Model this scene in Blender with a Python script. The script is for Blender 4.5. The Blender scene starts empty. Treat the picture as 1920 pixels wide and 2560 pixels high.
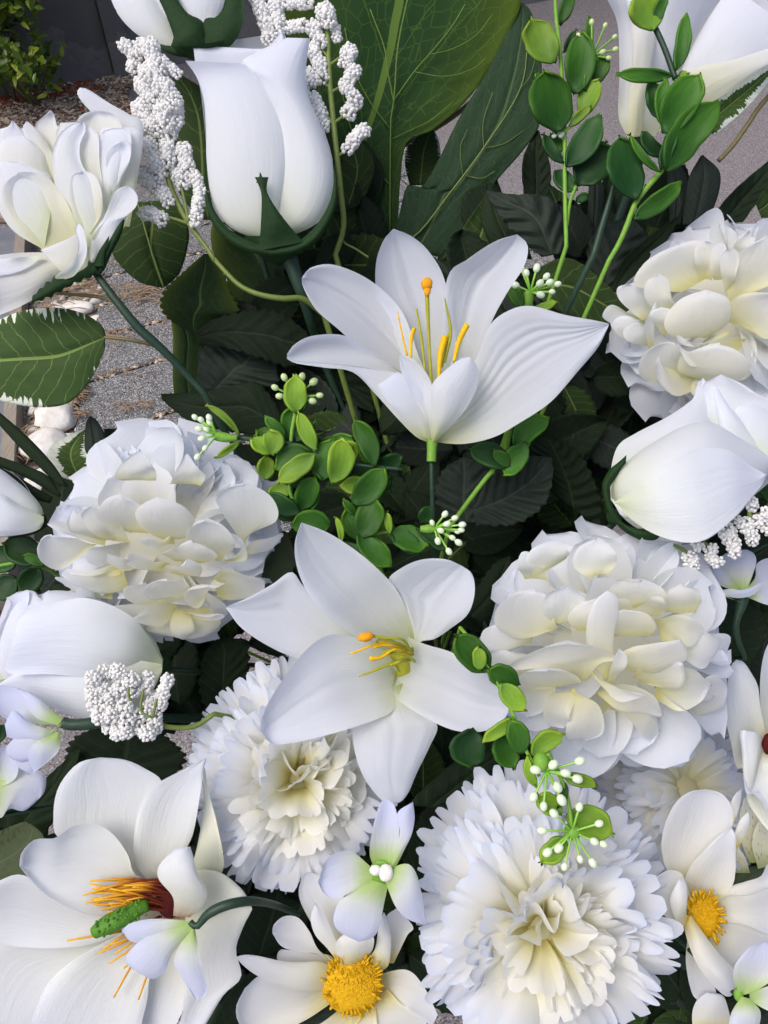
import bpy, math, random
import numpy as np
from mathutils import Vector, Matrix
rnd = random.Random(7)
nrs = np.random.RandomState(7)
R_ = math.radians
S = bpy.context.scene
C = S.collection
# ------------------------------------------------------------------ camera
FOC = 1849.0; H = 0.95; PITCH = 50.0
cam_d = bpy.data.cameras.new('camera'); cam = bpy.data.objects.new('camera', cam_d); C.objects.link(cam)
cam_d.sensor_fit = 'VERTICAL'; cam_d.sensor_height = 24.0; cam_d.lens = 24.0*FOC/2560.0
cam_d.clip_start = 0.02; cam_d.clip_end = 300
cam.location = (0, 0, H); cam.rotation_euler = (R_(90-PITCH), 0, 0)
S.camera = cam
# ------------------------------------------------------------------ sky and sun
SUN_EL, SUN_AZ = 60.0, -115.0      # azimuth: 0 = +Y (away from the camera), negative = to the left
w = bpy.data.worlds.new('World'); S.world = w; w.use_nodes = True
nt = w.node_tree; nt.nodes.clear()
sk = nt.nodes.new('ShaderNodeTexSky'); sk.sky_type = 'NISHITA'; sk.sun_disc = False
sk.sun_elevation = R_(SUN_EL); sk.sun_rotation = R_(SUN_AZ); sk.air_density = 0.7; sk.dust_density = 5.0; sk.ozone_density = 1.0
bg = nt.nodes.new('ShaderNodeBackground'); bg.inputs[1].default_value = 0.15
wo = nt.nodes.new('ShaderNodeOutputWorld')
nt.links.new(sk.outputs[0], bg.inputs[0]); nt.links.new(bg.outputs[0], wo.inputs[0])
sd = bpy.data.lights.new('sun', 'SUN'); sd.energy = 1.1; sd.angle = R_(40); sd.color = (1.0, .98, .95)
sun = bpy.data.objects.new('sun', sd); C.objects.link(sun)
a, e = R_(SUN_AZ), R_(SUN_EL)
sdir = Vector((math.sin(a)*math.cos(e), math.cos(a)*math.cos(e), math.sin(e)))
sun.rotation_euler = sdir.to_track_quat('Z', 'Y').to_euler(); sun.location = sdir*10
S.view_settings.view_transform = 'Standard'; S.view_settings.look = 'None'
S.view_settings.exposure = 0.46; S.view_settings.gamma = 1.0; S.view_settings.use_curve_mapping = False
S.cycles.max_bounces = 14; S.cycles.diffuse_bounces = 8; S.cycles.transmission_bounces = 10
S.cycles.use_denoising = True

# ------------------------------------------------------------------ space helpers
CP = np.array([0, 0, H]); pr = R_(PITCH)
RT = np.array([1.0, 0, 0]); UP = np.array([0, math.sin(pr), math.cos(pr)]); FW = np.array([0, math.cos(pr), -math.sin(pr)])
def W(px, py, d):                   # a photograph pixel at a given distance -> a point of the place
    px = np.asarray(px, float); py = np.asarray(py, float); d = np.asarray(d, float)
    x = (px-960)/FOC*d; y = (1280-py)/FOC*d
    return CP + x[..., None]*RT + y[..., None]*UP + d[..., None]*FW
def G(px, py, z=0.0):               # a photograph pixel on the ground
    r = (px-960)/FOC*RT + (1280-py)/FOC*UP + FW
    t = (z-H)/r[2]
    return CP + t*r
VW = {'F': (0, 0, .86406), 1: (0, 0, 1.72813), 2: (960, 0, 1.72813), 3: (0, 640, 1.72813), 4: (960, 640, 1.72813),
      5: (0, 1280, 1.72813), 6: (960, 1280, 1.72813), 7: (0, 1920, 1.72813), 8: (960, 1920, 1.72813),
      'A1': (0, 200, 3.4563), 'A2': (1440, 440, 3.4563), 'A3': (0, 1400, 3.4563), 'A4': (560, 1920, 3.0722),
      'A5': (1500, 1600, 3.95), 'A6': (1560, 2000, 3.95), 'A7': (1440, 1000, 3.4563), 'A8': (0, 1000, 2.3042),
      'B1': (0, 0, 3.4563), 'B2': (1320, 0, 2.765), 'B3': (400, 600, 2.765), 'B4': (560, 1280, 2.2419),
      'B5': (500, 1640, 2.765), 'B6': (1000, 1900, 2.1829), 'B7': (1080, 480, 2.7646), 'B8': (0, 640, 3.4563), 'S': (0, 0, 1.0)}
def V(view, pts):
    ox, oy, s = VW[view]
    p = np.array(pts, float)[:, :2]
    return np.column_stack([ox+p[:, 0]/s, oy+p[:, 1]/s])
def spline(P, n):                   # Catmull-Rom, resampled evenly along its length
    P = np.asarray(P, float)
    if len(P) == 2:
        t = np.linspace(0, 1, n)[:, None]; return P[0]*(1-t)+P[1]*t
    Q = np.vstack([2*P[0]-P[1], P, 2*P[-1]-P[-2]]); out = []
    for i in range(1, len(Q)-2):
        t = np.linspace(0, 1, 14, endpoint=False)[:, None]
        a, b, c, d = Q[i-1], Q[i], Q[i+1], Q[i+2]
        out.append(.5*((2*b)+(-a+c)*t+(2*a-5*b+4*c-d)*t*t+(-a+3*b-3*c+d)*t**3))
    out = np.vstack(out+[P[-1:]])
    s = np.r_[0, np.cumsum(np.linalg.norm(np.diff(out, axis=0), axis=1))]
    q = np.linspace(0, s[-1], n)
    return np.column_stack([np.interp(q, s, out[:, k]) for k in range(out.shape[1])])

# ------------------------------------------------------------------ mesh collecting
class MB:
    def __init__(s): s.v = []; s.f = []; s.uv = []; s.n = 0
    def add(s, verts, faces, uvs=None):
        verts = np.asarray(verts, float)
        s.v.append(verts)
        s.f += [tuple(int(i)+s.n for i in f) for f in faces]
        s.uv.append(np.zeros((len(verts), 2)) if uvs is None else np.asarray(uvs, float))
        s.n += len(verts)
    def mesh(s, name, m, origin=None, inv=None, flat=False):
        v = np.vstack(s.v)
        if origin is not None: v = v-origin
        me = bpy.data.meshes.new(name); me.from_pydata(v.tolist(), [], s.f)
        uv = np.vstack(s.uv); l = me.uv_layers.new(name='UVMap')
        idx = np.empty(len(me.loops), np.int32); me.loops.foreach_get('vertex_index', idx)
        l.data.foreach_set('uv', uv[idx].astype(np.float32).ravel())
        if not flat: me.polygons.foreach_set('use_smooth', [True]*len(me.polygons))
        me.materials.append(m); me.update(); return me
def link(name, me, parent=None, loc=None):
    o = bpy.data.objects.new(name, me); C.objects.link(o)
    if parent is not None: o.parent = parent
    if loc is not None: o.location = loc
    return o
def shell(mb, A, t, uv=None):       # a grid of points as a sheet of thickness t
    n, m = A.shape[:2]
    if t <= 0:                      # cloth petals are a single sheet, lit through
        if uv is None:
            vv, uu = np.meshgrid(np.linspace(0, 1, n), np.linspace(0, 1, m), indexing='ij'); uv = np.dstack([uu, vv])
        mb.add(A.reshape(-1, 3), [(i*m+j, i*m+j+1, i*m+m+j+1, i*m+m+j) for i in range(n-1) for j in range(m-1)], uv.reshape(-1, 2)); return
    du = np.gradient(A, axis=1); dv = np.gradient(A, axis=0)
    N = np.cross(du, dv); L = np.linalg.norm(N, axis=2, keepdims=True)
    bad = (L[..., 0] < 1e-14); N = N/np.maximum(L, 1e-14)
    if bad.any(): N[bad] = N[~bad].mean(0) if (~bad).any() else (0, 0, 1)
    B = A-N*t
    if uv is None:
        vv, uu = np.meshgrid(np.linspace(0, 1, n), np.linspace(0, 1, m), indexing='ij'); uv = np.dstack([uu, vv])
    V_ = np.vstack([A.reshape(-1, 3), B.reshape(-1, 3)]); U_ = np.vstack([uv.reshape(-1, 2)]*2)
    K = n*m; f = []
    for i in range(n-1):
        for j in range(m-1):
            a = i*m+j; f.append((a, a+1, a+m+1, a+m)); f.append((K+a, K+a+m, K+a+m+1, K+a+1))
    for i in range(n-1):
        a = i*m; f.append((a, a+m, K+a+m, K+a)); a = i*m+m-1; f.append((a, K+a, K+a+m, a+m))
    for j in range(m-1):
        a = j; f.append((a, K+a, K+a+1, a+1)); a = (n-1)*m+j; f.append((a, a+1, K+a+1, K+a))
    mb.add(V_, f, U_)
def tube(mb, P, r, k=8, caps=True):
    P = np.asarray(P, float); n = len(P); r = np.broadcast_to(np.asarray(r, float), (n,))
    T = np.gradient(P, axis=0); T /= np.linalg.norm(T, axis=1, keepdims=True)+1e-12
    u = np.cross(T[0], [0.3, 0.5, 0.81]); u /= np.linalg.norm(u)
    V_ = []; U_ = []
    for i in range(n):
        u = u-T[i]*np.dot(u, T[i]); u /= np.linalg.norm(u); w_ = np.cross(T[i], u)
        for j in range(k):
            a = 2*math.pi*j/k; V_.append(P[i]+r[i]*(math.cos(a)*u+math.sin(a)*w_)); U_.append((j/k, i/(n-1)))
    f = [(i*k+j, i*k+(j+1) % k, (i+1)*k+(j+1) % k, (i+1)*k+j) for i in range(n-1) for j in range(k)]
    if caps: f += [tuple(range(k))[::-1], tuple((n-1)*k+j for j in range(k))]
    mb.add(V_, f, U_)
g_ = (1+5**.5)/2
ICO_V = np.array([(-1, g_, 0), (1, g_, 0), (-1, -g_, 0), (1, -g_, 0), (0, -1, g_), (0, 1, g_), (0, -1, -g_), (0, 1, -g_), (g_, 0, -1), (g_, 0, 1), (-g_, 0, -1), (-g_, 0, 1)])
ICO_V /= np.linalg.norm(ICO_V[0])
ICO_F = [(0, 11, 5), (0, 5, 1), (0, 1, 7), (0, 7, 10), (0, 10, 11), (1, 5, 9), (5, 11, 4), (11, 10, 2), (10, 7, 6), (7, 1, 8), (3, 9, 4), (3, 4, 2), (3, 2, 6), (3, 6, 8), (3, 8, 9), (4, 9, 5), (2, 4, 11), (6, 2, 10), (8, 6, 7), (9, 8, 1)]
def subdiv(Vv, Ff):
    Vv = [tuple(x) for x in Vv]; c = {}; out = []
    def mid(a, b):
        k = (min(a, b), max(a, b))
        if k not in c:
            p = np.array(Vv[a])+np.array(Vv[b]); p /= np.linalg.norm(p); Vv.append(tuple(p)); c[k] = len(Vv)-1
        return c[k]
    for a, b, d in Ff:
        x, y, z = mid(a, b), mid(b, d), mid(d, a); out += [(a, x, z), (b, y, x), (d, z, y), (x, y, z)]
    return np.array(Vv), out
ICO1_V, ICO1_F = subdiv(ICO_V, ICO_F); ICO2_V, ICO2_F = subdiv(ICO1_V, ICO1_F); ICO3_V, ICO3_F = subdiv(ICO2_V, ICO2_F)
def ball(mb, c, r, lvl=1, sq=None, M=None):
    v, f = ((ICO_V, ICO_F), (ICO1_V, ICO1_F), (ICO2_V, ICO2_F), (ICO3_V, ICO3_F))[lvl]
    v = v*r if np.isscalar(r) else v*np.asarray(r)
    if M is not None: v = v@M.T
    mb.add(v+np.asarray(c), f, np.tile((.5, .5), (len(v), 1)))
CAMF = np.column_stack([RT, UP, -FW])        # camera-facing frame as columns

# ------------------------------------------------------------------ materials
def new_mat(name):
    m = bpy.data.materials.new(name); m.use_nodes = True; m.node_tree.nodes.clear()
    return m, m.node_tree.nodes, m.node_tree.links
def nd(ns, t, **k):
    n = ns.new(t)
    for a_, b_ in k.items(): setattr(n, a_, b_)
    return n
def math_(ns, ls, op, a_, b_=None):
    n = ns.new('ShaderNodeMath'); n.operation = op
    for i, x in enumerate((a_, b_)):
        if x is None: continue
        if isinstance(x, (int, float)): n.inputs[i].default_value = x
        else: ls.new(x, n.inputs[i])
    return n.outputs[0]
def ramp(ns, ls, fac, stops):
    n = ns.new('ShaderNodeValToRGB'); el = n.color_ramp.elements
    while len(el) < len(stops): el.new(.5)
    for e_, (p, c) in zip(el, stops): e_.position = p; e_.color = (*c, 1)
    ls.new(fac, n.inputs[0]); return n.outputs[0]
def mixc(ns, ls, f, a_, b_, mode='MIX'):
    n = ns.new('ShaderNodeMix'); n.data_type = 'RGBA'; n.blend_type = mode
    for i, x in ((0, f), (6, a_), (7, b_)):
        if isinstance(x, (int, float)): n.inputs[i].default_value = x
        elif isinstance(x, tuple): n.inputs[i].default_value = (*x, 1)
        else: ls.new(x, n.inputs[i])
    return n.outputs[2]
def finish(m, ns, ls, col, rough=.6, spec=.3, transl=0., tcol=None, bump=None, bstr=.3, bdist=.001, sheen=0.):
    p = ns.new('ShaderNodeBsdfPrincipled'); p.inputs['Roughness'].default_value = rough
    p.inputs['Specular IOR Level'].default_value = spec
    if sheen: p.inputs['Sheen Weight'].default_value = sheen
    if isinstance(col, tuple): p.inputs['Base Color'].default_value = (*col, 1)
    else: ls.new(col, p.inputs['Base Color'])
    o = ns.new('ShaderNodeOutputMaterial'); out = p.outputs[0]
    bn = None
    if bump is not None:
        bn = ns.new('ShaderNodeBump'); bn.inputs['Strength'].default_value = bstr; bn.inputs['Distance'].default_value = bdist
        ls.new(bump, bn.inputs['Height']); ls.new(bn.outputs[0], p.inputs['Normal'])
    if transl:
        t = ns.new('ShaderNodeBsdfTranslucent')
        tc = tcol if tcol is not None else col
        if isinstance(tc, tuple): t.inputs[0].default_value = (*tc, 1)
        else: ls.new(tc, t.inputs[0])
        mx = ns.new('ShaderNodeMixShader'); mx.inputs[0].default_value = transl
        ls.new(p.outputs[0], mx.inputs[1]); ls.new(t.outputs[0], mx.inputs[2]); out = mx.outputs[0]
    ls.new(out, o.inputs[0]); return m
def uvs(ns, ls):
    t = ns.new('ShaderNodeUVMap'); s = ns.new('ShaderNodeSeparateXYZ'); ls.new(t.outputs[0], s.inputs[0])
    return t.outputs[0], s.outputs[0], s.outputs[1]
def noise(ns, ls, vec, scale, detail=3, rough=.5):
    n = ns.new('ShaderNodeTexNoise'); n.inputs['Scale'].default_value = scale; n.inputs['Detail'].default_value = detail
    n.inputs['Roughness'].default_value = rough
    if vec is not None: ls.new(vec, n.inputs['Vector'])
    return n.outputs[0]
def vscale(ns, ls, vec, s):
    n = ns.new('ShaderNodeMapping'); n.inputs['Scale'].default_value = s; ls.new(vec, n.inputs[0]); return n.outputs[0]
def petal_mat(name, stops, transl=.3, fib=60, rough=.75, wob=.12, stripes=None):
    m, ns, ls = new_mat(name); uv, u, v = uvs(ns, ls)
    tc = ns.new('ShaderNodeTexCoord')
    n1 = noise(ns, ls, vscale(ns, ls, uv, (5, 2, 1)), 1.5)
    f = math_(ns, ls, 'ADD', v, math_(ns, ls, 'MULTIPLY', math_(ns, ls, 'SUBTRACT', n1, .5), wob))
    c = ramp(ns, ls, f, stops)
    fb = noise(ns, ls, vscale(ns, ls, uv, (fib, 3, 1)), 1.0, 3, .6)
    c = mixc(ns, ls, math_(ns, ls, 'MULTIPLY', fb, .09), c, (.60, .63, .66), 'MIX')
    oi = ns.new('ShaderNodeObjectInfo')
    c = mixc(ns, ls, math_(ns, ls, 'MULTIPLY', oi.outputs['Random'], .12), c, (.72, .75, .78))
    if stripes:
        sv = ns.new('ShaderNodeTexVoronoi'); sv.inputs['Scale'].default_value = 1.0
        ls.new(vscale(ns, ls, uv, (26, 5, 1)), sv.inputs['Vector'])
        c = mixc(ns, ls, math_(ns, ls, 'LESS_THAN', sv.outputs['Distance'], .17), c, stripes)
    cl = noise(ns, ls, tc.outputs['Object'], 900, 2)
    b = math_(ns, ls, 'ADD', math_(ns, ls, 'MULTIPLY', fb, 1.0), math_(ns, ls, 'MULTIPLY', cl, .35))
    lg = noise(ns, ls, vscale(ns, ls, uv, (9, 2.2, 1)), 1.0, 4, .65)
    b = math_(ns, ls, 'ADD', b, math_(ns, ls, 'MULTIPLY', lg, 2.2))
    return finish(m, ns, ls, c, rough, .12, transl, None, b, .32, .0008, .15)
WH = (.79, .81, .86); CR = (.84, .83, .75)
M = {}
M['lily'] = petal_mat('lily_petal_cloth', [(0, (.42, .47, .13)), (.10, (.62, .66, .42)), (.26, (.76, .79, .76)), (.5, (.77, .80, .87)), (1, (.75, .79, .91))], 0.5)
M['rose'] = petal_mat('rose_petal_cloth', [(0, (.66, .72, .44)), (.12, (.77, .81, .68)), (.35, (.79, .82, .84)), (1, (.77, .80, .91))], 0.45, 40)
M['rosein'] = petal_mat('rose_inner_cloth', [(0, (.74, .74, .42)), (.3, (.82, .82, .64)), (.6, (.84, .84, .78)), (1, (.80, .82, .90))], 0.5, 40)
M['mum'] = petal_mat('dahlia_petal_cloth', [(0, (.68, .64, .24)), (.15, (.82, .81, .60)), (.42, (.85, .86, .82)), (.8, (.83, .86, .91)), (1, (.80, .84, .94))], 0.52, 40)
M['carn'] = petal_mat('carnation_petal_cloth', [(0, (.50, .42, .08)), (.2, (.72, .66, .26)), (.45, (.84, .82, .62)), (.75, (.85, .85, .82)), (.93, (.80, .83, .90)), (1, (.74, .80, .94))], 0.52, 70)
M['mumin'] = petal_mat('dahlia_inner_cloth', [(0, (.72, .66, .22)), (.17, (.85, .82, .50)), (.45, (.87, .86, .75)), (.8, (.85, .86, .88)), (1, (.83, .86, .91))], .58, 40)
M['carnin'] = petal_mat('carnation_inner_cloth', [(0, (.42, .34, .05)), (.3, (.66, .58, .14)), (.55, (.83, .80, .50)), (.8, (.87, .86, .76)), (1, (.86, .86, .84))], .5, 70)
M['mag'] = petal_mat('magnolia_petal_cloth', [(0, (.40, .22, .12)), (.06, (.66, .55, .34)), (.16, (.76, .76, .62)), (.42, (.78, .80, .77)), (1, (.74, .78, .87))], 0.42, 50)
M['magback'] = petal_mat('magnolia_outer_cloth', [(0, (.60, .62, .36)), (.5, (.70, .70, .56)), (1, (.72, .73, .66))], .22, 50)
M['anem'] = petal_mat('anemone_petal_cloth', [(0, (.60, .44, .06)), (.14, (.76, .68, .30)), (.32, (.82, .81, .70)), (.7, (.80, .81, .82)), (1, (.78, .81, .88))], 0.45, 45)
M['lav'] = petal_mat('floret_petal_cloth', [(0, (.38, .58, .10)), (.18, (.52, .68, .26)), (.36, (.74, .78, .74)), (.6, (.70, .74, .92)), (1, (.64, .69, .92))], 0.5, 40)
M['alst'] = petal_mat('striped_petal_cloth', [(0, (.36, .40, .12)), (.3, (.66, .66, .44)), (1, (.72, .73, .62))], .2, 50, stripes=(.22, .02, .03))
def plain(name, col, rough=.5, spec=.4, transl=0., var=.3, sc=400, bstr=.2, var2=None):
    m, ns, ls = new_mat(name); tc = ns.new('ShaderNodeTexCoord')
    n = noise(ns, ls, tc.outputs['Object'], sc, 4)
    c = mixc(ns, ls, n, tuple(x*(1-var) for x in col), var2 or tuple(min(1, x*(1+var)) for x in col))
    return finish(m, ns, ls, c, rough, spec, transl, None, n, bstr, .0008)
M['foam'] = plain('white_foam_bead', (.85, .85, .84), .9, .05, .35, .02, 60, .0)
M['stem'] = plain('dark_green_stem', (.014, .040, .022), .5, .4)
M['stemlight'] = plain('olive_stem', (.13, .18, .035), .5, .4)
M['veinl'] = plain('leaf_vein', (.10, .16, .03), .6, .2)
M['stembrown'] = plain('brown_green_stem', (.14, .12, .045), .5, .4)
M['pistil'] = plain('cream_pistil', (.72, .70, .64), .6, .2)
M['orange'] = plain('orange_anther', (.75, .33, .012), .7, .2, .1, .3)
M['yellow'] = plain('yellow_anther', (.74, .45, .012), .7, .2, .1, .3)
M['olive'] = plain('olive_filament', (.36, .36, .03), .6, .2, .1, .3)
M['gold'] = plain('golden_stamen', (.62, .36, .012), .85, .1, .1, .5, 900, .6)
M['bract'] = plain('maroon_centre', (.055, .008, .007), .8, .1, 0, .4)
M['cone'] = plain('green_cone', (.07, .20, .015), .6, .3, 0, .35, 500, .5)
M['calyx'] = plain('calyx_cloth', (.012, .036, .010), .75, .2, .08, .35, 350, .4)
M['calyxlight'] = plain('light_calyx_plastic', (.16, .34, .04), .5, .3, .1, .3)
M['pot'] = plain('dark_ceramic', (.03, .03, .035), .35, .5)
# stamens that go from maroon to yellow along their length
m, ns, ls = new_mat('magnolia_stamen'); uv, u, v = uvs(ns, ls)
M['magst'] = finish(m, ns, ls, ramp(ns, ls, v, [(0, (.10, .012, .01)), (.4, (.20, .035, .012)), (.62, (.55, .24, .012)), (1, (.70, .40, .03))]), .6, .2, .08)
# berries: green stalk, white head
m, ns, ls = new_mat('berry_plastic'); uv, u, v = uvs(ns, ls)
M['berry'] = finish(m, ns, ls, ramp(ns, ls, v, [(0, (.16, .44, .03)), (.5, (.30, .60, .08)), (.82, (.50, .74, .26)), (1, (.76, .86, .66))]), .35, .45, .25)
M['berrygreen'] = finish(*(lambda m_, ns_, ls_: (m_, ns_, ls_, ramp(ns_, ls_, uvs(ns_, ls_)[2], [(0, (.10, .30, .03)), (.7, (.24, .48, .07)), (1, (.58, .72, .36))])))(*new_mat('green_berry_plastic')), .35, .45, .25)
def leaf_mat(name, c_in, c_out, vein, nveins=9, slant=.45, vw=.06, transl=.12, rough=.55, spec=.3, net=0., edge=None, tipc=None, sheen=0., vary=None):
    """midrib and side veins laid out by the blade's own width and length"""
    m, ns, ls = new_mat(name); uv, u, v = uvs(ns, ls)
    a_ = math_(ns, ls, 'ABSOLUTE', math_(ns, ls, 'SUBTRACT', u, .5))
    nz = noise(ns, ls, vscale(ns, ls, uv, (3, 4, 1)), 2.0, 3)
    v2 = math_(ns, ls, 'ADD', v, math_(ns, ls, 'MULTIPLY', math_(ns, ls, 'SUBTRACT', nz, .5), .08))
    ph = math_(ns, ls, 'FRACT', math_(ns, ls, 'MULTIPLY', math_(ns, ls, 'SUBTRACT', v2, math_(ns, ls, 'MULTIPLY', a_, slant)), float(nveins)))
    d = math_(ns, ls, 'ABSOLUTE', math_(ns, ls, 'SUBTRACT', ph, .5))
    side = math_(ns, ls, 'MULTIPLY', math_(ns, ls, 'LESS_THAN', d, vw), .55)
    mid = math_(ns, ls, 'LESS_THAN', a_, .018)
    vm = math_(ns, ls, 'MAXIMUM', side, mid)
    if net:
        vo = ns.new('ShaderNodeTexVoronoi'); vo.feature = 'DISTANCE_TO_EDGE'; vo.inputs['Scale'].default_value = 1
        wn_ = ns.new('ShaderNodeTexNoise'); wn_.inputs['Scale'].default_value = 7; wn_.inputs['Detail'].default_value = 2; ls.new(uv, wn_.inputs['Vector'])
        va = ns.new('ShaderNodeVectorMath'); va.operation = 'MULTIPLY_ADD'; ls.new(wn_.outputs['Color'], va.inputs[0]); va.inputs[1].default_value = (.9, .9, 0); ls.new(vscale(ns, ls, uv, (net, net*1.5, 1)), va.inputs[2])
        ls.new(va.outputs[0], vo.inputs['Vector'])
        vm = math_(ns, ls, 'MAXIMUM', vm, math_(ns, ls, 'MULTIPLY', math_(ns, ls, 'LESS_THAN', vo.outputs['Distance'], .022), .32))
    n2 = noise(ns, ls, vscale(ns, ls, uv, (6, 6, 1)), 2.0, 4)
    c = mixc(ns, ls, n2, c_in, c_out)
    if edge:
        ef = math_(ns, ls, 'MULTIPLY', math_(ns, ls, 'POWER', math_(ns, ls, 'MULTIPLY', a_, 2.0), 3.0), math_(ns, ls, 'MULTIPLY', v, 1.3))
        c = mixc(ns, ls, ef, c, edge)
    if vary:      # white margin with a ragged green middle
        sp = noise(ns, ls, vscale(ns, ls, uv, (3, 40, 1)), 1.0, 3)
        q = math_(ns, ls, 'ADD', a_, math_(ns, ls, 'MULTIPLY', math_(ns, ls, 'SUBTRACT', sp, .5), .55))
        q = math_(ns, ls, 'ADD', q, math_(ns, ls, 'MULTIPLY', v, vary[1]))
        q = math_(ns, ls, 'ADD', q, math_(ns, ls, 'MULTIPLY', math_(ns, ls, 'SUBTRACT', noise(ns, ls, vscale(ns, ls, uv, (1, 3, 1)), 1.3, 2), .5), .55))
        c = mixc(ns, ls, math_(ns, ls, 'GREATER_THAN', q, vary[2]), c, vary[0])
    c = mixc(ns, ls, vm, c, vein)
    oi = ns.new('ShaderNodeObjectInfo')
    hs = ns.new('ShaderNodeHueSaturation'); ls.new(c, hs.inputs['Color'])
    ls.new(math_(ns, ls, 'ADD', math_(ns, ls, 'MULTIPLY', oi.outputs['Random'], .5), .75), hs.inputs['Value'])
    b = math_(ns, ls, 'ADD', math_(ns, ls, 'MULTIPLY', vm, -.8), n2)
    return finish(m, ns, ls, hs.outputs[0], min(.85, rough+.15), spec*.5, transl*.6, None, b, .4, .0006, sheen)
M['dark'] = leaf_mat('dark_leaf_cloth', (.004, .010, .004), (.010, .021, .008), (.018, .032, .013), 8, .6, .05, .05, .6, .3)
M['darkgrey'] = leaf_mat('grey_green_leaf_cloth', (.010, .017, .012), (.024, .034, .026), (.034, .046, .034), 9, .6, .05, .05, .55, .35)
M['olivel'] = leaf_mat('olive_leaf_cloth', (.05, .07, .032), (.085, .105, .06), (.09, .11, .06), 8, .5, .03, .10, .7, .2)
M['mon'] = leaf_mat('split_leaf_cloth', (.008, .026, .008), (.016, .044, .012), (.065, .115, .022), 5, 1.1, .014, .14, .6, .16, net=15, edge=(.055, .085, .006))
M['mon2'] = leaf_mat('split_leaf_lobe_cloth', (.013, .032, .016), (.026, .052, .026), (.06, .10, .04), 7, .9, .016, .12, .6, .2, net=13)
M['ivy'] = leaf_mat('ivy_leaf_cloth', (.009, .025, .009), (.018, .040, .013), (.06, .095, .028), 5, 1.2, .018, .12, .6, .2, net=9, edge=(.08, .11, .015))
M['rib'] = leaf_mat('ribbed_leaf_cloth', (.016, .036, .009), (.030, .054, .014), (.11, .16, .045), 8, .35, .028, .10, .6, .25)
M['var'] = leaf_mat('variegated_leaf_cloth', (.025, .055, .015), (.05, .085, .025), (.15, .22, .06), 11, .35, .03, .12, .6, .25, vary=((.54, .58, .49), .14, .56))
M['var2'] = leaf_mat('pale_variegated_leaf_cloth', (.03, .065, .015), (.06, .10, .025), (.15, .22, .06), 11, .35, .03, .12, .6, .25, vary=((.62, .66, .56), .30, .42))
def plastic(name, c0, c1, c2):
    m, ns, ls = new_mat(name); uv, u, v = uvs(ns, ls)
    a_ = math_(ns, ls, 'MULTIPLY', math_(ns, ls, 'ABSOLUTE', math_(ns, ls, 'SUBTRACT', u, .5)), 2.0)
    n = noise(ns, ls, vscale(ns, ls, uv, (4, 3, 1)), 1.6, 3)
    f = math_(ns, ls, 'ADD', math_(ns, ls, 'MULTIPLY', v, .6), math_(ns, ls, 'MULTIPLY', math_(ns, ls, 'POWER', a_, 6.0), .22))
    f = math_(ns, ls, 'ADD', f, math_(ns, ls, 'MULTIPLY', math_(ns, ls, 'SUBTRACT', n, .5), .5))
    c = ramp(ns, ls, f, [(0, c0), (.5, c1), (1, c2)])
    oi = ns.new('ShaderNodeObjectInfo'); hs = ns.new('ShaderNodeHueSaturation'); ls.new(c, hs.inputs['Color'])
    ls.new(math_(ns, ls, 'ADD', math_(ns, ls, 'MULTIPLY', oi.outputs['Random'], .5), .75), hs.inputs['Value'])
    fb = noise(ns, ls, vscale(ns, ls, uv, (16, 2, 1)), 1.2, 3)
    return finish(m, ns, ls, hs.outputs[0], .5, .25, .14, None, fb, .35, .0006)
M['gp'] = plastic('green_plastic_leaf', (.012, .060, .006), (.036, .125, .008), (.12, .25, .012))
M['gd'] = plastic('deep_green_plastic_leaf', (.006, .034, .008), (.015, .062, .010), (.05, .14, .015))
M['gl'] = plastic('lime_plastic_leaf', (.09, .20, .022), (.17, .30, .022), (.30, .42, .035))

# ------------------------------------------------------------------ things
CUR = {}
def thing(name, label, cat, x, y, d, group=None, view='S', frame=False, tilt=(0, 0)):
    """an Empty at the thing's place; its parts hang on it"""
    p = V(view, [(x, y)])[0]
    o = bpy.data.objects.new(name, None); C.objects.link(o); loc = W(p[0], p[1], d)
    o.empty_display_size = .01; o['label'] = label; o['category'] = cat
    if group: o['group'] = group
    o.location = loc
    CUR.update(o=o, d=d, loc=loc, px=d/FOC)
    if frame:
        Mx = Matrix(CAMF.tolist()) @ Matrix.Rotation(R_(tilt[0]), 3, 'X') @ Matrix.Rotation(R_(tilt[1]), 3, 'Y')
        o.rotation_euler = Mx.to_euler()
        CUR['rot'] = Mx
    return o
def prof(z, n):
    if np.isscalar(z): z = [z, z]
    z = np.asarray(z, float); return np.interp(np.linspace(0, 1, n), np.linspace(0, 1, len(z)), z)
def smooth(z):
    k = np.array([1, 2, 3, 2, 1.])/9; p = np.pad(z, 2, mode='edge'); return np.convolve(p, k, 'valid')
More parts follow.
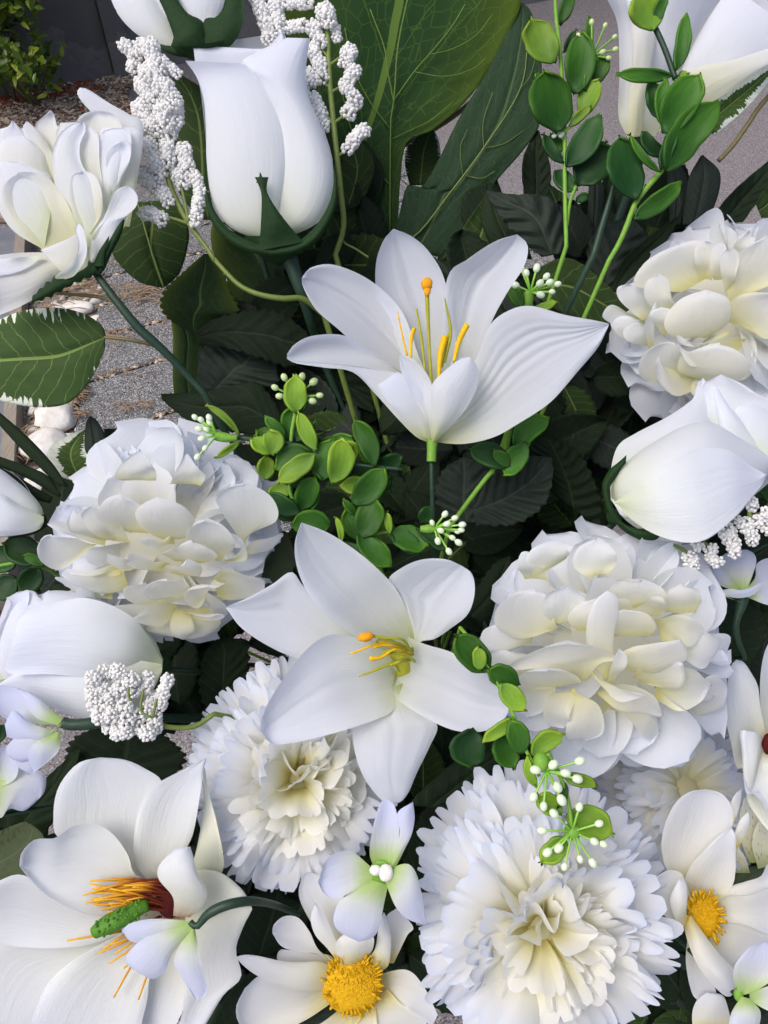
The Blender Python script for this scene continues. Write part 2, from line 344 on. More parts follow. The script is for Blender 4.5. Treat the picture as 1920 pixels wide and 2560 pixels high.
def patch(mb, view, L, R, z=0, cup=0, tilt=0, nu=14, nv=20, t=0, rib=None, pleat=None, serr=None, wave=0, ell=False, d=None, crease=0, wide=1.0, lip=None):
    """a sheet between two edges drawn from base to tip; z = how far in front of the thing's own depth (in pixels of its scale)"""
    d = d or CUR['d']; px = d/FOC
    l = spline(V(view, L), nv); r = spline(V(view, R), nv)
    zz = prof(z, nv)
    for _ in range(3): zz = smooth(zz)
    u = np.linspace(0, 1, nu)
    if ell: xu = .5-.5*np.cos(np.pi*u); pf = np.sin(np.pi*u)
    else: xu = u; pf = 1-(2*u-1)**2
    wd = np.linalg.norm(l-r, axis=1); wf = wd/max(wd.max(), 1e-9)
    vv = np.linspace(0, 1, nv)
    mid = (l+r)/2
    k = np.ones((nv, nu))
    if serr:
        n_, amp = serr; saw = np.abs(((vv*n_) % 1)-.5)*2
        k = 1+amp*(saw[:, None]-.5)*(np.abs(2*u-1)[None, :]**6)
    XY = mid[:, None, :]+(l-mid)[:, None, :]*wide*(1-2*xu)[None, :, None]*k[..., None]
    Z = zz[:, None]+cup*wf[:, None]*pf[None, :]+tilt*wf[:, None]*(1-2*u)[None, :]
    if crease: Z = Z-crease*wf[:, None]*np.exp(-((u-.5)/.07)**2)[None, :]
    if t <= 0:                      # cut cloth curls a little at its rim, and never lies quite smooth
        lp = lip if lip is not None else rnd.choice([-1, -1, 1])*wd.max()*.045
        e2 = np.abs(2*u-1)[None, :]**7*np.clip((vv-.12)/.3, 0, 1)[:, None]; tp = np.clip((vv-.84)/.16, 0, 1)[:, None]**2*np.ones((1, nu))
        Z = Z+lp*np.maximum(e2, tp)*(1+.5*np.sin(vv*rnd.uniform(7, 12)+rnd.random()*6))[:, None]
        ph1, ph2 = rnd.random()*6, rnd.random()*6
        Z = Z+wd.max()*.012*(np.sin(vv[:, None]*5+u[None, :]*4+ph1)+.6*np.sin(vv[:, None]*9-u[None, :]*7+ph2))
    if rib: Z = Z+rib[1]*np.sin(u*np.pi*2*rib[0])[None, :]*(np.sin(np.pi*vv)**.7)[:, None]*wf[:, None]
    if rib and len(rib) > 2: Z = Z+rib[2]*(np.sin(u*np.pi*2*9)*np.exp(-((u-.42)/.2)**2))[None, :]*(np.sin(np.pi*vv)**.7)[:, None]
    if pleat: Z = Z+pleat[1]*np.sin((vv[:, None]-.45*np.abs(u-.5)[None, :])*np.pi*2*pleat[0])*(np.minimum(1, 5*np.abs(u-.5)))[None, :]*wf[:, None]
    if wave:
        ph = rnd.random()*6; Z = Z+wave*(np.sin(vv*7+ph)[:, None]*(2*u-1)[None, :]+.6*np.sin(vv*11+ph*2)[:, None]*((2*u-1)**2)[None, :])
    A = W(XY[..., 0], XY[..., 1], d-Z*px)
    shell(mb, A[:, ::-1] if False else A, t)
def P(view, L, R, mat, z=0, name='petal', **k):
    mb = MB(); 
    if isinstance(view, list):
        for q in view: patch(mb, *q[:3], **q[3])
    else: patch(mb, view, L, R, z, **k)
    return link(name, mb.mesh(name, M[mat], CUR['loc']), CUR['o'])
def multi(name, mat, *qs):
    mb = MB()
    for (view, L, R, k) in qs: patch(mb, view, L, R, **k)
    return link(name, mb.mesh(name, M[mat], CUR['loc']), CUR['o'])
def stem(view, pts, r, mat='stem', z=0, name='stem', d=None, k=8, n=24, top=True, drop=None):
    """a wire from points on the photograph; r in photo pixels"""
    d = d or CUR['d']; s = spline(V(view, pts), n); zz = prof(z, n)
    for _ in range(3): zz = smooth(zz)
    A = W(s[:, 0], s[:, 1], d-zz*d/FOC)
    if drop is not None:
        q = np.asarray(drop, float); A = np.vstack([A, spline(np.vstack([A[-1], (A[-1]+q)/2+np.array([0, 0, .02]), q]), 14)[1:]])
    mb = MB(); tube(mb, A, prof(r, len(A))*d/FOC, k)
    return link(name, mb.mesh(name, M[mat], CUR['loc']), CUR['o'])
def blob(view, c, r, mat, name, z=0, sx=1, sy=1, sz=1, lvl=2, ang=0, bumpy=0):
    d = CUR['d']; p = V(view, [c])[0]; s = VW[view][2]; rr = r/s*d/FOC
    v = (ICO0 := (ICO_V, ICO1_V, ICO2_V, ICO3_V)[lvl]) * np.array([sx, sy, sz])*rr
    if bumpy:
        v = v*(1+bumpy*(nrs.rand(len(v), 1)-.5))
    a_ = R_(ang); Rm = np.array([[math.cos(a_), -math.sin(a_), 0], [math.sin(a_), math.cos(a_), 0], [0, 0, 1]])
    v = (v@Rm.T)@CAMF.T
    mb = MB(); mb.add(v+W(p[0], p[1], d-z*d/FOC), (ICO_F, ICO1_F, ICO2_F, ICO3_F)[lvl], np.tile((.5, .5), (len(v), 1)))
    return link(name, mb.mesh(name, M[mat], CUR['loc']), CUR['o'])
def ov(view, base, tip, w_, mat='gp', z=0, name='leaf', cup=-.14, fat=.8, spike=.0, bend=0, t=.0012, nu=10, nv=16, dz=0, **k):
    """an oval leaf by its foot, its tip and its width in view pixels"""
    b = V(view, [base])[0]; q = V(view, [tip])[0]; s = VW[view][2]; w_ = w_/s
    ax = q-b; Ln = np.linalg.norm(ax); ax = ax/Ln; pn = np.array([-ax[1], ax[0]])
    v = np.array([0, .04, .1, .2, .32, .45, .58, .7, .8, .88, .93, .965, 1.0])
    pf = np.array([.10, .26, .50, .78, .94, 1.0, .99, .93, .80, .58, .34, .13, 0])*(1+np.array([0]+[rnd.uniform(-.05, .05) for _ in range(11)]+[0]))
    if bend == 0: bend = rnd.uniform(-.07, .07)
    c = b+np.outer(v, ax)*Ln+np.outer(np.sin(np.pi*v)*bend*Ln, pn)
    L = c+pn*(pf*w_/2)[:, None]; R = c-pn*(pf*w_/2)[:, None]
    zz = z if not np.isscalar(z) else [z, z+dz+Ln*.06, z+dz*1.5]
    mb = MB(); patch(mb, 'S', L, R, zz, cup*w_, t=t, nu=nu, nv=nv, tilt=rnd.uniform(-.22, .22)*w_, wave=w_*s*.03, **k)
    return link(name, mb.mesh(name, M[mat], CUR['loc']), CUR['o'])
def berries(view, c, heads, r=4.2, zc=0, zh=18, mat='berry', body=None, tw=3.1):
    """pin-headed berries round one foot; every pin a part"""
    d = CUR['d']; b = V(view, [c])[0]; px = d/FOC
    for h in heads:
        q = V(view, [h])[0]; z1 = zc+zh*rnd.uniform(.4, 1.2); 
        n = 9; t = np.linspace(0, 1, n)[:, None]
        s = b*(1-t)+q*t; zz = zc+(z1-zc)*np.sin(t[:, 0]*math.pi/2)
        A = W(s[:, 0], s[:, 1], d-zz*px)
        mb = MB(); tube(mb, A, np.linspace(tw, tw*.8, n)*px, 6)
        mb.uv[-1][:, 1] *= .8
        dr = A[-1]-A[-2]; dr /= np.linalg.norm(dr)
        x_ = np.cross(dr, [.2, .3, .9]); x_ /= np.linalg.norm(x_); F_ = np.column_stack([x_, np.cross(dr, x_), dr])
        rr = r*1.2*rnd.uniform(.85, 1.15)*px
        v = (ICO2_V*np.array([rr, rr, rr*1.3]))@F_.T+A[-1]+dr*rr*.6
        mb.add(v, ICO2_F, np.tile((.5, 1.0), (len(v), 1)))
        link('berry', mb.mesh('berry', M[mat], CUR['loc']), CUR['o'])
    if body: blob(view, c, body[0], 'cone' if len(body) < 3 else body[2], 'berry_foot', z=zc, sz=.8, sy=body[1])
def clump(view, pts, r, rb=4.6, z=0, dens=1.0):
    """a finger of white foam beads"""
    d = CUR['d']; px = d/FOC; s = VW[view][2]; r = r/s
    pts = V(view, pts)
    if len(pts) == 1: pts = np.vstack([pts-[0, .3*r], pts+[0, .3*r]])
    n = 40; c = spline(pts, n); Ln = np.linalg.norm(np.diff(c, axis=0), axis=1).sum()
    N = int(dens*(2*math.pi*r*(Ln+1.6*r))/(math.pi*rb*rb)*.72)
    ax = c[-1]-c[0]; ax = ax/(np.linalg.norm(ax)+1e-9)
    mb = MB()
    for i in range(N):
        q = (i+.5)/N; k = q*(Ln+1.7*r)-.85*r
        idx = min(n-1, max(0, k/Ln*(n-1))); p = c[int(idx)]
        over = max(0, -k, k-Ln)/(r*.95); rr = r*math.sqrt(max(0, 1-over*over))*(1+.12*math.sin(k/r*2.6+i*.01))
        a_ = i*2.39996+rnd.uniform(-.3, .3)
        off = k-min(max(k, 0), Ln)
        pn = np.array([-ax[1], ax[0]])
        xy = p+ax*off+pn*math.cos(a_)*rr+nrs.uniform(-1.5, 1.5, 2); zz = z+math.sin(a_)*rr
        ball(mb, W(xy[0], xy[1], d-zz*px), rb*rnd.uniform(.85, 1.15)*px, 1)
    cc = W(c[::6, 0], c[::6, 1], d-z*px+np.zeros(len(c[::6])))
    tube(mb, cc, r*.93*px, 10)
    return link('blossom_cluster', mb.mesh('blossom_cluster', M['foam'], CUR['loc']), CUR['o'])
BASE = W(1060, 1820, .66)            # where the wires of the bouquet come together, above the pot
BASE = np.array([BASE[0], BASE[1], BASE[2]])
def tobase(k=0.0): return BASE+np.array([rnd.uniform(-.035, .035), rnd.uniform(-.035, .035), k])

# ================================================================== the setting
def struct(o): o['kind'] = 'structure'; return o
def flatpoly(name, pts, z, m, h=0.0):
    mb = MB(); n = len(pts); v = [(p[0], p[1], z) for p in pts]
    if h:
        v += [(p[0], p[1], z-h) for p in pts]
        f = [tuple(range(n))]+[tuple(range(n, 2*n))[::-1]]+[(i, i+n, (i+1) % n+n, (i+1) % n) for i in range(n)]
    else: f = [tuple(range(n))]
    mb.add(v, f, [(p[0], p[1]) for p in v])
    return mb.mesh(name, m, flat=True)
def ground_mat(name, a_, b_, dark, light, sc, bstr=.8, bd=.004, tint=None, spd=.24, spl=.66):
    m, ns, ls = new_mat(name); tc = ns.new('ShaderNodeTexCoord'); g = ns.new('ShaderNodeNewGeometry')
    P_ = g.outputs['Position']
    n1 = noise(ns, ls, P_, sc, 5, .65); n2 = noise(ns, ls, P_, 3.0, 4, .6)
    v1 = ns.new('ShaderNodeTexVoronoi'); v1.inputs['Scale'].default_value = sc*1.3; ls.new(P_, v1.inputs['Vector'])
    c = mixc(ns, ls, n2, a_, b_)
    sep = ns.new('ShaderNodeSeparateColor'); ls.new(v1.outputs['Color'], sep.inputs[0])
    c = mixc(ns, ls, math_(ns, ls, 'GREATER_THAN', sep.outputs[0], spl+.17), c, light)
    c = mixc(ns, ls, math_(ns, ls, 'LESS_THAN', sep.outputs[0], spd-.12), c, dark)
    c = mixc(ns, ls, math_(ns, ls, 'MULTIPLY', math_(ns, ls, 'LESS_THAN', n1, .38), .6), c, dark)
    if tint: c = mixc(ns, ls, math_(ns, ls, 'GREATER_THAN', noise(ns, ls, P_, 5, 3), .6), c, tint)
    b = math_(ns, ls, 'ADD', n1, math_(ns, ls, 'MULTIPLY', v1.outputs['Distance'], -.8))
    return finish(m, ns, ls, c, .9, .15, 0, None, b, bstr, bd)
m_asph = ground_mat('worn_asphalt', (.175, .160, .168), (.215, .198, .207), (.08, .074, .078), (.33, .31, .315), 420, .6, .002)
m_plank = ground_mat('grey_stone_slab', (.135, .137, .142), (.185, .187, .193), (.035, .035, .038), (.44, .44, .44), 420, .8, .002)
m_mulch = ground_mat('bark_soil', (.16, .12, .095), (.24, .18, .14), (.04, .03, .026), (.40, .33, .26), 90)
m_soil = ground_mat('pale_grit', (.20, .17, .14), (.30, .26, .22), (.06, .05, .04), (.5, .46, .4), 160)
BIG = 60
ground = struct(link('ground', flatpoly('ground', [(-BIG, -BIG), (BIG, -BIG), (BIG, BIG), (-BIG, BIG)], 0, m_asph)))
# the direction in which wall and paving run
wa = G(0, 250); wb = G(1345, 8); wdir = (wb-wa)[:2]; wdir /= np.linalg.norm(wdir); wn = np.array([-wdir[1], wdir[0]])
# bark mulch bed at the foot of the wall
def g2(px, py): return G(px, py)[:2]
p0 = wa[:2]-wdir*4; q_r = g2(345, 195); q_r2 = g2(318, 245); q_r3 = g2(337, 300)
bed = [tuple(wa[:2]-wdir*4), tuple(g2(342, 185)), tuple(q_r2), tuple(q_r3), tuple(g2(300, 420)), tuple(g2(140, 560)), tuple(g2(-700, 560))]
struct(link('soil', flatpoly('mulch_bed', bed, .004, m_mulch)))
def in_poly(p, poly):
    c = False; n = len(poly)
    for i in range(n):
        a_, b_ = poly[i], poly[i-1]
        if (a_[1] > p[1]) != (b_[1] > p[1]) and p[0] < (b_[0]-a_[0])*(p[1]-a_[1])/(b_[1]-a_[1])+a_[0]: c = not c
    return c
def attr_mat(name, rough=.85):
    m, ns, ls = new_mat(name); uv, u, v = uvs(ns, ls)
    return m, ns, ls, u, v
m, ns, ls, u, v = attr_mat('bark_chips')
M['chips'] = finish(m, ns, ls, ramp(ns, ls, u, [(0, (.06, .045, .035)), (.35, (.25, .185, .135)), (.6, (.42, .33, .24)), (.82, (.68, .58, .46)), (.93, (.34, .10, .04)), (1, (.30, .06, .03))]), .85, .15)
def chips(name, poly, N, s0, s1, z=.006, redf=None):
    mb = MB(); xs = [p[0] for p in poly]; ys = [p[1] for p in poly]; k = 0; tries = 0
    Vv = []; Ff = []; Uu = []
    while k < N and tries < N*20:
        tries += 1; p = (rnd.uniform(min(xs), max(xs)), rnd.uniform(min(ys), max(ys)))
        if not in_poly(p, poly): continue
        L = rnd.uniform(s0, s1); wd = L*rnd.uniform(.2, .5); a_ = rnd.uniform(0, 6.3); h = wd*.4
        ca, sa = math.cos(a_), math.sin(a_); tl = rnd.uniform(-.35, .35); b0 = len(Vv)
        uc = rnd.uniform(0, .84)
        if redf and rnd.random() < redf(p): uc = rnd.uniform(.92, 1)
        for (x, y, zz) in ((-L, -wd*.7, 0), (L, -wd, 0), (L*.9, wd, 0), (-L, wd*.8, 0), (-L*.8, -wd*.5, h), (L*.8, -wd*.7, h), (L*.8, wd*.6, h), (-L*.8, wd*.6, h)):
            Vv.append((p[0]+(x*ca-y*sa)/2, p[1]+(x*sa+y*ca)/2, z+rnd.uniform(0, .004)+zz+abs(tl)*L*.5+tl*x*.5)); Uu.append((uc, .5))
        for f in ((0, 1, 5, 4), (1, 2, 6, 5), (2, 3, 7, 6), (3, 0, 4, 7), (4, 5, 6, 7)): Ff.append(tuple(b0+i for i in f))
        k += 1
    mb.add(Vv, Ff, Uu); o = link(name, mb.mesh(name, M['chips'], flat=True)); o['kind'] = 'stuff'; return o
vis = [tuple(g2(-40, 250)), tuple(g2(285, 194)), tuple(g2(342, 186)), tuple(q_r2), tuple(q_r3), tuple(g2(300, 420)), tuple(g2(-40, 420))]
wl = wa[:2]
def redf(p):
    d_ = abs(np.dot(np.array(p)-wl, wn)); al = np.dot(np.array(p)-wl, wdir)
    return .55 if d_ < .10 and al < .30 else (.05 if d_ < .35 else .02)
o = chips('bark_mulch', vis, 14000, .006, .022, redf=redf); tagd = ('brown bark mulch chips at the foot of the dark wall', 'mulch'); o['label'], o['category'] = tagd
# paving beside the mulch
pv = [tuple(g2(345, 182)), tuple(g2(560, 150)), tuple(g2(560, 420)), tuple(g2(310, 420)), tuple(g2(338, 301)), tuple(g2(319, 246))]
struct(link('pavement', flatpoly('pavement', pv, .008, m_asph, .02)))
# dark wall
m, ns, ls = new_mat('dark_painted_render'); g = ns.new('ShaderNodeNewGeometry'); P_ = g.outputs['Position']
n1 = noise(ns, ls, P_, 4, 5, .65); n2 = noise(ns, ls, vscale(ns, ls, P_, (6, 6, .8)), 2, 4)
n3 = noise(ns, ls, P_, 60, 4)
c = mixc(ns, ls, n2, (.092, .088, .084), (.155, .15, .142))
sx = ns.new('ShaderNodeSeparateXYZ'); ls.new(P_, sx.inputs[0])
low = math_(ns, ls, 'LESS_THAN', math_(ns, ls, 'ADD', sx.outputs[2], math_(ns, ls, 'MULTIPLY', n1, .5)), .36)
c = mixc(ns, ls, math_(ns, ls, 'MULTIPLY', low, n3), c, (.20, .19, .18))
M['wall'] = finish(m, ns, ls, c, .85, .2, 0, None, n3, .5, .004)
WH_ = 2.6
wall = bpy.data.objects.new('dark_wall', None); C.objects.link(wall); wall.location = (*wa[:2], 0)
wall['label'] = 'tall dark grey rendered wall behind the green bush'; wall['category'] = 'wall'; wall['kind'] = 'structure'
def wallbox(s0, s1, n0, n1, z0, z1, name):
    mb = MB(); q = []
    for z in (z0, z1):
        for s_, n_ in ((s0, n0), (s1, n0), (s1, n1), (s0, n1)): q.append((*(wdir*s_+wn*n_), z))
    mb.add(q, [(0, 3, 2, 1), (4, 5, 6, 7), (0, 1, 5, 4), (1, 2, 6, 5), (2, 3, 7, 6), (3, 0, 4, 7)])
    return link(name, mb.mesh(name, M['wall'], flat=True), wall)
corner = np.dot(g2(284, 193)-wa[:2], wdir)
s_ = -6.0; k = 0
while s_ < corner-.01:
    e_ = min(s_+1.2, corner) if corner-s_ > 1.25 else corner
    wallbox(s_+.0012, e_-.0012, .0, .2, -.1, WH_, 'panel'); s_ = e_
wallbox(corner+.0012, corner+.0668, -.02, .2, -.1, WH_, 'pier')
s_ = corner+.068
for k in range(10): wallbox(s_+.0012, s_+1.3-.0012, .01, .2, -.1, WH_, 'panel'); s_ += 1.3
# stone slabs beside the border
px_dir = wdir; perp = wn
r0 = G(340, 942)[:2]                      # a joint goes through here
left_line = [g2(203, 1060), g2(258, 755)]
offs = [-.56, -.425, -.29, -.155, 0.0, .128, .242, .345, .46, .575, .70]
slabs = bpy.data.objects.new('paving', None); C.objects.link(slabs); struct(slabs)
slabs.location = (*r0, 0)
ld = left_line[1]-left_line[0]
for i in range(len(offs)-1):
    a0, a1 = offs[i]+.004, offs[i+1]-.004
    def start(o_):      # where the row meets the line of the stone bed
        A = np.column_stack([px_dir, -ld]); s = np.linalg.solve(A, left_line[0]-(r0+perp*o_)); return s[0]
    s0, s1 = start(a0), start(a1); x = max(s0, s1)-.01; first = True
    while x < .94:
        ln = rnd.uniform(.55, .8); x1 = min(x+ln-.006, .95)
        c_ = [(s0 if first else x, a0), (x1, a0), (x1, a1), (s1 if first else x, a1)]
        zt = .022+rnd.uniform(-.0012, .0012)
        v = []; bv = .004
        cx = np.mean([c[0] for c in c_]); cy = np.mean([c[1] for c in c_])
        for z, ins in ((-.01, 0), (zt-bv, 0), (zt, bv)):
            for (s__, o__) in c_:
                p = px_dir*(s__-math.copysign(ins, s__-cx))+perp*(o__-math.copysign(ins, o__-cy)); v.append((p[0], p[1], z+rnd.uniform(-.0005, .0005)))
        mb = MB(); f = [(8, 9, 10, 11)]+[(b+j, b+(j+1) % 4, b+4+(j+1) % 4, b+4+j) for b in (0, 4) for j in range(4)]
        mb.add(v, f); link('slab', mb.mesh('slab', m_plank, flat=True), slabs)
        x = x+ln; first = False
# pale grit under the white stones, timber edging and the slate beyond it
sb = [tuple(g2(203, 1062)), tuple(g2(258, 755)), tuple(g2(275, 640)), tuple(g2(120, 640)), tuple(g2(66, 800)), tuple(g2(40, 1300)), tuple(g2(190, 1300))]
struct(link('gravel_path', flatpoly('stone_bed', sb, .010, m_soil)))
m, ns, ls = new_mat('weathered_timber'); g = ns.new('ShaderNodeNewGeometry')
n1 = noise(ns, ls, vscale(ns, ls, g.outputs['Position'], (60, 6, 6)), 4, 4); c = mixc(ns, ls, n1, (.17, .14, .11), (.36, .32, .27))
M['timber'] = finish(m, ns, ls, c, .85, .2, 0, None, n1, .5, .003)
e0, e1 = g2(52, 1400), g2(75, 770); ed = e1-e0; ed /= np.linalg.norm(ed); en = np.array([-ed[1], ed[0]])
mb = MB(); wdt = .022; A0 = e0-ed*.1; A1 = e1+ed*.3; q = []
for z in (-.02, .045):
    for p in (A0-en*0, A1-en*0, A1+en*wdt, A0+en*wdt): q.append((*p, z))
mb.add(q, [(0, 1, 2, 3), (4, 7, 6, 5), (0, 4, 5, 1), (1, 5, 6, 2), (2, 6, 7, 3), (3, 7, 4, 0)])
o = link('timber_edging', mb.mesh('timber_edging', M['timber'], flat=True)); o['label'] = 'weathered timber edging board between slate slab and white stones'; o['category'] = 'edging'
m, ns, ls = new_mat('blue_grey_slate'); g = ns.new('ShaderNodeNewGeometry')
n1 = noise(ns, ls, g.outputs['Position'], 22, 6, .7); c = ramp(ns, ls, n1, [(0, (.10, .11, .135)), (.5, (.17, .18, .21)), (.62, (.20, .21, .24)), (.7, (.42, .43, .45)), (1, (.2, .2, .23))])
M['slate'] = finish(m, ns, ls, c, .5, .4, 0, None, n1, .4, .003)
sl = [tuple(A0+en*(wdt+.002)), tuple(A1+en*(wdt+.002)), tuple(A1+en*.7), tuple(A0+en*.7)]
struct(link('path', flatpoly('slate_slab', sl, .035, M['slate'], .05)))
# white border stones
m, ns, ls = new_mat('white_limestone'); tc = ns.new('ShaderNodeTexCoord')
n1 = noise(ns, ls, tc.outputs['Object'], 40, 5, .7); c = ramp(ns, ls, n1, [(0, (.30, .27, .23)), (.38, (.58, .55, .50)), (.55, (.70, .68, .64)), (.75, (.78, .77, .74)), (.8, (.55, .57, .62))])
M['stone'] = finish(m, ns, ls, c, .8, .2, 0, None, n1, .6, .004)
stonebed = bpy.data.objects.new('stone_border', None); C.objects.link(stonebed); struct(stonebed); stonebed.location = (*g2(150, 1000), 0)
def stone(px, py, wpx, asp=.75, hgt=.5, ang=None):
    p = G(px, py, .03); dd = np.dot(p-CP, FW); r = wpx/2/FOC*dd
    if ang is None: ang = rnd.uniform(0, 3.14)
    v = ICO2_V.copy(); ph = nrs.rand(3)*6
    # planes cut off the ball give the stone its flats
    for _ in range(7):
        n_ = nrs.randn(3); n_ /= np.linalg.norm(n_); k_ = rnd.uniform(.62, .85); dd_ = v@n_; v = v-np.maximum(dd_-k_, 0)[:, None]*n_*.85
    v = v*(1+.06*np.sin(v@np.array([3, 4, 2])+ph[0]))[:, None]*np.array([r, r*asp, r*hgt])
    ca, sa = math.cos(ang), math.sin(ang); v = v@np.array([[ca, sa, 0], [-sa, ca, 0], [0, 0, 1]])
    z = .010+r*hgt*.72
    mb = MB(); loc = np.array([p[0], p[1], z]); mb.add(v, ICO2_F)
    return link('stone', mb.mesh('stone', M['stone']), stonebed, tuple(loc-np.array(stonebed.location)))
for a_ in [(138, 1042, 122, .8, .55, .2), (112, 1112, 128, .85, .5, .6), (172, 1077, 42), (190, 1058, 30), (182, 1090, 26), (88, 1195, 95), (60, 1255, 80), (128, 1180, 60), (84, 1010, 50), (75, 1060, 34), (65, 1090, 30),
           (192, 758, 84, .7, .45, .1), (218, 668, 92, .7, .4, .1), (232, 788, 42), (205, 786, 26), (188, 776, 26), (240, 810, 22), (232, 736, 34), (210, 733, 24), (222, 726, 22), (160, 745, 26), (140, 752, 28), (120, 762, 22), (100, 765, 26), (75, 775, 36), (130, 740, 20),
           (150, 728, 20), (245, 700, 22), (252, 722, 18), (180, 700, 40), (150, 705, 34), (215, 810, 30), (236, 830, 26), (200, 830, 36), (165, 800, 50), (120, 800, 60), (90, 830, 60), (150, 860, 70), (205, 880, 60), (95, 900, 70), (190, 930, 50), (130, 950, 80), (220, 915, 30), (70, 960, 50), (180, 985, 44), (95, 1290, 70), (150, 1260, 80), (190, 1200, 60)]:
    stone(*a_)
def needles(name, boxes, m_, rr=.0007):
    mb = MB()
    for (x0, x1, y0, y1, n, L0, L1) in boxes:
        for _ in range(n):
            x, y = rnd.uniform(x0, x1), rnd.uniform(y0, y1); p = G(x, y); a_ = rnd.choice([rnd.uniform(-.3, .5), rnd.uniform(0, 3.14)]); L = rnd.uniform(L0, L1)
            t = np.linspace(-.5, .5, 7); cv = rnd.uniform(-.25, .25)*L; b = rnd.uniform(.0, .006)
            q = np.column_stack([p[0]+t*L*math.cos(a_)-(t*t)*4*cv*math.sin(a_), p[1]+t*L*math.sin(a_)+(t*t)*4*cv*math.cos(a_), .026+b+.012*rnd.random()*(1-4*t*t)])
            tube(mb, q, rr*rnd.uniform(.8, 1.6), 4)
    o = link(name, mb.mesh(name, m_)); o['kind'] = 'stuff'; return o
M['straw'] = plain('dry_straw', (.34, .24, .15), .8, .2, 0, .4, 90)
o = needles('pine_straw', [(260, 440, 650, 700, 26, .02, .07), (255, 420, 745, 785, 40, .03, .10), (60, 260, 730, 800, 70, .02, .06), (255, 330, 860, 885, 8, .04, .08), (200, 340, 955, 975, 8, .02, .06), (165, 225, 985, 1030, 90, .01, .04), (100, 215, 1040, 1085, 50, .02, .05), (60, 120, 1100, 1180, 40, .02, .04), (180, 260, 630, 700, 50, .02, .05), (340, 460, 660, 1000, 14, .02, .05), (300, 380, 1030, 1060, 16, .02, .04)], M['straw'])
o['label'] = 'dry brown pine straw caught between stones and slabs'; o['category'] = 'straw'
# dry litter in the joints
jp = []
for off in offs[2:9]:
    for _ in range(90):
        s = rnd.uniform(-.1, .35); p = r0+px_dir*s+perp*(off+rnd.uniform(-.004, .004)); jp.append(p)
mb = MB()
for p in jp:
    L = rnd.uniform(.003, .011); a_ = rnd.uniform(0, 3); 
    v = ICO_V*np.array([L, L*.4, L*.25]); ca, sa = math.cos(a_), math.sin(a_); v = v@np.array([[ca, sa, 0], [-sa, ca, 0], [0, 0, 1]])
    mb.add(v+np.array([p[0], p[1], .021]), ICO_F, np.tile((rnd.random()*.8, .5), (12, 1)))
o = link('leaf_litter', mb.mesh('leaf_litter', M['chips'])); o['kind'] = 'stuff'; o['label'] = 'dark crumbs of leaf litter in the slab joints'; o['category'] = 'litter'
# dark kerb far off at the top of the picture
kb = MB(); k0, k1 = g2(1150, 6)+0, g2(1500, -6)+0
kd = (k1-k0)/np.linalg.norm(k1-k0); kn = np.array([-kd[1], kd[0]]); q = []
for z in (-.05, .10):
    for p in (k0-kd*.4, k1+kd*3, k1+kd*3+kn*.15, k0-kd*.4+kn*.15): q.append((*p, z))
kb.add(q, [(0, 3, 2, 1), (4, 5, 6, 7), (0, 1, 5, 4), (1, 2, 6, 5), (2, 3, 7, 6), (3, 0, 4, 7)])
o = link('kerb', kb.mesh('kerb', M['wall'], flat=True)); struct(o)
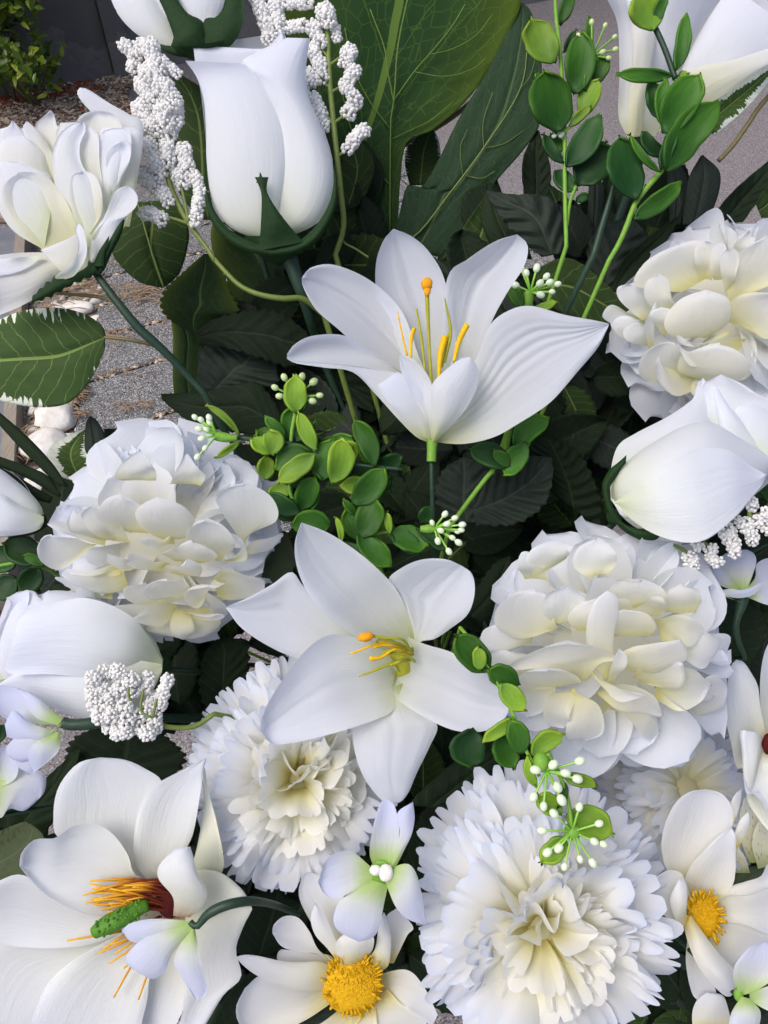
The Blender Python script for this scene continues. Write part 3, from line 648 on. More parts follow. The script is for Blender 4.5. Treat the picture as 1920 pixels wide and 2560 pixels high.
# the bush by the wall
def bush():
    base = g2(70, 262); o = bpy.data.objects.new('bush', None); C.objects.link(o); o.location = (*base, 0)
    o['label'] = 'small glossy green bush growing against the dark wall'; o['category'] = 'bush'
    b = np.array([*base, 0]); ends = []
    mb = MB()
    def twig(p, dr, L, r, lv):
        n = 8; pts = [p]; d_ = dr.copy()
        for i in range(n):
            d_ = d_+nrs.randn(3)*.10+np.array([0, 0, .05]); d_ /= np.linalg.norm(d_); pts.append(pts[-1]+d_*L/n)
        tube(mb, pts, np.linspace(r, r*.4, n+1), 5)
        for i in range(2, n+1): ends.append((pts[i], d_.copy()))
        if lv:
            for i in (2, 3, 4, 5, 6, 7):
                dd = d_+nrs.randn(3)*.7; dd /= np.linalg.norm(dd); twig(pts[i], dd, L*.5, r*.5, lv-1)
    for k in range(9):
        dr = np.array([rnd.uniform(-1.0, .40), rnd.uniform(-.5, .15), 1.2]); dr /= np.linalg.norm(dr); twig(b+np.array([rnd.uniform(-.12, .06), rnd.uniform(-.05, .03), 0]), dr, rnd.uniform(.5, .9), .006, 1)
    side = b+np.array([.04, 0, 0]); twig(side, np.array([.35, -.1, .9])/1.0, .36, .003, 0)
    link('branches', mb.mesh('branches', M['stembrown']), o, tuple(-b))
    m, ns, ls = new_mat('glossy_bush_leaf'); uv, u, v = uvs(ns, ls); oi = ns.new('ShaderNodeObjectInfo')
    c = ramp(ns, ls, oi.outputs['Random'], [(0, (.05, .10, .012)), (.45, (.16, .26, .02)), (1, (.52, .58, .06))])
    ml = finish(m, ns, ls, c, .35, .5, .25)
    vs = []
    for k in range(4):
        mb2 = MB(); n_ = 7; v = np.linspace(0, 1, n_); wv = .21*np.sin(np.pi*v**.8)**.8*(.85+.1*k); A = np.zeros((n_, 5, 3)); u_ = np.linspace(-1, 1, 5)
        A[..., 0] = wv[:, None]*u_; A[..., 1] = v[:, None]; A[..., 2] = -.25*(v**2)[:, None]*(1+.4*k)+.12*np.abs(u_)[None, :]*wv[:, None]*2
        shell(mb2, A, .012); vs.append(mb2.mesh('leaf', ml))
    rnd.shuffle(ends); ends2 = ends
    def ok(p):
        r = p-CP; d_ = r@FW; x = 960+FOC*(r@RT)/d_; y = 1280-FOC*(r@UP)/d_
        return x > -60 and y > -60, x, y
    k = 0; rest = MB(); tries = 0
    while k < 300 or tries < 9000:
        tries += 1
        if tries > 14000: break
        p, d_ = ends[rnd.randrange(len(ends))]; p = p+nrs.randn(3)*.022
        inside, x, y = ok(p)
        lim = 85 if y < 60 else (105 if y < 100 else 170)
        if inside and (x > lim+rnd.uniform(-15, 15) and not (135 < y and x < 168 and rnd.random() < .5)): continue
        s = rnd.uniform(.028, .046)
        dd = d_*.5+nrs.randn(3)*.6+np.array([0, -.3, .1]); dd /= np.linalg.norm(dd)
        zz = np.array([0, -.5, .8])+nrs.randn(3)*.4; xx = np.cross(dd, zz); xx /= np.linalg.norm(xx); zz = np.cross(xx, dd)
        Mx = np.column_stack([xx, dd, zz])*s
        if inside and k < 300:
            l = link('leaf', vs[k % 4], o); T = np.eye(4); T[:3, :3] = Mx; T[:3, 3] = p-b; l.matrix_local = Matrix(T.tolist()); k += 1
        elif tries < 9000:
            v = np.array([[0, 0, 0], [.17, .3, .04], [.2, .6, 0], [0, 1, -.15], [-.2, .6, 0], [-.17, .3, .04]])@Mx.T+p
            rest.add(v, [(0, 1, 2, 3), (0, 3, 4, 5)], np.tile((.5, .5), (6, 1)))
    if rest.n:
        r_ = link('foliage', rest.mesh('foliage', ml), o, tuple(-b)); r_['kind'] = 'stuff'
bush()
# the pot that carries the bouquet
pb = BASE.copy(); ph = pb[2]-.02
pot = MB(); prof_ = [(.0, 0), (.085, 0), (.095, .01), (.105, .12), (.12, ph-.03), (.128, ph-.015), (.128, ph), (.112, ph), (.108, ph-.03), (0, ph-.035)]
K = 40; v = []; f = []
for (r, z) in prof_:
    for j in range(K): v.append((r*math.cos(2*math.pi*j/K), r*math.sin(2*math.pi*j/K), z))
for i in range(len(prof_)-1):
    for j in range(K): f.append((i*K+j, i*K+(j+1) % K, (i+1)*K+(j+1) % K, (i+1)*K+j))
pot.add(v, f); o = link('flower_pot', pot.mesh('flower_pot', M['pot']), None, (pb[0], pb[1], 0)); o['label'] = 'round dark pot hidden under the white flowers'; o['category'] = 'pot'

# ================================================================== leaves of the bouquet
def loose(name, label, x, y, d, view='S', group='artificial leaves of the bouquet', cat='leaf'):
    return thing(name, label, cat, x, y, d, group, view)
# --- the big split leaf at the top
thing('split_leaf', 'largest leaf of all, yellow-edged with netted veins, rising behind the upper lily', 'leaf', 985, 640, .52)
P(2, [(-10, 1100), (-60, 1000), (-180, 930), (-300, 860), (-390, 640), (-430, 420), (-450, 200), (-460, 0), (-380, -200), (60, -320)],
  [(40, 1100), (60, 950), (70, 780), (100, 610), (210, 560), (350, 440), (460, 290), (540, 140), (590, -20), (460, -200), (60, -320)], 'mon', [0, 10, 26, 40, 30], 'blade', cup=-18, nu=40, nv=50, crease=6, wave=4, rib=(4, 2), t=.0005)
P(2, [(20, 1080), (60, 950), (100, 800), (160, 810), (230, 700), (330, 500), (450, 300), (530, 140), (585, 10)],
  [(250, 1110), (380, 960), (430, 860), (500, 765), (600, 650), (675, 530), (685, 350), (670, 190), (640, 60), (605, 15)], 'mon2', [4, 16, 30, 40, 20], 'lobe', cup=6, nu=30, nv=44, crease=5, rib=(3, 1.5), t=.0005, wave=5)
P(1, [(1400, 1180), (1260, 1100), (1200, 1000), (1230, 900), (1290, 870)], [(1640, 1180), (1640, 1050), (1600, 900), (1500, 840), (1290, 850)], 'mon', [-20, -20, -30], 'lobe', cup=-12, wave=6, t=.0005)
stem(2, [(20, 1070), (140, 1015), (280, 840), (430, 640), (590, 380), (622, 150)], [2.2, 2, 1.8, 1.4, 1], 'stemlight', [10, 24, 36, 46, 54, 40], 'midrib')
for q, r_, z_ in [([(25, 1000), (30, 500), (45, 420), (60, 200), (110, -40)], 1.9, [14, 12, 22, 36, 44]), ([(45, 430), (130, 310), (200, 230), (290, 120), (350, 20)], 1.8, [22, 28, 34, 40, 44]), ([(42, 440), (15, 300), (0, 200), (-60, 40)], 1.6, [22, 28, 34, 40]),
                  ([(200, 235), (300, 210), (400, 150), (470, 60)], 1.1, [34, 38, 42]), ([(130, 310), (260, 330), (380, 300), (440, 250)], 1.1, [28, 32, 36]), ([(35, 600), (120, 560), (200, 520), (300, 440)], 1.1, [14, 18, 24]),
                  ([(430, 640), (520, 620), (610, 560)], 1.0, [36, 40, 40]), ([(340, 755), (420, 770), (480, 740)], 1.0, [28, 32, 32]), ([(430, 640), (430, 520), (470, 400)], 1.0, [36, 42, 48]), ([(590, 380), (630, 330), (655, 250)], .9, [50, 54, 52]), ([(340, 755), (330, 640), (360, 560)], .9, [28, 34, 40]),
                  ([(28, 800), (-60, 700), (-140, 560), (-180, 400)], 1.3, [14, 16, 20]), ([(30, 560), (-60, 440), (-130, 300), (-170, 120)], 1.3, [16, 22, 30])]:
    stem(2, q, r_, 'veinl', z_, 'vein', k=5, n=14)
# --- ribbed leaf hanging under the white bead sprig
loose('ribbed_leaf', 'dark ribbed leaf with pale midrib, hanging below the single small bead cluster', 345, 560, .50)
P('A1', [(1190, 1060), (1100, 1180), (1010, 1350), (970, 1480), (1050, 1610), (1200, 1740), (1330, 1780), (1400, 1790)], [(1420, 1040), (1560, 1120), (1630, 1290), (1620, 1450), (1560, 1650), (1480, 1740), (1420, 1790)], 'rib', [20, 10, 0], 'blade', cup=16, nu=24, nv=28, crease=10, t=.0005)
stem('A1', [(1190, 1070), (1240, 1240), (1310, 1480), (1370, 1660), (1415, 1790)], [1.5, 2.2, 2.4, 2.6], 'stemlight', [24, 30, 24, 14], 'midrib')
# --- green leaf between rose and bud
loose('broad_leaf', 'plain green leaf seen between the white bead sprig and the large rose bud', 470, 300, .50)
P(1, [(860, 950), (760, 800), (740, 600), (760, 420), (740, 320)], [(940, 950), (1000, 700), (980, 500), (900, 400), (780, 320)], 'rib', 0, 'blade', cup=10, t=.0005)
P(1, [(1500, 1100), (1560, 900), (1620, 700), (1500, 560)], [(1380, 1110), (1440, 900), (1480, 700), (1480, 600)], 'rib', -10, 'blade', cup=10, t=.0005)
# --- ivy-like leaves left of the middle
loose('ivy_leaf', 'lobed light-veined leaf crossed by the curved olive stem', 470, 700, .475)
P(3, [(830, 330), (770, 300), (715, 260), (692, 205), (715, 140), (790, 70), (880, -10)], [(850, 330), (880, 300), (940, 262), (1035, 240), (1000, 160), (960, 60), (900, -10)], 'ivy', [0, 14, 10], 'blade', cup=14, serr=(16, .12), nu=24, nv=50, crease=4, t=.0005, wave=4)
loose('ivy_leaf', 'long pale-edged lobed leaf hanging just right of the thick dark rose stem', 470, 900, .50)
P(3, [(820, 730), (760, 640), (745, 480), (748, 360), (738, 275)], [(900, 700), (880, 560), (870, 480), (880, 380), (850, 300)], 'ivy', [0, 6, 0], 'blade', cup=10, crease=5, nu=20, nv=26, t=.0005)
loose('ivy_leaf', 'large dark lobed leaf filling the space under the large rose bud', 640, 660, .53)
P('B3', [(260, 620), (420, 480), (470, 300), (380, 120), (350, -60), (420, -240)], [(950, 640), (1100, 400), (1000, 180), (900, 0), (800, -160), (600, -260)], 'ivy', 0, 'blade', cup=12, nu=24, nv=30, crease=6, t=.0005, wave=8)
loose('ivy_leaf', 'yellowish net-veined leaf peeping out under the large rose bud', 770, 630, .52)
P('B3', [(1080, 190), (1000, 140), (960, 70), (1010, 10)], [(1130, 190), (1180, 120), (1190, 40), (1100, -10)], 'mon', 8, 'blade', cup=10, t=.0005)
# --- variegated leaves
loose('variegated_leaf', 'big white-margined leaf lying over the slabs at the left edge', 130, 870, .42)
P(3, [(455, 350), (440, 305), (380, 260), (290, 230), (200, 225), (100, 238), (20, 268), (-60, 310), (-160, 420)], [(455, 352), (450, 410), (400, 520), (340, 600), (270, 645), (150, 652), (0, 625), (-80, 590), (-160, 440)], 'var', [0, 18, 26, 10], 'blade', cup=14, nu=34, nv=40, crease=9, t=.0005, wave=6)
stem(3, [(450, 352), (520, 358), (600, 370), (700, 395)], [4, 4.5, 5], 'stembrown', [6, 0, -30], 'leaf_stalk')
stem(3, [(380, 380), (200, 450), (60, 525), (-60, 600)], [2.2, 2, 1.4], 'stemlight', [14, 22, 26], 'midrib')
loose('variegated_leaf', 'half white leaf standing above the left dahlia head', 200, 1130, .45)
P('A8', [(480, 480), (350, 440), (275, 340), (300, 260), (400, 200), (492, 165)], [(520, 470), (540, 350), (530, 230), (495, 165)], 'var2', [0, 10, 0], 'blade', cup=12, crease=5, t=.0005, nu=20)
loose('variegated_leaf', 'cream and green mottled leaf below the open trumpet at the right edge', 1850, 200, .46)
P('B2', [(1150, 800), (1350, 640), (1480, 560), (1600, 480), (1740, 430)], [(1290, 940), (1440, 820), (1560, 700), (1640, 600), (1760, 460)], 'var2', [0, 10, 0], 'blade', cup=12, crease=5, t=.0005, nu=20)
stem('B2', [(1320, 1110), (1420, 1000), (1520, 860), (1600, 740), (1760, 560)], [6, 6, 6], 'stembrown', -20, 'leaf_stalk')
loose('variegated_leaf', 'small mottled leaf seen through the gap in the split leaf', 1050, 400, .55)
P(2, [(110, 800), (90, 700), (110, 620), (200, 540)], [(200, 800), (240, 720), (240, 620), (210, 545)], 'var', 0, 'blade', cup=8, t=.0005)
stem(2, [(60, 640), (210, 560), (330, 480), (420, 400)], [7, 7, 6], 'stembrown', -30, 'leaf_stalk')
loose('pale_leaf', 'pale striped leaf under the blue-white florets at the lower left', 60, 2110, .40)
P(7, [(-60, 300), (30, 260), (100, 235), (125, 240)], [(-60, 560), (80, 500), (180, 400), (190, 300), (125, 235)], 'olivel', 0, 'blade', cup=-10, pleat=(9, 4), t=.0005)
# --- dark blades at the left edge
for k, (a_, b_, lab) in enumerate([
    ([(390, 500), (300, 365), (150, 205), (-30, 50)], [(345, 495), (250, 405), (120, 275), (-40, 100)], 'upper of three narrow dark blades over the white stones'),
    ([(350, 552), (280, 442), (150, 382), (-40, 315)], [(345, 556), (270, 515), (150, 445), (-40, 362)], 'middle of three narrow dark blades over the white stones'),
    ([(305, 565), (180, 492), (50, 408), (-60, 340)], [(290, 592), (190, 562), (100, 482), (-60, 390)], 'lowest of three narrow dark blades, above the greenish bud')]):
    loose('blade_leaf', lab, 60, 1150, .43)
    P('A8', a_, b_, 'dark', [0, 12, 20], 'blade', cup=6, crease=4, nu=10, t=.0005)
loose('folded_leaf', 'upright folded dark leaf at the top left of the left dahlia head', 240, 1090, .44)
P('A8', [(545, 340), (490, 290), (492, 150), (515, 92)], [(640, 320), (605, 200), (560, 120), (520, 92)], 'darkgrey', [0, 14, 10], 'blade', cup=10, crease=8, t=.0005)
loose('folded_leaf', 'low dark leaf behind the top petals of the left dahlia head', 310, 1080, .45)
P('A8', [(640, 330), (600, 230), (600, 165)], [(760, 280), (810, 190), (700, 165)], 'dark', 0, 'blade', cup=8, t=.0005)
# --- dark serrated leaves, traced one by one
DL = [
 (3, [(1215, 720), (1190, 640), (1110, 548), (1000, 560), (880, 588), (695, 598)], [(1190, 780), (1080, 770), (900, 742), (800, 702), (700, 620)], 'dark', 'darkest leaf, its pointed tip over the slabs above the left dahlia head', .455, None, (14, .10)),
 (3, [(850, 320), (930, 270), (1050, 238), (1200, 238), (1330, 330)], [(860, 385), (1000, 405), (1150, 452), (1250, 482), (1340, 420)], 'dark', 'broad dark leaf left of the upper lily petals', .465, (6, 3), (12, .14)),
 (3, [(850, 570), (855, 480), (870, 400), (1000, 395)], [(1000, 590), (1190, 560), (1200, 500), (1180, 440)], 'darkgrey', 'grey-sheened ribbed leaf behind the leaf with the darkest tip', .48, (7, 5), None),
 (3, [(1050, 430), (1200, 400), (1400, 440), (1600, 560)], [(1060, 440), (1250, 560), (1420, 600), (1620, 680)], 'dark', 'dark leaf just under the lowest left petal of the upper lily', .49, (6, 3), (10, .1)),
 (3, [(1650, 640), (1500, 500), (1300, 520), (1180, 620)], [(1640, 700), (1500, 760), (1300, 740), (1180, 640)], 'dark', 'flat dark leaf behind the green berry pin with seven heads', .50, None, None),
 ('B7', [(760, 450), (640, 360), (520, 230), (440, 120), (370, 0)], [(900, 420), (905, 250), (880, 100), (760, 20), (560, 15), (390, -10)], 'darkgrey', 'grey pleated leaf above the upper right lily petal', .465, (5, 7), (10, .10)),
 (4, [(650, 60), (760, 10), (850, 30), (980, 140), (1080, 250), (1150, 312)], [(680, 190), (760, 240), (850, 268), (960, 302), (1150, 316)], 'rib', 'smooth dark green leaf pointing at the white ruffled head on the right', .45, None, None),
 (4, [(300, 1150), (220, 1050), (250, 930), (340, 868)], [(420, 1150), (470, 1010), (440, 910), (345, 868)], 'darkgrey', 'serrated grey leaf right beside the upper lily stem', .43, (6, 5), (10, .15)),
 (4, [(370, 1040), (470, 940), (600, 870), (722, 870)], [(400, 1160), (560, 1160), (690, 1080), (728, 960), (722, 872)], 'darkgrey', 'pleated serrated leaf under the upper lily, left of its darker neighbour', .42, (8, 7), (13, .12)),
 (4, [(700, 1000), (650, 900), (640, 820), (690, 783)], [(940, 1180), (930, 1040), (870, 890), (780, 800), (700, 783)], 'dark', 'dark pleated leaf left of the large closed rosebud on the right', .44, (9, 7), (12, .14)),
 (5, [(830, 490), (860, 440), (900, 340), (960, 300), (1060, 130), (1190, 75)], [(860, 480), (1000, 392), (1170, 322), (1262, 262), (1270, 170), (1240, 90)], 'olivel', 'greyish olive leaf between left dahlia head and middle lily', .425, None, (14, .06)),
 (5, [(900, 900), (858, 740), (880, 620), (940, 545)], [(1010, 850), (1070, 700), (1060, 560), (950, 545)], 'dark', 'dark serrated leaf under the olive leaf of the middle lily', .44, (8, 4), (9, .15)),
 (5, [(280, 1130), (300, 1000), (400, 940), (560, 925)], [(740, 1160), (800, 1060), (700, 960), (570, 925)], 'dark', 'broad dark leaf above the magnolia petals', .42, (6, 3), (12, .1)),
 (7, [(-60, 230), (60, 150), (180, 60), (330, -80)], [(180, 330), (240, 200), (300, 60), (350, -80)], 'dark', 'narrow dark leaf left of the top magnolia petal', .415, (5, 3), (9, .1)),
 (8, [(60, 500), (120, 300), (200, 150), (420, 20)], [(330, 600), (420, 400), (460, 200), (440, 20)], 'dark', 'dark leaf left of the big frilled carnation', .43, None, (12, .1)),
 (8, [(100, 160), (200, 60), (330, -40), (520, -90)], [(300, 180), (450, 90), (520, 0), (530, -90)], 'dark', 'dark green leaf between middle lily tip and big frilled carnation', .40, (6, 3), None),
 (6, [(330, 420), (400, 320), (480, 220), (540, 190)], [(420, 480), (520, 400), (560, 280), (545, 190)], 'dark', 'serrated dark leaf between middle lily and right dahlia head', .42, None, (8, .15)),
 (6, [(560, 560), (440, 480), (400, 380), (440, 330)], [(600, 560), (620, 460), (560, 380), (450, 330)], 'dark', 'dark leaf tucked against the left rim of the right dahlia head', .44, None, None),
 (6, [(620, 1000), (560, 900), (570, 850), (640, 850)], [(740, 1010), (760, 960), (720, 900), (650, 850)], 'rib', 'small plain green leaf below the left rim of the right dahlia head', .40, None, None),
 (6, [(1380, 560), (1390, 450), (1440, 380), (1560, 380)], [(1560, 700), (1640, 560), (1640, 450), (1570, 380)], 'dark', 'black-green leaf under the small floret at the right edge', .45, None, (9, .1)),
 (6, [(1180, 180), (1300, 200), (1450, 140), (1700, 60)], [(1200, 240), (1400, 340), (1600, 300), (1720, 180)], 'dark', 'dark leaf behind the white beads at the right edge', .46, (6, 3), None),
 (8, [(1480, 560), (1500, 480), (1560, 430), (1640, 420)], [(1520, 580), (1600, 520), (1650, 480), (1650, 425)], 'olivel', 'small olive leaf behind the yellow-eyed flower on the right', .41, None, None),
 (8, [(1050, 500), (1080, 400), (1100, 320), (1180, 300)], [(1180, 520), (1240, 440), (1240, 360), (1190, 300)], 'dark', 'dark leaf between the big frilled carnation and the yellow-eyed flower', .42, None, None),
 ('A2', [(180, 1000), (100, 700), (200, 420), (480, 380)], [(300, 1000), (500, 800), (640, 560), (500, 380)], 'darkgrey', 'wavy grey leaf crossed by the two thin green stems', .47, (5, 6), (8, .1)),
 ('A2', [(300, 1000), (400, 740), (640, 520), (880, 350)], [(340, 1000), (560, 800), (780, 560), (885, 360)], 'dark', 'long dark leaf running up to the white ruffled head', .455, None, None),
 ('A2', [(810, 420), (800, 250), (790, 0), (820, -200)], [(900, 420), (960, 200), (950, 0), (830, -200)], 'darkgrey', 'left of two upright lance leaves above the white ruffled head', .49, (2, 3), None),
 ('A2', [(920, 420), (940, 200), (980, 0), (1080, -180)], [(1130, 420), (1230, 160), (1240, -40), (1100, -180)], 'darkgrey', 'wider grey-striped lance leaf above the white ruffled head', .48, None, None),
 ('A2', [(1150, 400), (1280, 220), (1480, 20), (1700, -160)], [(1440, 400), (1540, 260), (1680, 80), (1760, -100)], 'dark', 'slanting dark leaf above the white ruffled head at the right edge', .475, (5, 3), None),
 ('A2', [(1560, 240), (1600, 160), (1700, 60)], [(1600, 360), (1700, 340), (1760, 200)], 'rib', 'leaf corner at the right edge above the ruffled head', .47, None, None),
 ('A2', [(90, 520), (100, 300), (110, 100), (160, -40)], [(200, 520), (230, 300), (240, 100), (170, -40)], 'darkgrey', 'left one of two stubby dark leaves between the thin stems', .50, None, None),
 ('A2', [(200, 430), (200, 250), (220, 80), (290, -60)], [(350, 430), (350, 250), (330, 100), (295, -60)], 'dark', 'right one of two stubby dark leaves between the thin stems', .51, None, None),
 ('B2', [(-20, 1400), (-40, 1200), (-20, 1050), (60, 900)], [(130, 1370), (160, 1220), (130, 1050), (70, 900)], 'dark', 'dark leaf left of the thin green stem at the top', .51, (6, 3), None),
 (1, [(1480, 900), (1470, 760), (1500, 640), (1560, 600)], [(1620, 900), (1660, 760), (1620, 660), (1570, 600)], 'dark', 'dark leaf between bead sprig and split leaf', .515, None, None),
 (2, [(250, 1120), (330, 1000), (400, 900), (440, 840)], [(420, 1150), (500, 1060), (500, 940), (445, 840)], 'rib', 'mottled green leaf under the long lobe of the split leaf', .505, None, None),
 (2, [(480, 1100), (420, 960), (430, 860), (440, 790)], [(640, 1120), (600, 1000), (520, 880), (445, 790)], 'dark', 'leaf in the shade above the upper right lily petal', .50, None, None),
 (4, [(960, 420), (900, 380), (880, 320), (1000, 300)], [(1010, 700), (1120, 640), (1200, 500), (1150, 330)], 'dark', 'blackish leaf under the tip of the right lily petal', .50, (7, 4), None),
 (4, [(1000, 800), (920, 700), (900, 600), (950, 520)], [(1100, 780), (1200, 680), (1200, 560), (1000, 520)], 'dark', 'deep-shadow leaf left of the closed rosebud', .52, (5, 3), None),
 (4, [(1080, 600), (1100, 480), (1200, 400), (1330, 420)], [(1250, 650), (1340, 600), (1380, 520), (1340, 430)], 'darkgrey', 'shaded grey leaf above the closed rosebud tip', .50, (6, 4), None),
 (8, [(620, 250), (560, 100), (560, -40), (640, -120)], [(760, 260), (760, 100), (740, -40), (660, -120)], 'dark', 'dark leaf behind the lower white berry pins', .42, None, None),
 (7, [(880, 1200), (960, 1020), (1060, 900), (1200, 820)], [(1100, 1200), (1180, 1060), (1240, 940), (1210, 820)], 'dark', 'dark leaf left of the lower yellow-eyed flower', .42, None, None),
 (7, [(1000, 800), (1010, 660), (1060, 560), (1200, 520)], [(1240, 820), (1320, 700), (1320, 600), (1220, 520)], 'dark', 'dark leaf crossed by the curved floret stalk', .43, None, None),
]
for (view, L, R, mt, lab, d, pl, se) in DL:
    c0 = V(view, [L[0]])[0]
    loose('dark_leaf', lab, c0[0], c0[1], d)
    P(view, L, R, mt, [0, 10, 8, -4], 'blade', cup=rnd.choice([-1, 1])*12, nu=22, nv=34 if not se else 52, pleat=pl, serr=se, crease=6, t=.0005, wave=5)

# --- sprays of dark leaves deep in the bouquet: a stem with its leaves
def leafmesh(k):
    mb = MB(); n, m_ = 26, 11; v = np.linspace(0, 1, n); u = np.linspace(-1, 1, m_)
    wv = .30*np.sin(np.pi*v**.85)**.75*(1+.05*k); saw = np.abs(((v*9) % 1)-.5)*2
    A = np.zeros((n, m_, 3)); A[..., 0] = wv[:, None]*u*(1+.12*(saw[:, None]-.5)*(np.abs(u)**6)[None, :])
    A[..., 1] = v[:, None]
    A[..., 2] = -.22*(v**2)[:, None]+(.10 if k % 2 else -.06)*np.abs(u)[None, :]+.016*np.sin((v[:, None]-.3*np.abs(u)[None, :])*2*np.pi*8)*np.minimum(1, 4*np.abs(u))[None, :]
    shell(mb, A, .006); return mb
lm = {}
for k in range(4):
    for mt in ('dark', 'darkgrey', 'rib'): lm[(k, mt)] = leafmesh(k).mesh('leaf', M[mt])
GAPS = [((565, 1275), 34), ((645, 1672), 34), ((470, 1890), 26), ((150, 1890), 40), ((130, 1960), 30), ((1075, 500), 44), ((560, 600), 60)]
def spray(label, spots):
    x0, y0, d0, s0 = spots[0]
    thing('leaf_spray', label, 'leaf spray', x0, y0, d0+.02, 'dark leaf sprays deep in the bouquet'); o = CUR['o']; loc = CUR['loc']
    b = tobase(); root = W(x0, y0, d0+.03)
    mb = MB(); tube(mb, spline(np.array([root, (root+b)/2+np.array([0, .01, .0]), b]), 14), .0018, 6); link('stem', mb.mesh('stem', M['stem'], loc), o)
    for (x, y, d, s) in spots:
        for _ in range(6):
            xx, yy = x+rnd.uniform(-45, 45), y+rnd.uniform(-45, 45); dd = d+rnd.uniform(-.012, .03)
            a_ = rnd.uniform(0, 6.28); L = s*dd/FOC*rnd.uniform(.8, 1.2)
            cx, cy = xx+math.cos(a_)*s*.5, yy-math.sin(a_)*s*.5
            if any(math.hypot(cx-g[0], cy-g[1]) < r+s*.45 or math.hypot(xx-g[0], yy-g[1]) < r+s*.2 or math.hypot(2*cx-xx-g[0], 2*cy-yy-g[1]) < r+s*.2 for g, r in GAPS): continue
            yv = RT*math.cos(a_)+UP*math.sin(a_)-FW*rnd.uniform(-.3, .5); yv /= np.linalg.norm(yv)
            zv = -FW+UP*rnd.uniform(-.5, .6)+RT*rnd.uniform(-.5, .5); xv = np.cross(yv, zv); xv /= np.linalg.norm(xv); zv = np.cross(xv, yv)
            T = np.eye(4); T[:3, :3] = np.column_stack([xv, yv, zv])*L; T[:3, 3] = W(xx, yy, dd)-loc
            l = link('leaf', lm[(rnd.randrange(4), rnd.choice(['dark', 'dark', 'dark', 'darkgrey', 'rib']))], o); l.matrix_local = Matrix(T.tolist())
SP = [('leaf spray in the dark under the large rose bud', [(700, 700), (800, 640), (620, 780), (880, 720)]),
      ('leaf spray in the dark left of the upper lily', [(700, 900), (600, 960), (820, 900), (900, 980)]),
      ('leaf spray in the dark behind the upper lily', [(1000, 800), (1150, 700), (1100, 900), (980, 640)]),
      ('leaf spray in the dark right of the upper lily', [(1350, 800), (1450, 900), (1300, 950), (1500, 780)]),
      ('leaf spray in the dark above the closed rosebud', [(1500, 1000), (1600, 900), (1420, 1080), (1700, 1000)]),
      ('leaf spray in the dark above the right dahlia head', [(1300, 1150), (1400, 1200), (1200, 1220), (1450, 1290)]),
      ('leaf spray in the dark under the upper lily stem', [(1100, 1150), (1050, 1250), (950, 1200), (1150, 1330)]),
      ('leaf spray in the dark around the plastic leaf cluster', [(800, 1100), (760, 1250), (880, 1300), (900, 1150)]),
      ('leaf spray in the dark between both dahlia heads', [(1180, 1450), (1200, 1600), (1220, 1750), (1150, 1850)]),
      ('leaf spray in the dark left of the middle lily', [(560, 1500), (500, 1620), (560, 1780), (620, 1420)]),
      ('leaf spray in the dark over the magnolia', [(420, 1780), (330, 1850), (480, 1720), (250, 1820)]),
      ('leaf spray in the dark below the middle lily tip', [(1060, 1950), (1100, 2050), (1000, 2150), (1150, 1980)]),
      ('leaf spray in the dark between magnolia and yellow-eyed flower', [(620, 2260), (600, 2400), (680, 2300), (560, 2480)]),
      ('leaf spray in the dark right of the right dahlia head', [(1850, 1500), (1820, 1600), (1880, 1420), (1900, 1700)]),
      ('leaf spray in the dark under the trumpet flower', [(1500, 600), (1650, 640), (1560, 700), (1420, 640)]),
      ('leaf spray in the dark under the ruffled head', [(1850, 1000), (1800, 1250), (1900, 1330), (1780, 1380)]),
      ('leaf spray in the dark around the lower right flowers', [(1640, 2130), (1600, 2240), (1820, 2150), (1880, 2300)]),
      ('leaf spray in the dark at the lower left', [(40, 2120), (60, 2050), (-30, 2200), (20, 2300)]),
      ('leaf spray in the dark beneath the left dahlia head', [(400, 1650), (300, 1500), (200, 1400), (460, 1560)]),
      ('leaf spray in the dark beneath the right dahlia head', [(1500, 1700), (1600, 1800), (1400, 1900), (1700, 1600)]),
      ('leaf spray in the dark beneath the frilled carnations', [(800, 2100), (900, 2300), (1100, 2350), (1300, 2200)]),
      ('leaf spray in the dark behind the lower edge flowers', [(900, 2500), (1500, 2500), (1700, 2400), (700, 2520)])]
SP += [('leaf spray in the dark at the top of the largest dahlia head', [(1180, 1340), (1250, 1300), (1110, 1360), (1380, 1290)]),
       ('leaf spray in the dark between the two lilies', [(985, 1390), (930, 1330), (1060, 1400), (860, 1090)]),
       ('leaf spray in the dark under the right lily petal tip', [(1430, 980), (1380, 1050), (1480, 1060), (1340, 900)]),
       ('leaf spray in the dark under the left petal of the middle lily', [(600, 1600), (540, 1720), (680, 1800), (560, 1540)]),
       ('leaf spray in the dark between the bead sprig and the split leaf', [(860, 560), (920, 640), (820, 640), (1180, 600)]),
       ('leaf spray in the dark left of the tucked carnation', [(500, 2120), (560, 2240), (470, 2040), (600, 2180)]),
       ('leaf spray in the dark at the bottom right', [(1640, 2500), (1600, 2380), (1700, 2540), (1760, 2480)]),
       ('leaf spray in the dark under the hanging sprig', [(1100, 2150), (1040, 2260), (980, 2380), (940, 2480)])]
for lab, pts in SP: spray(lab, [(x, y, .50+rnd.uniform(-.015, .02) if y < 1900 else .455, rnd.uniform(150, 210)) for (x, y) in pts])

# ================================================================== flowers
WHG = 'white artificial flowers of the bouquet'
def flower(name, label, cat, x, y, d, view='S', group=WHG, **k): return thing(name, label, cat, x, y, d, group, view, **k)
def wire(x, y, z=-40, r=6, mat='stem', view='S', d=None):
    """the wire under a flower head, down to the pot"""
    stem(view, [(x, y), (x+8, y+14)], r, mat, [z, z-30], 'stem', drop=tobase())
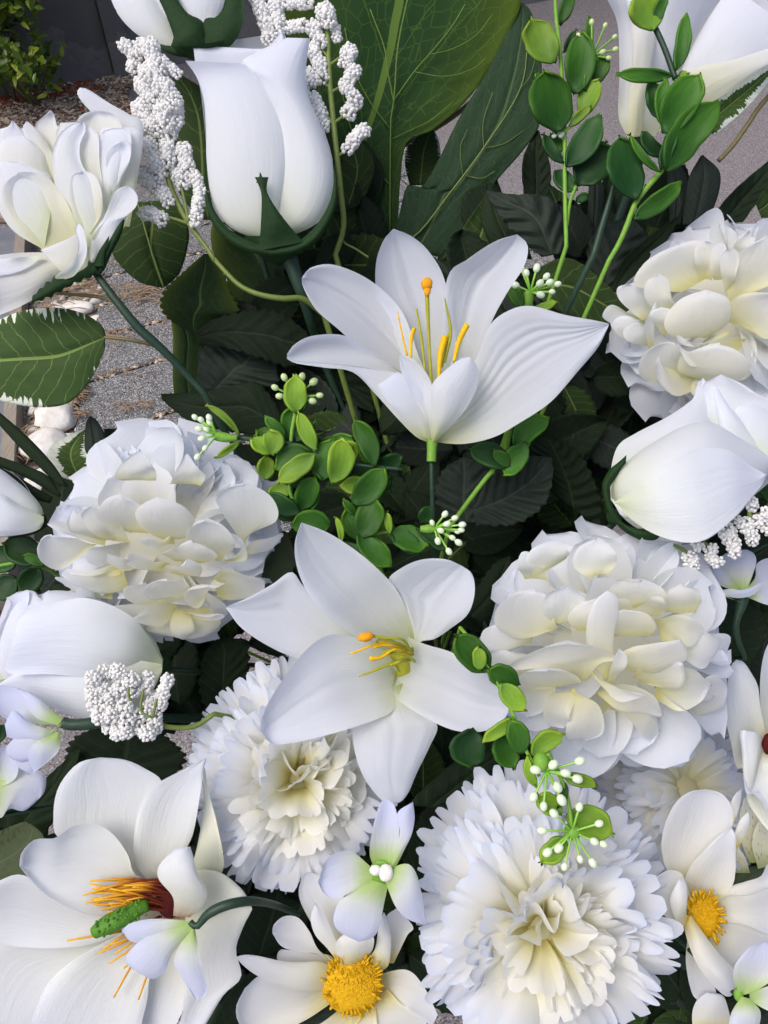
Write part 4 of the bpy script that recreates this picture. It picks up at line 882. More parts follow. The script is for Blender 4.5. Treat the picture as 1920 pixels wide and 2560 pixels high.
# ---------------- big rose bud
flower('rose_bud', 'large closed rose bud with flared tip, upper left of middle', 'rose', 1110, 1040, .43, 1)
P(1, [(1120, 1040), (960, 970), (905, 820), (890, 620), (870, 420), (850, 300), (838, 198)], [(1140, 1040), (1380, 950), (1440, 740), (1400, 560), (1340, 400), (1290, 280), (1225, 140)], 'rose', [-20, -30, -40, -50, -50], 'petal', cup=-110, nu=24, nv=26, ell=True)
P(1, [(1110, 1035), (985, 975), (915, 850), (893, 700), (890, 560), (880, 430), (850, 335), (800, 262)], [(1150, 1035), (1190, 980), (1225, 830), (1250, 680), (1240, 540), (1190, 400), (1125, 320), (1045, 274)], 'rose', [20, 26, 24, 20, 4, 20], 'petal', cup=52, nu=28, nv=36, ell=True, wave=3)
P(1, [(1150, 1035), (1170, 900), (1190, 700), (1180, 500), (1100, 340), (1040, 272), (1130, 215), (1240, 163)], [(1220, 1035), (1370, 965), (1432, 860), (1446, 740), (1400, 580), (1335, 420), (1322, 300), (1340, 165)], 'rose', [10, 10, 10, 6, -4, 18], 'petal', cup=58, nu=28, nv=36, ell=True, wave=4, rib=(2, 2))
P(1, [(960, 560), (900, 400), (850, 300), (835, 196)], [(1250, 500), (1240, 300), (1180, 215), (1120, 212)], 'rose', [-20, -10, 0], 'petal', cup=-20)
P(1, [(1000, 500), (1080, 300), (1190, 170), (1212, 132)], [(1300, 500), (1260, 300), (1240, 200), (1215, 132)], 'rose', [-30, -20, -10], 'petal', cup=-12)
multi('calyx', 'calyx', (1, [(1180, 1108), (1060, 1085), (960, 1020), (900, 930), (882, 800), (884, 650)], [(1180, 1070), (1080, 1042), (985, 985), (918, 890), (892, 790), (886, 650)], dict(z=[60, 50, 40, 20], cup=14, nu=10)),
      (1, [(1180, 1108), (1290, 1092), (1385, 1030), (1450, 900), (1456, 780), (1438, 695)], [(1180, 1070), (1290, 1040), (1372, 965), (1425, 870), (1442, 780), (1436, 695)], dict(z=[60, 50, 40, 20], cup=14, nu=10)),
      (1, [(1110, 1085), (1120, 1040), (1126, 980), (1130, 850), (1117, 800), (1100, 765)], [(1310, 1045), (1250, 975), (1190, 895), (1156, 835), (1153, 800), (1160, 765)], dict(z=[60, 95, 105, 95], cup=10, nu=12, nv=26)),
      (1, [(1105, 790), (1118, 770), (1122, 745)], [(1150, 790), (1136, 770), (1126, 745)], dict(z=98, cup=2, nu=6, nv=6)),
      (1, [(1100, 1050), (1010, 1000), (960, 960)], [(1320, 1050), (1380, 1000), (1400, 960)], dict(z=-12, cup=30, nu=14, nv=10)))
P(1, [(1050, 1020), (1085, 1070), (1140, 1120), (1200, 1150)], [(1350, 1015), (1315, 1068), (1265, 1120), (1210, 1150)], 'calyx', [10, 0, -20], 'calyx', cup=50, ell=True)
stem('F', [(625, 555), (640, 600), (655, 645), (690, 760)], [22, 13, 10, 9], 'stem', [-10, -20, -60, -200], drop=tobase())
# ---------------- bud cut by the top edge
flower('rose_bud', 'white bud with a broad dark green calyx, cut off by the top edge', 'rose', 870, 235, .46, 1)
P(1, [(860, 235), (740, 230), (610, 160), (530, 90), (480, 0), (440, -140), (450, -300), (520, -420)], [(880, 235), (960, 200), (1040, 100), (1052, 0), (1060, -150), (1010, -300), (960, -400), (900, -440)], 'rose', [-10, 0, 0, 0], 'petal', cup=70, nu=26, nv=30, ell=True)
P(1, [(860, 235), (720, 225), (600, 155), (510, 60), (470, -60), (470, -200), (560, -330)], [(760, 190), (740, 100), (690, 0), (650, -150), (640, -250), (600, -330)], 'rose', [40, 60, 50, 30], 'petal', cup=20, nu=20, nv=26)
P(1, [(860, 200), (790, 60), (750, -20), (740, -200)], [(890, 200), (950, 60), (985, -40), (960, -220)], 'rose', [70, 76, 70], 'petal', cup=16)
P(1, [(860, 235), (1040, 0), (1060, -200), (900, -380)], [(840, 235), (540, 0), (470, -200), (700, -380)], 'rose', [-60, -80, -60], 'petal', cup=-50, ell=True)
multi('calyx', 'calyx', (1, [(830, 250), (740, 200), (750, 160), (715, 60), (688, 0), (660, -80)], [(920, 235), (880, 100), (815, 60), (775, 10), (755, -40), (690, -90)], dict(z=[70, 95, 100, 90], cup=14, nu=12)),
      (1, [(850, 240), (880, 90), (930, 75), (960, 40), (975, -20), (985, -90)], [(900, 250), (1000, 195), (1045, 110), (1056, 0), (1060, -60), (1030, -110)], dict(z=[70, 90, 90, 70], cup=14, nu=12)),
      (1, [(860, 250), (760, 242), (680, 205), (610, 160), (500, 40)], [(870, 235), (780, 205), (690, 190), (600, 150), (496, 40)], dict(z=[60, 70, 60, 30], cup=8, nu=8)))
P(1, [(750, 210), (800, 245), (840, 262), (870, 268)], [(1000, 170), (960, 235), (910, 258), (880, 268)], 'calyx', [60, 30, 0], 'calyx', cup=60, ell=True)
wire(500, 150, -20, 9)
# ---------------- open rose at the left edge
flower('open_rose', 'fully open rose cut by the left edge, above the big white-margined leaf', 'rose', 820, 2320, .40, 'B1')
CB = [  # L, R, z, cup, mat, extra
 ([(780, 2320), (400, 2060), (100, 1750), (-80, 1400), (0, 1180), (100, 1120)], [(1080, 1960), (1150, 1560), (1100, 1250), (900, 1080), (600, 1080), (200, 1110)], -60, -20, 'rosein'),
 ([(1000, 1500), (900, 1120), (780, 960), (700, 870), (665, 800), (690, 757)], [(1180, 1560), (1238, 1090), (1120, 990), (950, 895), (800, 795), (735, 762), (690, 757)], [-60, -50, -40], 4, 'rose'),
 ([(1000, 1950), (900, 1500), (850, 1200), (850, 1105)], [(1120, 1960), (1180, 1600), (1235, 1190), (1165, 1098)], [-50, -20, -20], 20, 'rosein'),
 ([(760, 1500), (690, 1220), (662, 1060), (720, 985), (835, 952)], [(1060, 1500), (1085, 1200), (1062, 1110), (1000, 1005), (920, 962), (835, 952)], [-50, -10, -14], -26, 'rosein'),
 ([(420, 1560), (330, 1200), (305, 1080), (400, 985), (436, 950)], [(600, 1500), (545, 1220), (492, 1090), (466, 985), (436, 950)], [-50, -40, -30], -12, 'rosein'),
 ([(440, 1700), (260, 1270), (196, 1115), (232, 1045)], [(560, 1550), (410, 1240), (325, 1125), (232, 1045)], [-40, -22, -16], 10, 'rosein'),
 ([(0, 1560), (-60, 1180), (75, 1090), (102, 1035)], [(420, 1620), (350, 1320), (180, 1115), (102, 1035)], [-40, -22, -24], 10, 'rose'),
 ([(560, 1500), (480, 1200), (520, 1062)], [(800, 1500), (780, 1200), (720, 1050)], [-40, -20, -10], 8, 'rosein'),
 ([(400, 2100), (60, 1800), (-60, 1600), (-60, 1350), (60, 1190), (190, 1170)], [(520, 1800), (450, 1560), (400, 1360), (300, 1240), (190, 1170)], [-30, -6, 0], 22, 'rosein'),
 ([(700, 2150), (560, 1850), (480, 1620), (448, 1350), (500, 1180), (600, 1085), (710, 1052)], [(950, 2100), (900, 1800), (790, 1560), (700, 1400), (690, 1250), (740, 1120), (710, 1052)], [-10, 14, 26, 10], 22, 'rose'),
 ([(860, 2000), (800, 1800), (700, 1500), (655, 1320), (700, 1160), (760, 1080)], [(960, 1950), (900, 1650), (860, 1400), (850, 1180), (780, 1090)], [-10, 10, 12, 4], -10, 'rosein'),
 ([(950, 1960), (870, 1680), (850, 1380), (850, 1200), (900, 1130)], [(985, 1700), (1100, 1450), (1135, 1280), (1112, 1125), (1000, 1105), (900, 1130)], [-10, 4, 6], 10, 'rose'),
 ([(955, 1700), (915, 1500), (908, 1380), (950, 1280), (1045, 1222)], [(985, 1640), (1065, 1500), (1122, 1380), (1132, 1270), (1100, 1222), (1045, 1222)], [6, 18, 34], -18, 'rose'),
 ([(380, 2170), (200, 2010), (60, 1850), (8, 1700), (40, 1580), (150, 1492)], [(700, 2060), (600, 1800), (470, 1590), (350, 1500), (250, 1482), (150, 1492)], [0, 30, 40, 44], -34, 'rosein'),
 ([(380, 2160), (100, 1980), (-60, 1700), (-80, 1500), (20, 1400), (150, 1400)], [(460, 1700), (430, 1520), (330, 1470), (250, 1430), (150, 1400)], [0, 14, 20], 14, 'rose'),
 ([(700, 2060), (620, 1820), (590, 1640), (620, 1520), (700, 1475)], [(780, 2010), (872, 1860), (884, 1700), (852, 1570), (785, 1492), (700, 1475)], [10, 36, 44, 40], -26, 'rosein'),
 ([(790, 2060), (890, 1900), (955, 1740), (1010, 1640), (1095, 1606)], [(830, 2120), (970, 1935), (1080, 1872), (1172, 1790), (1190, 1705), (1155, 1638), (1095, 1606)], [10, 36, 46], -18, 'rose'),
 ([(740, 2330), (780, 2130), (860, 1930), (1000, 1860)], [(850, 2240), (980, 2090), (1060, 1950), (1100, 1865)], [0, 10, 20], 16, 'rose'),
 ([(780, 2370), (500, 2430), (330, 2560), (150, 2660), (-100, 2760)], [(780, 2240), (560, 2190), (300, 2180), (100, 2190), (-100, 2220)], [-10, 10, 20], 50, 'rosein'),
 ([(360, 2212), (200, 2222), (40, 2238), (-120, 2240)], [(362, 2216), (260, 2300), (110, 2362), (-120, 2400)], [40, 60, 60], -10, 'rose'),
 ([(700, 2470), (560, 2380), (440, 2250), (350, 2160)], [(760, 2330), (750, 2120), (700, 2000), (650, 2040)], [10, 30, 40], 20, 'rosein'),
 ([(560, 2412), (470, 2396), (620, 2270), (680, 2120), (645, 1985), (672, 1935)], [(570, 2412), (650, 2375), (735, 2240), (752, 2120), (722, 1985), (690, 1935)], [30, 56, 66, 60], -8, 'rose'),
]
for L, R, z, cup, mt in CB: P('B1', L, R, mt, [x*.75 for x in z] if isinstance(z, list) else z, 'petal', cup=cup*.55, nu=20, nv=28, wave=4)
multi('calyx', 'calyx', ('B1', [(820, 2370), (870, 2180), (970, 2000), (1085, 1850)], [(900, 2340), (970, 2180), (1050, 2020), (1088, 1850)], dict(z=[0, 10, 10], cup=10)),
      ('B1', [(780, 2260), (600, 2350), (450, 2410), (280, 2560)], [(860, 2360), (640, 2450), (440, 2560), (270, 2620)], dict(z=[10, 14, 30], cup=10, serr=(7, .5), nv=40)),
      ('B1', [(800, 2300), (850, 2180), (900, 2100), (940, 2040)], [(900, 2300), (900, 2200), (930, 2120), (945, 2040)], dict(z=[16, 20, 24], cup=6)))
blob('B1', (830, 2320), 60, 'calyx', 'calyx', z=-6, sy=.9)
stem(3, [(395, 50), (440, 110), (500, 190), (600, 312), (700, 402), (800, 505), (880, 590)], [9, 11, 13, 10, 10, 11, 11], 'stem', [-10, -20, -60, -120], drop=tobase())
stem(3, [(240, 158), (340, 168), (430, 178), (500, 205), (600, 300), (690, 395), (760, 460)], [4.5, 5, 5], 'stembrown', [-60, -50, -50, -120, -140])
# ---------------- upper lily
LL = ('S', .375)
flower('lily', 'upper white lily seen from the side with yellow stamens', 'lily', 1078, 1105, .375)
P('F', [(905, 880), (870, 780), (845, 700), (815, 640), (812, 570), (828, 520), (850, 494)], [(960, 850), (985, 740), (962, 610), (930, 548), (892, 512), (850, 494)], 'lily', [-90, -80, -70, -50], 'petal', cup=-26, nu=24, nv=34, rib=(3, 1.2), crease=5)
P('F', [(925, 900), (880, 830), (800, 775), (735, 715), (682, 668), (655, 620), (652, 600)], [(940, 850), (905, 770), (868, 672), (800, 606), (722, 572), (672, 578), (652, 600)], 'lily', [-70, -40, -20, 0], 'petal', cup=-40, nu=30, nv=34, rib=(2, 1.4), tilt=8, crease=9)
P('F', [(940, 880), (950, 760), (966, 602), (1010, 560), (1068, 522), (1117, 506)], [(1025, 880), (1035, 780), (1060, 700), (1094, 635), (1132, 575), (1140, 530), (1117, 506)], 'lily', [-90, -60, -30, -20], 'petal', cup=-34, nu=30, nv=34, rib=(2, 1.2), crease=6)
P('F', [(930, 930), (985, 860), (1030, 770), (1060, 700), (1105, 668), (1150, 661), (1220, 680), (1285, 692), (1315, 699)], [(935, 955), (1000, 959), (1065, 945), (1120, 915), (1190, 868), (1250, 800), (1292, 750), (1315, 703)], 'lily', [-20, 10, 20, 20, 10], 'petal', cup=-30, nu=76, nv=40, rib=(2, 1.0, 1.9), tilt=-8)
multi('petal', 'lily', ('F', [(935, 840), (862, 808), (772, 793), (690, 785), (640, 783), (620, 773)], [(900, 830), (845, 788), (782, 745), (735, 723), (672, 726), (636, 744), (620, 765)], dict(z=[-30, -10, 10, 20, 30], cup=-34, nu=20, nv=32)),
      ('F', [(930, 957), (898, 943), (855, 900), (810, 850), (762, 804), (700, 794), (640, 785), (620, 775)], [(940, 905), (935, 836), (880, 812), (800, 795), (700, 784), (640, 780), (620, 772)], dict(z=[0, 20, 20, 26, 30], cup=16, nu=16, nv=32)))
P(4, [(208, 800), (180, 700), (120, 600), (75, 500), (65, 430)], [(216, 800), (213, 700), (210, 620), (205, 550), (168, 485), (112, 438), (65, 428)], 'lily', [10, 40, 50, 50], 'petal', cup=-14, nv=26, tilt=-6)
P(4, [(208, 805), (206, 700), (205, 620), (207, 556), (258, 500), (330, 443), (368, 436)], [(222, 803), (335, 685), (398, 580), (408, 500), (395, 458), (372, 437)], 'lily', [14, 50, 66, 60], 'petal', cup=26, nu=24, nv=28, tilt=10)
P(4, [(150, 780), (70, 690), (10, 620), (-30, 560)], [(215, 800), (205, 700), (190, 600), (150, 550), (60, 500)], 'lily', [6, 30, 34], 'petal', cup=10)
for pts, r, mt, z in [([(205, 560), (196, 400), (187, 200), (186, 150)], [4, 3.6, 4.4, 6], 'olive', [0, 10, 30]), ([(178, 500), (162, 360), (140, 228)], [2.6, 3.6, 2.4], 'olive', 4), ([(262, 460), (287, 330), (262, 182)], [3.4, 4.6, 1.8], 'olive', -30), ([(100, 430), (76, 330), (58, 240)], [2.8, 2.4, 1.6], 'yellow', 4),
                      ([(116, 440), (118, 360), (130, 312)], [3.2, 3.8, 6], 'yellow', 14), ([(236, 530), (243, 430), (264, 346)], [4, 7, 9], 'yellow', 20), ([(250, 480), (268, 400), (280, 330)], [3, 3, 3], 'olive', 0), ([(302, 455), (324, 370), (358, 298)], [4, 6.5, 8], 'yellow', 24)]:
    stem(4, pts, r, mt, z, 'stamen')
blob(4, (186, 122), 24, 'orange', 'stigma', 34, sy=1.15, sz=.8, bumpy=.2); blob(4, (187, 148), 15, 'orange', 'stigma', 34, sy=1.7, sz=.8, bumpy=.15)
stem(4, [(208, 795), (206, 850), (205, 888)], [14, 12, 12], 'calyxlight', 6, 'receptacle')
stem(4, [(205, 888), (207, 1000), (210, 1120), (214, 1300)], 5.5, 'stem', [2, -10, -60, -200], drop=tobase())
# ---------------- middle lily
flower('lily', 'middle white lily wide open with six petals, facing the camera', 'lily', 1006, 1659, .335)
ML = [
 ([(760, 860), (600, 860), (400, 817), (250, 752), (100, 652), (12, 540)], [(860, 800), (640, 600), (450, 420), (378, 336), (270, 405), (130, 482), (10, 532)], [-90, -60, -40, -30], -16),
 ([(1000, 860), (1065, 760), (1050, 620), (980, 450), (920, 380), (1000, 310), (1110, 266), (1240, 264), (1335, 302)], [(1030, 860), (1092, 735), (1180, 712), (1275, 650), (1368, 570), (1405, 455), (1392, 350), (1335, 302)], [-100, -50, -20, -20], -34),
 ([(900, 1000), (780, 1120), (722, 1225), (742, 1380), (792, 1500), (868, 1600), (925, 1640), (965, 1630)], [(1000, 960), (1090, 1110), (1195, 1195), (1150, 1320), (1082, 1460), (1035, 1570), (995, 1622), (965, 1630)], [-90, -40, -14, -20], 20),
 ([(920, 900), (860, 820), (740, 702), (600, 600), (480, 470), (412, 320), (396, 180), (432, 60)], [(1090, 720), (1078, 670), (1030, 560), (960, 425), (830, 290), (700, 188), (570, 110), (432, 58)], [-95, -50, 0, 10, 20], -50),
 ([(1040, 790), (1022, 702), (1060, 712), (1130, 742), (1280, 788), (1420, 868), (1540, 958), (1592, 1040), (1596, 1100)], [(960, 900), (945, 1015), (1040, 1100), (1200, 1190), (1320, 1230), (1440, 1231), (1540, 1196), (1590, 1130), (1596, 1100)], [-90, -30, 6, 0], -46),
 ([(980, 890), (920, 800), (830, 735), (700, 694), (590, 690), (490, 745), (395, 850), (295, 990), (222, 1120), (203, 1210)], [(985, 960), (975, 1060), (940, 1120), (860, 1160), (700, 1215), (500, 1270), (350, 1299), (262, 1296), (203, 1225)], [-95, -20, 30, 36, 30], -34),
]
for L, R, z, cup in ML: P('B4', L, R, 'lily', z, 'petal', cup=cup, nu=30, nv=42, crease=5, rib=(2.5, 1.2))
blob('B4', (985, 860), 95, 'olive', 'throat', -110, sx=1.1, sy=1.0, sz=.5, lvl=2)
for pts, r, mt, z in [([(1060, 800), (1000, 715), (900, 705), (810, 690)], [4.5, 4.5, 5], 'olive', [-60, 10, 20, 30]), ([(1040, 800), (960, 730), (860, 738), (708, 796)], [3, 3, 4, 3], 'yellow', [-60, -10, 10, 10]), ([(1050, 800), (960, 770), (880, 815), (815, 822)], [4, 4, 5, 8], 'yellow', [-60, 0, 10, 20]),
                      ([(1040, 830), (960, 840), (860, 880), (755, 922)], [4, 5, 5, 2.4], 'olive', [-60, -10, 4, 10]), ([(1060, 790), (1000, 760), (900, 745), (840, 755)], [3.5, 4, 7], 'yellow', [-60, -10, 4]), ([(1050, 830), (1010, 830), (930, 860)], [5, 6, 5], 'olive', [-60, -10, 0]),
                      ([(1060, 780), (980, 740), (890, 712), (850, 730)], [5, 6, 4], 'olive', [-60, -4, 6]), ([(1060, 760), (1040, 770), (940, 770), (890, 790)], [5, 5, 4], 'olive', [-60, -10, 10]), ([(1070, 840), (1020, 800), (930, 790), (880, 800)], [5, 5, 3], 'olive', [-50, -14, 0])]:
    stem('B4', pts, [q_*.78 for q_ in r], mt, z, 'stamen')
blob('B4', (795, 700), 46, 'orange', 'stigma', 34, sy=.55, sz=.6, ang=14, bumpy=.2)
wire(1010, 1670, -130, 9)
# ---------------- closed rosebud at the right edge
flower('rose_bud', 'closed rosebud lying sideways at the right edge with two green sepals', 'rose', 290, 960, .39, 'A7')
P('A7', [(300, 860), (296, 640), (360, 400), (520, 285), (780, 150), (1000, 0), (1030, -80), (1065, -165), (1095, -190)], [(340, 900), (700, 700), (1150, 400), (1230, 200), (1190, 60), (1170, -60), (1120, -170), (1095, -190)], 'rose', [-20, 0, 10, -10], 'petal', cup=20, nu=24, nv=36)
P('A7', [(1150, 300), (1130, 60), (1095, -120), (1150, -170), (1250, -225)], [(1850, 700), (1860, 300), (1800, 60), (1700, 0), (1560, -60), (1420, -150), (1250, -225)], 'rose', [0, 10, 0, -30], 'petal', cup=24, nu=24, nv=28)
P('A7', [(1300, 420), (1230, 160), (1200, 0), (1180, -120)], [(1700, 560), (1480, 240), (1330, 60), (1240, -90)], 'rose', [20, 34, 34, 10], 'petal', cup=14)
P('A7', [(1500, 480), (1420, 200), (1340, 80), (1420, 20), (1500, -20)], [(1850, 640), (1850, 400), (1800, 200), (1660, 60), (1500, -20)], 'rose', [20, 30, 24, 10], 'petal', cup=12)
P('A7', [(300, 800), (330, 640), (500, 480), (700, 345), (900, 235), (1090, 186), (1250, 222), (1450, 330), (1700, 480), (1850, 570)], [(310, 840), (400, 1010), (600, 1150), (850, 1248), (1100, 1222), (1350, 1042), (1520, 852), (1690, 620), (1850, 580)], 'rose', [0, 30, 30, 20, 10], 'petal', cup=120, nu=34, nv=42, ell=True)
P('A7', [(300, 850), (500, 480), (900, 235), (1400, 330), (1800, 560)], [(300, 870), (600, 1140), (1100, 1215), (1500, 860), (1800, 600)], 'rose', [-20, -40, -40], 'petal', cup=-70, nu=20, nv=24, ell=True)
P('A7', [(330, 880), (520, 760), (760, 560), (1000, 440), (1180, 415), (1330, 440), (1500, 560), (1640, 640)], [(340, 920), (620, 1130), (900, 1225), (1120, 1205), (1360, 1025), (1500, 860), (1600, 740), (1640, 650)], 'rose', [50, 132, 156, 140, 92], 'petal', cup=14, nu=30, nv=36, lip=4)
P('A7', [(300, 850), (330, 900), (380, 990)], [(310, 846), (400, 930), (450, 1020)], 'rose', [50, 70, 60], 'petal', cup=4, nu=8, nv=8)
multi('calyx', 'calyx', ('A7', [(560, 1215), (420, 1140), (305, 1020), (245, 880), (226, 730), (285, 608), (375, 530), (436, 474)], [(620, 1190), (500, 1120), (400, 1050), (325, 935), (288, 780), (340, 680), (395, 590), (432, 545)], dict(z=[20, 40, 50, 46, 60], cup=14, nu=12, nv=34)),
      ('A7', [(330, 950), (400, 1060), (520, 1108), (640, 1104), (740, 1084), (768, 1108)], [(330, 1010), (480, 1160), (600, 1208), (690, 1208), (745, 1150), (768, 1110)], dict(z=[30, 60, 70, 66], cup=12, nu=12, nv=26)))
blob('A7', (330, 1010), 70, 'calyx', 'calyx', -20)
wire(1530, 1290, -30, 9)
# ---------------- bud half hidden at the lower left
flower('rose_bud', 'plump bud with frilled tip under the left dahlia head, cut by the left edge', 'rose', 1390, 900, .395, 'A3')
P('A3', [(1410, 860), (1300, 640), (1000, 400), (700, 290), (460, 262), (340, 300), (180, 268), (60, 330)], [(1400, 960), (1250, 1220), (950, 1370), (620, 1335), (400, 1240), (200, 1140), (0, 1090), (-140, 900)], 'rose', [-20, 0, 0, -20], 'petal', cup=110, nu=34, nv=34, ell=True)
P('A3', [(1400, 900), (1100, 860), (700, 880), (350, 925), (150, 975), (20, 1050), (-100, 1120)], [(1400, 970), (1250, 1228), (950, 1378), (620, 1345), (400, 1248), (200, 1145), (-40, 1130)], 'rose', [60, 90, 90, 70, 40], 'petal', cup=16, nu=20, nv=30)
P('A3', [(1400, 850), (1150, 500), (760, 330), (440, 380), (240, 430), (160, 520)], [(1400, 940), (1000, 1040), (500, 990), (220, 990), (90, 985), (40, 940)], 'rose', [20, 80, 104, 100, 92], 'petal', cup=26, nu=26, nv=34, lip=7)
P('A3', [(80, 1020), (45, 860), (100, 650), (210, 440), (255, 330), (240, 262)], [(-100, 1060), (-60, 760), (0, 580), (70, 440), (92, 370), (55, 325)], 'rose', [50, 60, 50, 40], 'petal', cup=-10, nu=18, nv=26, serr=(6, .1))
P('A3', [(130, 700), (110, 480), (150, 320), (215, 262), (250, 262)], [(440, 600), (420, 420), (330, 310), (300, 272), (250, 262)], 'rose', [50, 40, 20], 'petal', cup=8, nu=22, nv=30, wave=5, serr=(6, .08))
P('A3', [(360, 620), (350, 420), (360, 310), (420, 262)], [(560, 600), (560, 420), (520, 330), (425, 262)], 'rose', [50, 30, 10], 'petal', cup=8, serr=(5, .1), nv=26)
blob('A3', (1390, 900), 90, 'calyx', 'calyx', -40, sy=1.3)
wire(400, 1660, -60, 8)
flower('rose_bud', 'small greenish bud pointing right at the left edge beside dark blades', 'rose', 250, 690, .42, 'A8')
P('A8', [(254, 670), (235, 610), (180, 540), (90, 462), (-20, 385), (-200, 320), (-330, 420)], [(254, 700), (225, 745), (120, 772), (0, 784), (-180, 800), (-330, 560)], 'rose', [0, 10, 10], 'petal', cup=60, nu=26, nv=30, ell=True)
P('A8', [(252, 672), (100, 600), (0, 540), (-150, 500)], [(252, 704), (220, 748), (100, 778), (-150, 792)], 'rose', [30, 70, 70], 'petal', cup=14)
P('A8', [(254, 680), (100, 440), (-200, 320)], [(254, 694), (100, 780), (-200, 800)], 'rose', [-10, -30, -30], 'petal', cup=-50, ell=True)
multi('calyx', 'dark', ('A8', [(262, 660), (270, 720), (200, 770), (60, 800)], [(240, 660), (236, 730), (170, 764), (40, 788)], dict(z=[20, 10, 0], cup=6)))
wire(105, 1295, -10, 7)

# ---------------- ruffled heads made of many round petals
def petal_variants(kind, mt, n=6):
    out = []
    for k in range(n):
        mb = MB(); rr = random.Random(50+k)
        if kind == 'round':
            nv, nu = 20, 13; v = np.linspace(0, 1, nv); u = np.linspace(-1, 1, nu)
            vt = .70; wv = .16+.84*np.clip(v/vt, 0, 1)**1.5*(2-np.clip(v/vt, 0, 1))/1.0
            wv = np.where(v > vt, np.clip(1-((v-vt)/(1-vt))**2.4, 0, 1)**.5, np.minimum(wv, 1))*(.32, .28, .34, .27, .30, .33)[k % 6]
            bend = (1.0, .7, 1.3, .4, .9, 1.6)[k % 6]; th = np.cumsum(np.r_[0, np.full(nv-1, bend/(nv-1))*(2*v[1:])])
            cy = np.r_[0, np.cumsum(np.cos(th[1:])/(nv-1))]; cz = -np.r_[0, np.cumsum(np.sin(th[1:])/(nv-1))]
            cup = (.30, .40, .2, .45, -.25, -.35)[k % 6]*(.3+.9*np.sin(np.pi*np.clip(v, 0, 1)**1.2))
            A = np.zeros((nv, nu, 3)); A[..., 0] = wv[:, None]*u
            A[..., 1] = cy[:, None]; A[..., 2] = cz[:, None]+(cup*wv)[:, None]*(u**2)[None, :]*1.3+.03*np.sin(v*6+k)[:, None]*u[None, :]*v[:, None]
            A[..., 1] += (v*.05*rr.uniform(-1, 1))[:, None]*u[None, :]
            # the tip edge rolls a little
            A[..., 2] += (.10*rr.uniform(-.4, 1)*np.clip((v-.8)/.2, 0, 1)**2)[:, None]
            shell(mb, A, 0)
        else:       # frilled fan
            nv, nu = 16, 71; v = np.linspace(0, 1, nv); u = np.linspace(-1, 1, nu)
            hw, ruf, fold, bend, teeth = kind[k % len(kind)]; teeth += 2
            nt_ = teeth; saw = np.abs(np.sin((u*.5+.5)*nt_*np.pi))**.75
            rim = 1-.12*(u**2)-.05*np.sin(u*5+k)**2+.14*(saw-.5)
            th = np.cumsum(np.r_[0, np.full(nv-1, bend/(nv-1))])
            cy = np.r_[0, np.cumsum(np.cos(th[1:])/(nv-1))]; cz = -np.r_[0, np.cumsum(np.sin(th[1:])/(nv-1))]
            vv = v[:, None]*(1+(rim[None, :]-1)*(v[:, None]**3))
            an = u[None, :]*hw*(.55+.45*np.clip(v*1.3, 0, 1))[:, None]
            rad = np.interp(vv.ravel(), v, cy).reshape(vv.shape); dz = np.interp(vv.ravel(), v, cz).reshape(vv.shape)+0
            ph = rr.uniform(0, 6); ruff = ruf*(v**1.6)[:, None]*(np.sin(u*fold+ph)+.5*np.sin(u*fold*1.9+ph*2))[None, :]
            A = np.zeros((nv, nu, 3)); A[..., 0] = rad*np.sin(an)*1.0; A[..., 1] = rad*np.cos(an); A[..., 2] = dz+ruff
            for _ in range(3):
                fa, fb_, fc = rr.uniform(2, 6), rr.uniform(2, 7), rr.uniform(0, 6)
                A[..., 2] += .022*(v[:, None]**1.2)*np.sin(fa*u[None, :]+fb_*v[:, None]+fc); A[..., 0] += .012*(v[:, None]**1.5)*np.sin(fb_*u[None, :]*2+fc)
            A[..., 2] += rr.uniform(-.10, .16)*(np.clip((v-.7)/.3, 0, 1)**2)[:, None]*(.5+.5*np.sin(u*rr.uniform(2, 5)+fc))[None, :]
            A[..., 0] += .4*ruf*(v**1.5)[:, None]*np.cos(u*fold*1.1+ph)[None, :]
            shell(mb, A, 0)
        out.append(mb)
    return out
def place_petal(o, mesh, pos, ydir, zref, s, roll=0, sx=1.0, name='petal'):
    y = np.array(ydir)/np.linalg.norm(ydir); z = np.array(zref)-y*np.dot(zref, y)
    if np.linalg.norm(z) < 1e-6: z = np.cross(y, [1, 0, 0])
    z /= np.linalg.norm(z); x = np.cross(y, z)
    c_, s_ = math.cos(roll), math.sin(roll); x, z = x*c_+z*s_, z*c_-x*s_
    T = np.eye(4); T[:3, 0] = x*s*sx; T[:3, 1] = y*s; T[:3, 2] = z*s; T[:3, 3] = pos
    l = link(name, mesh, o); l.matrix_local = Matrix(T.tolist()); return l
RVm = petal_variants('round', 'mum'); RV = [mb.mesh('petal', M['mum']) for mb in RVm]; RVI = [mb.mesh('petal', M['mumin']) for mb in RVm]
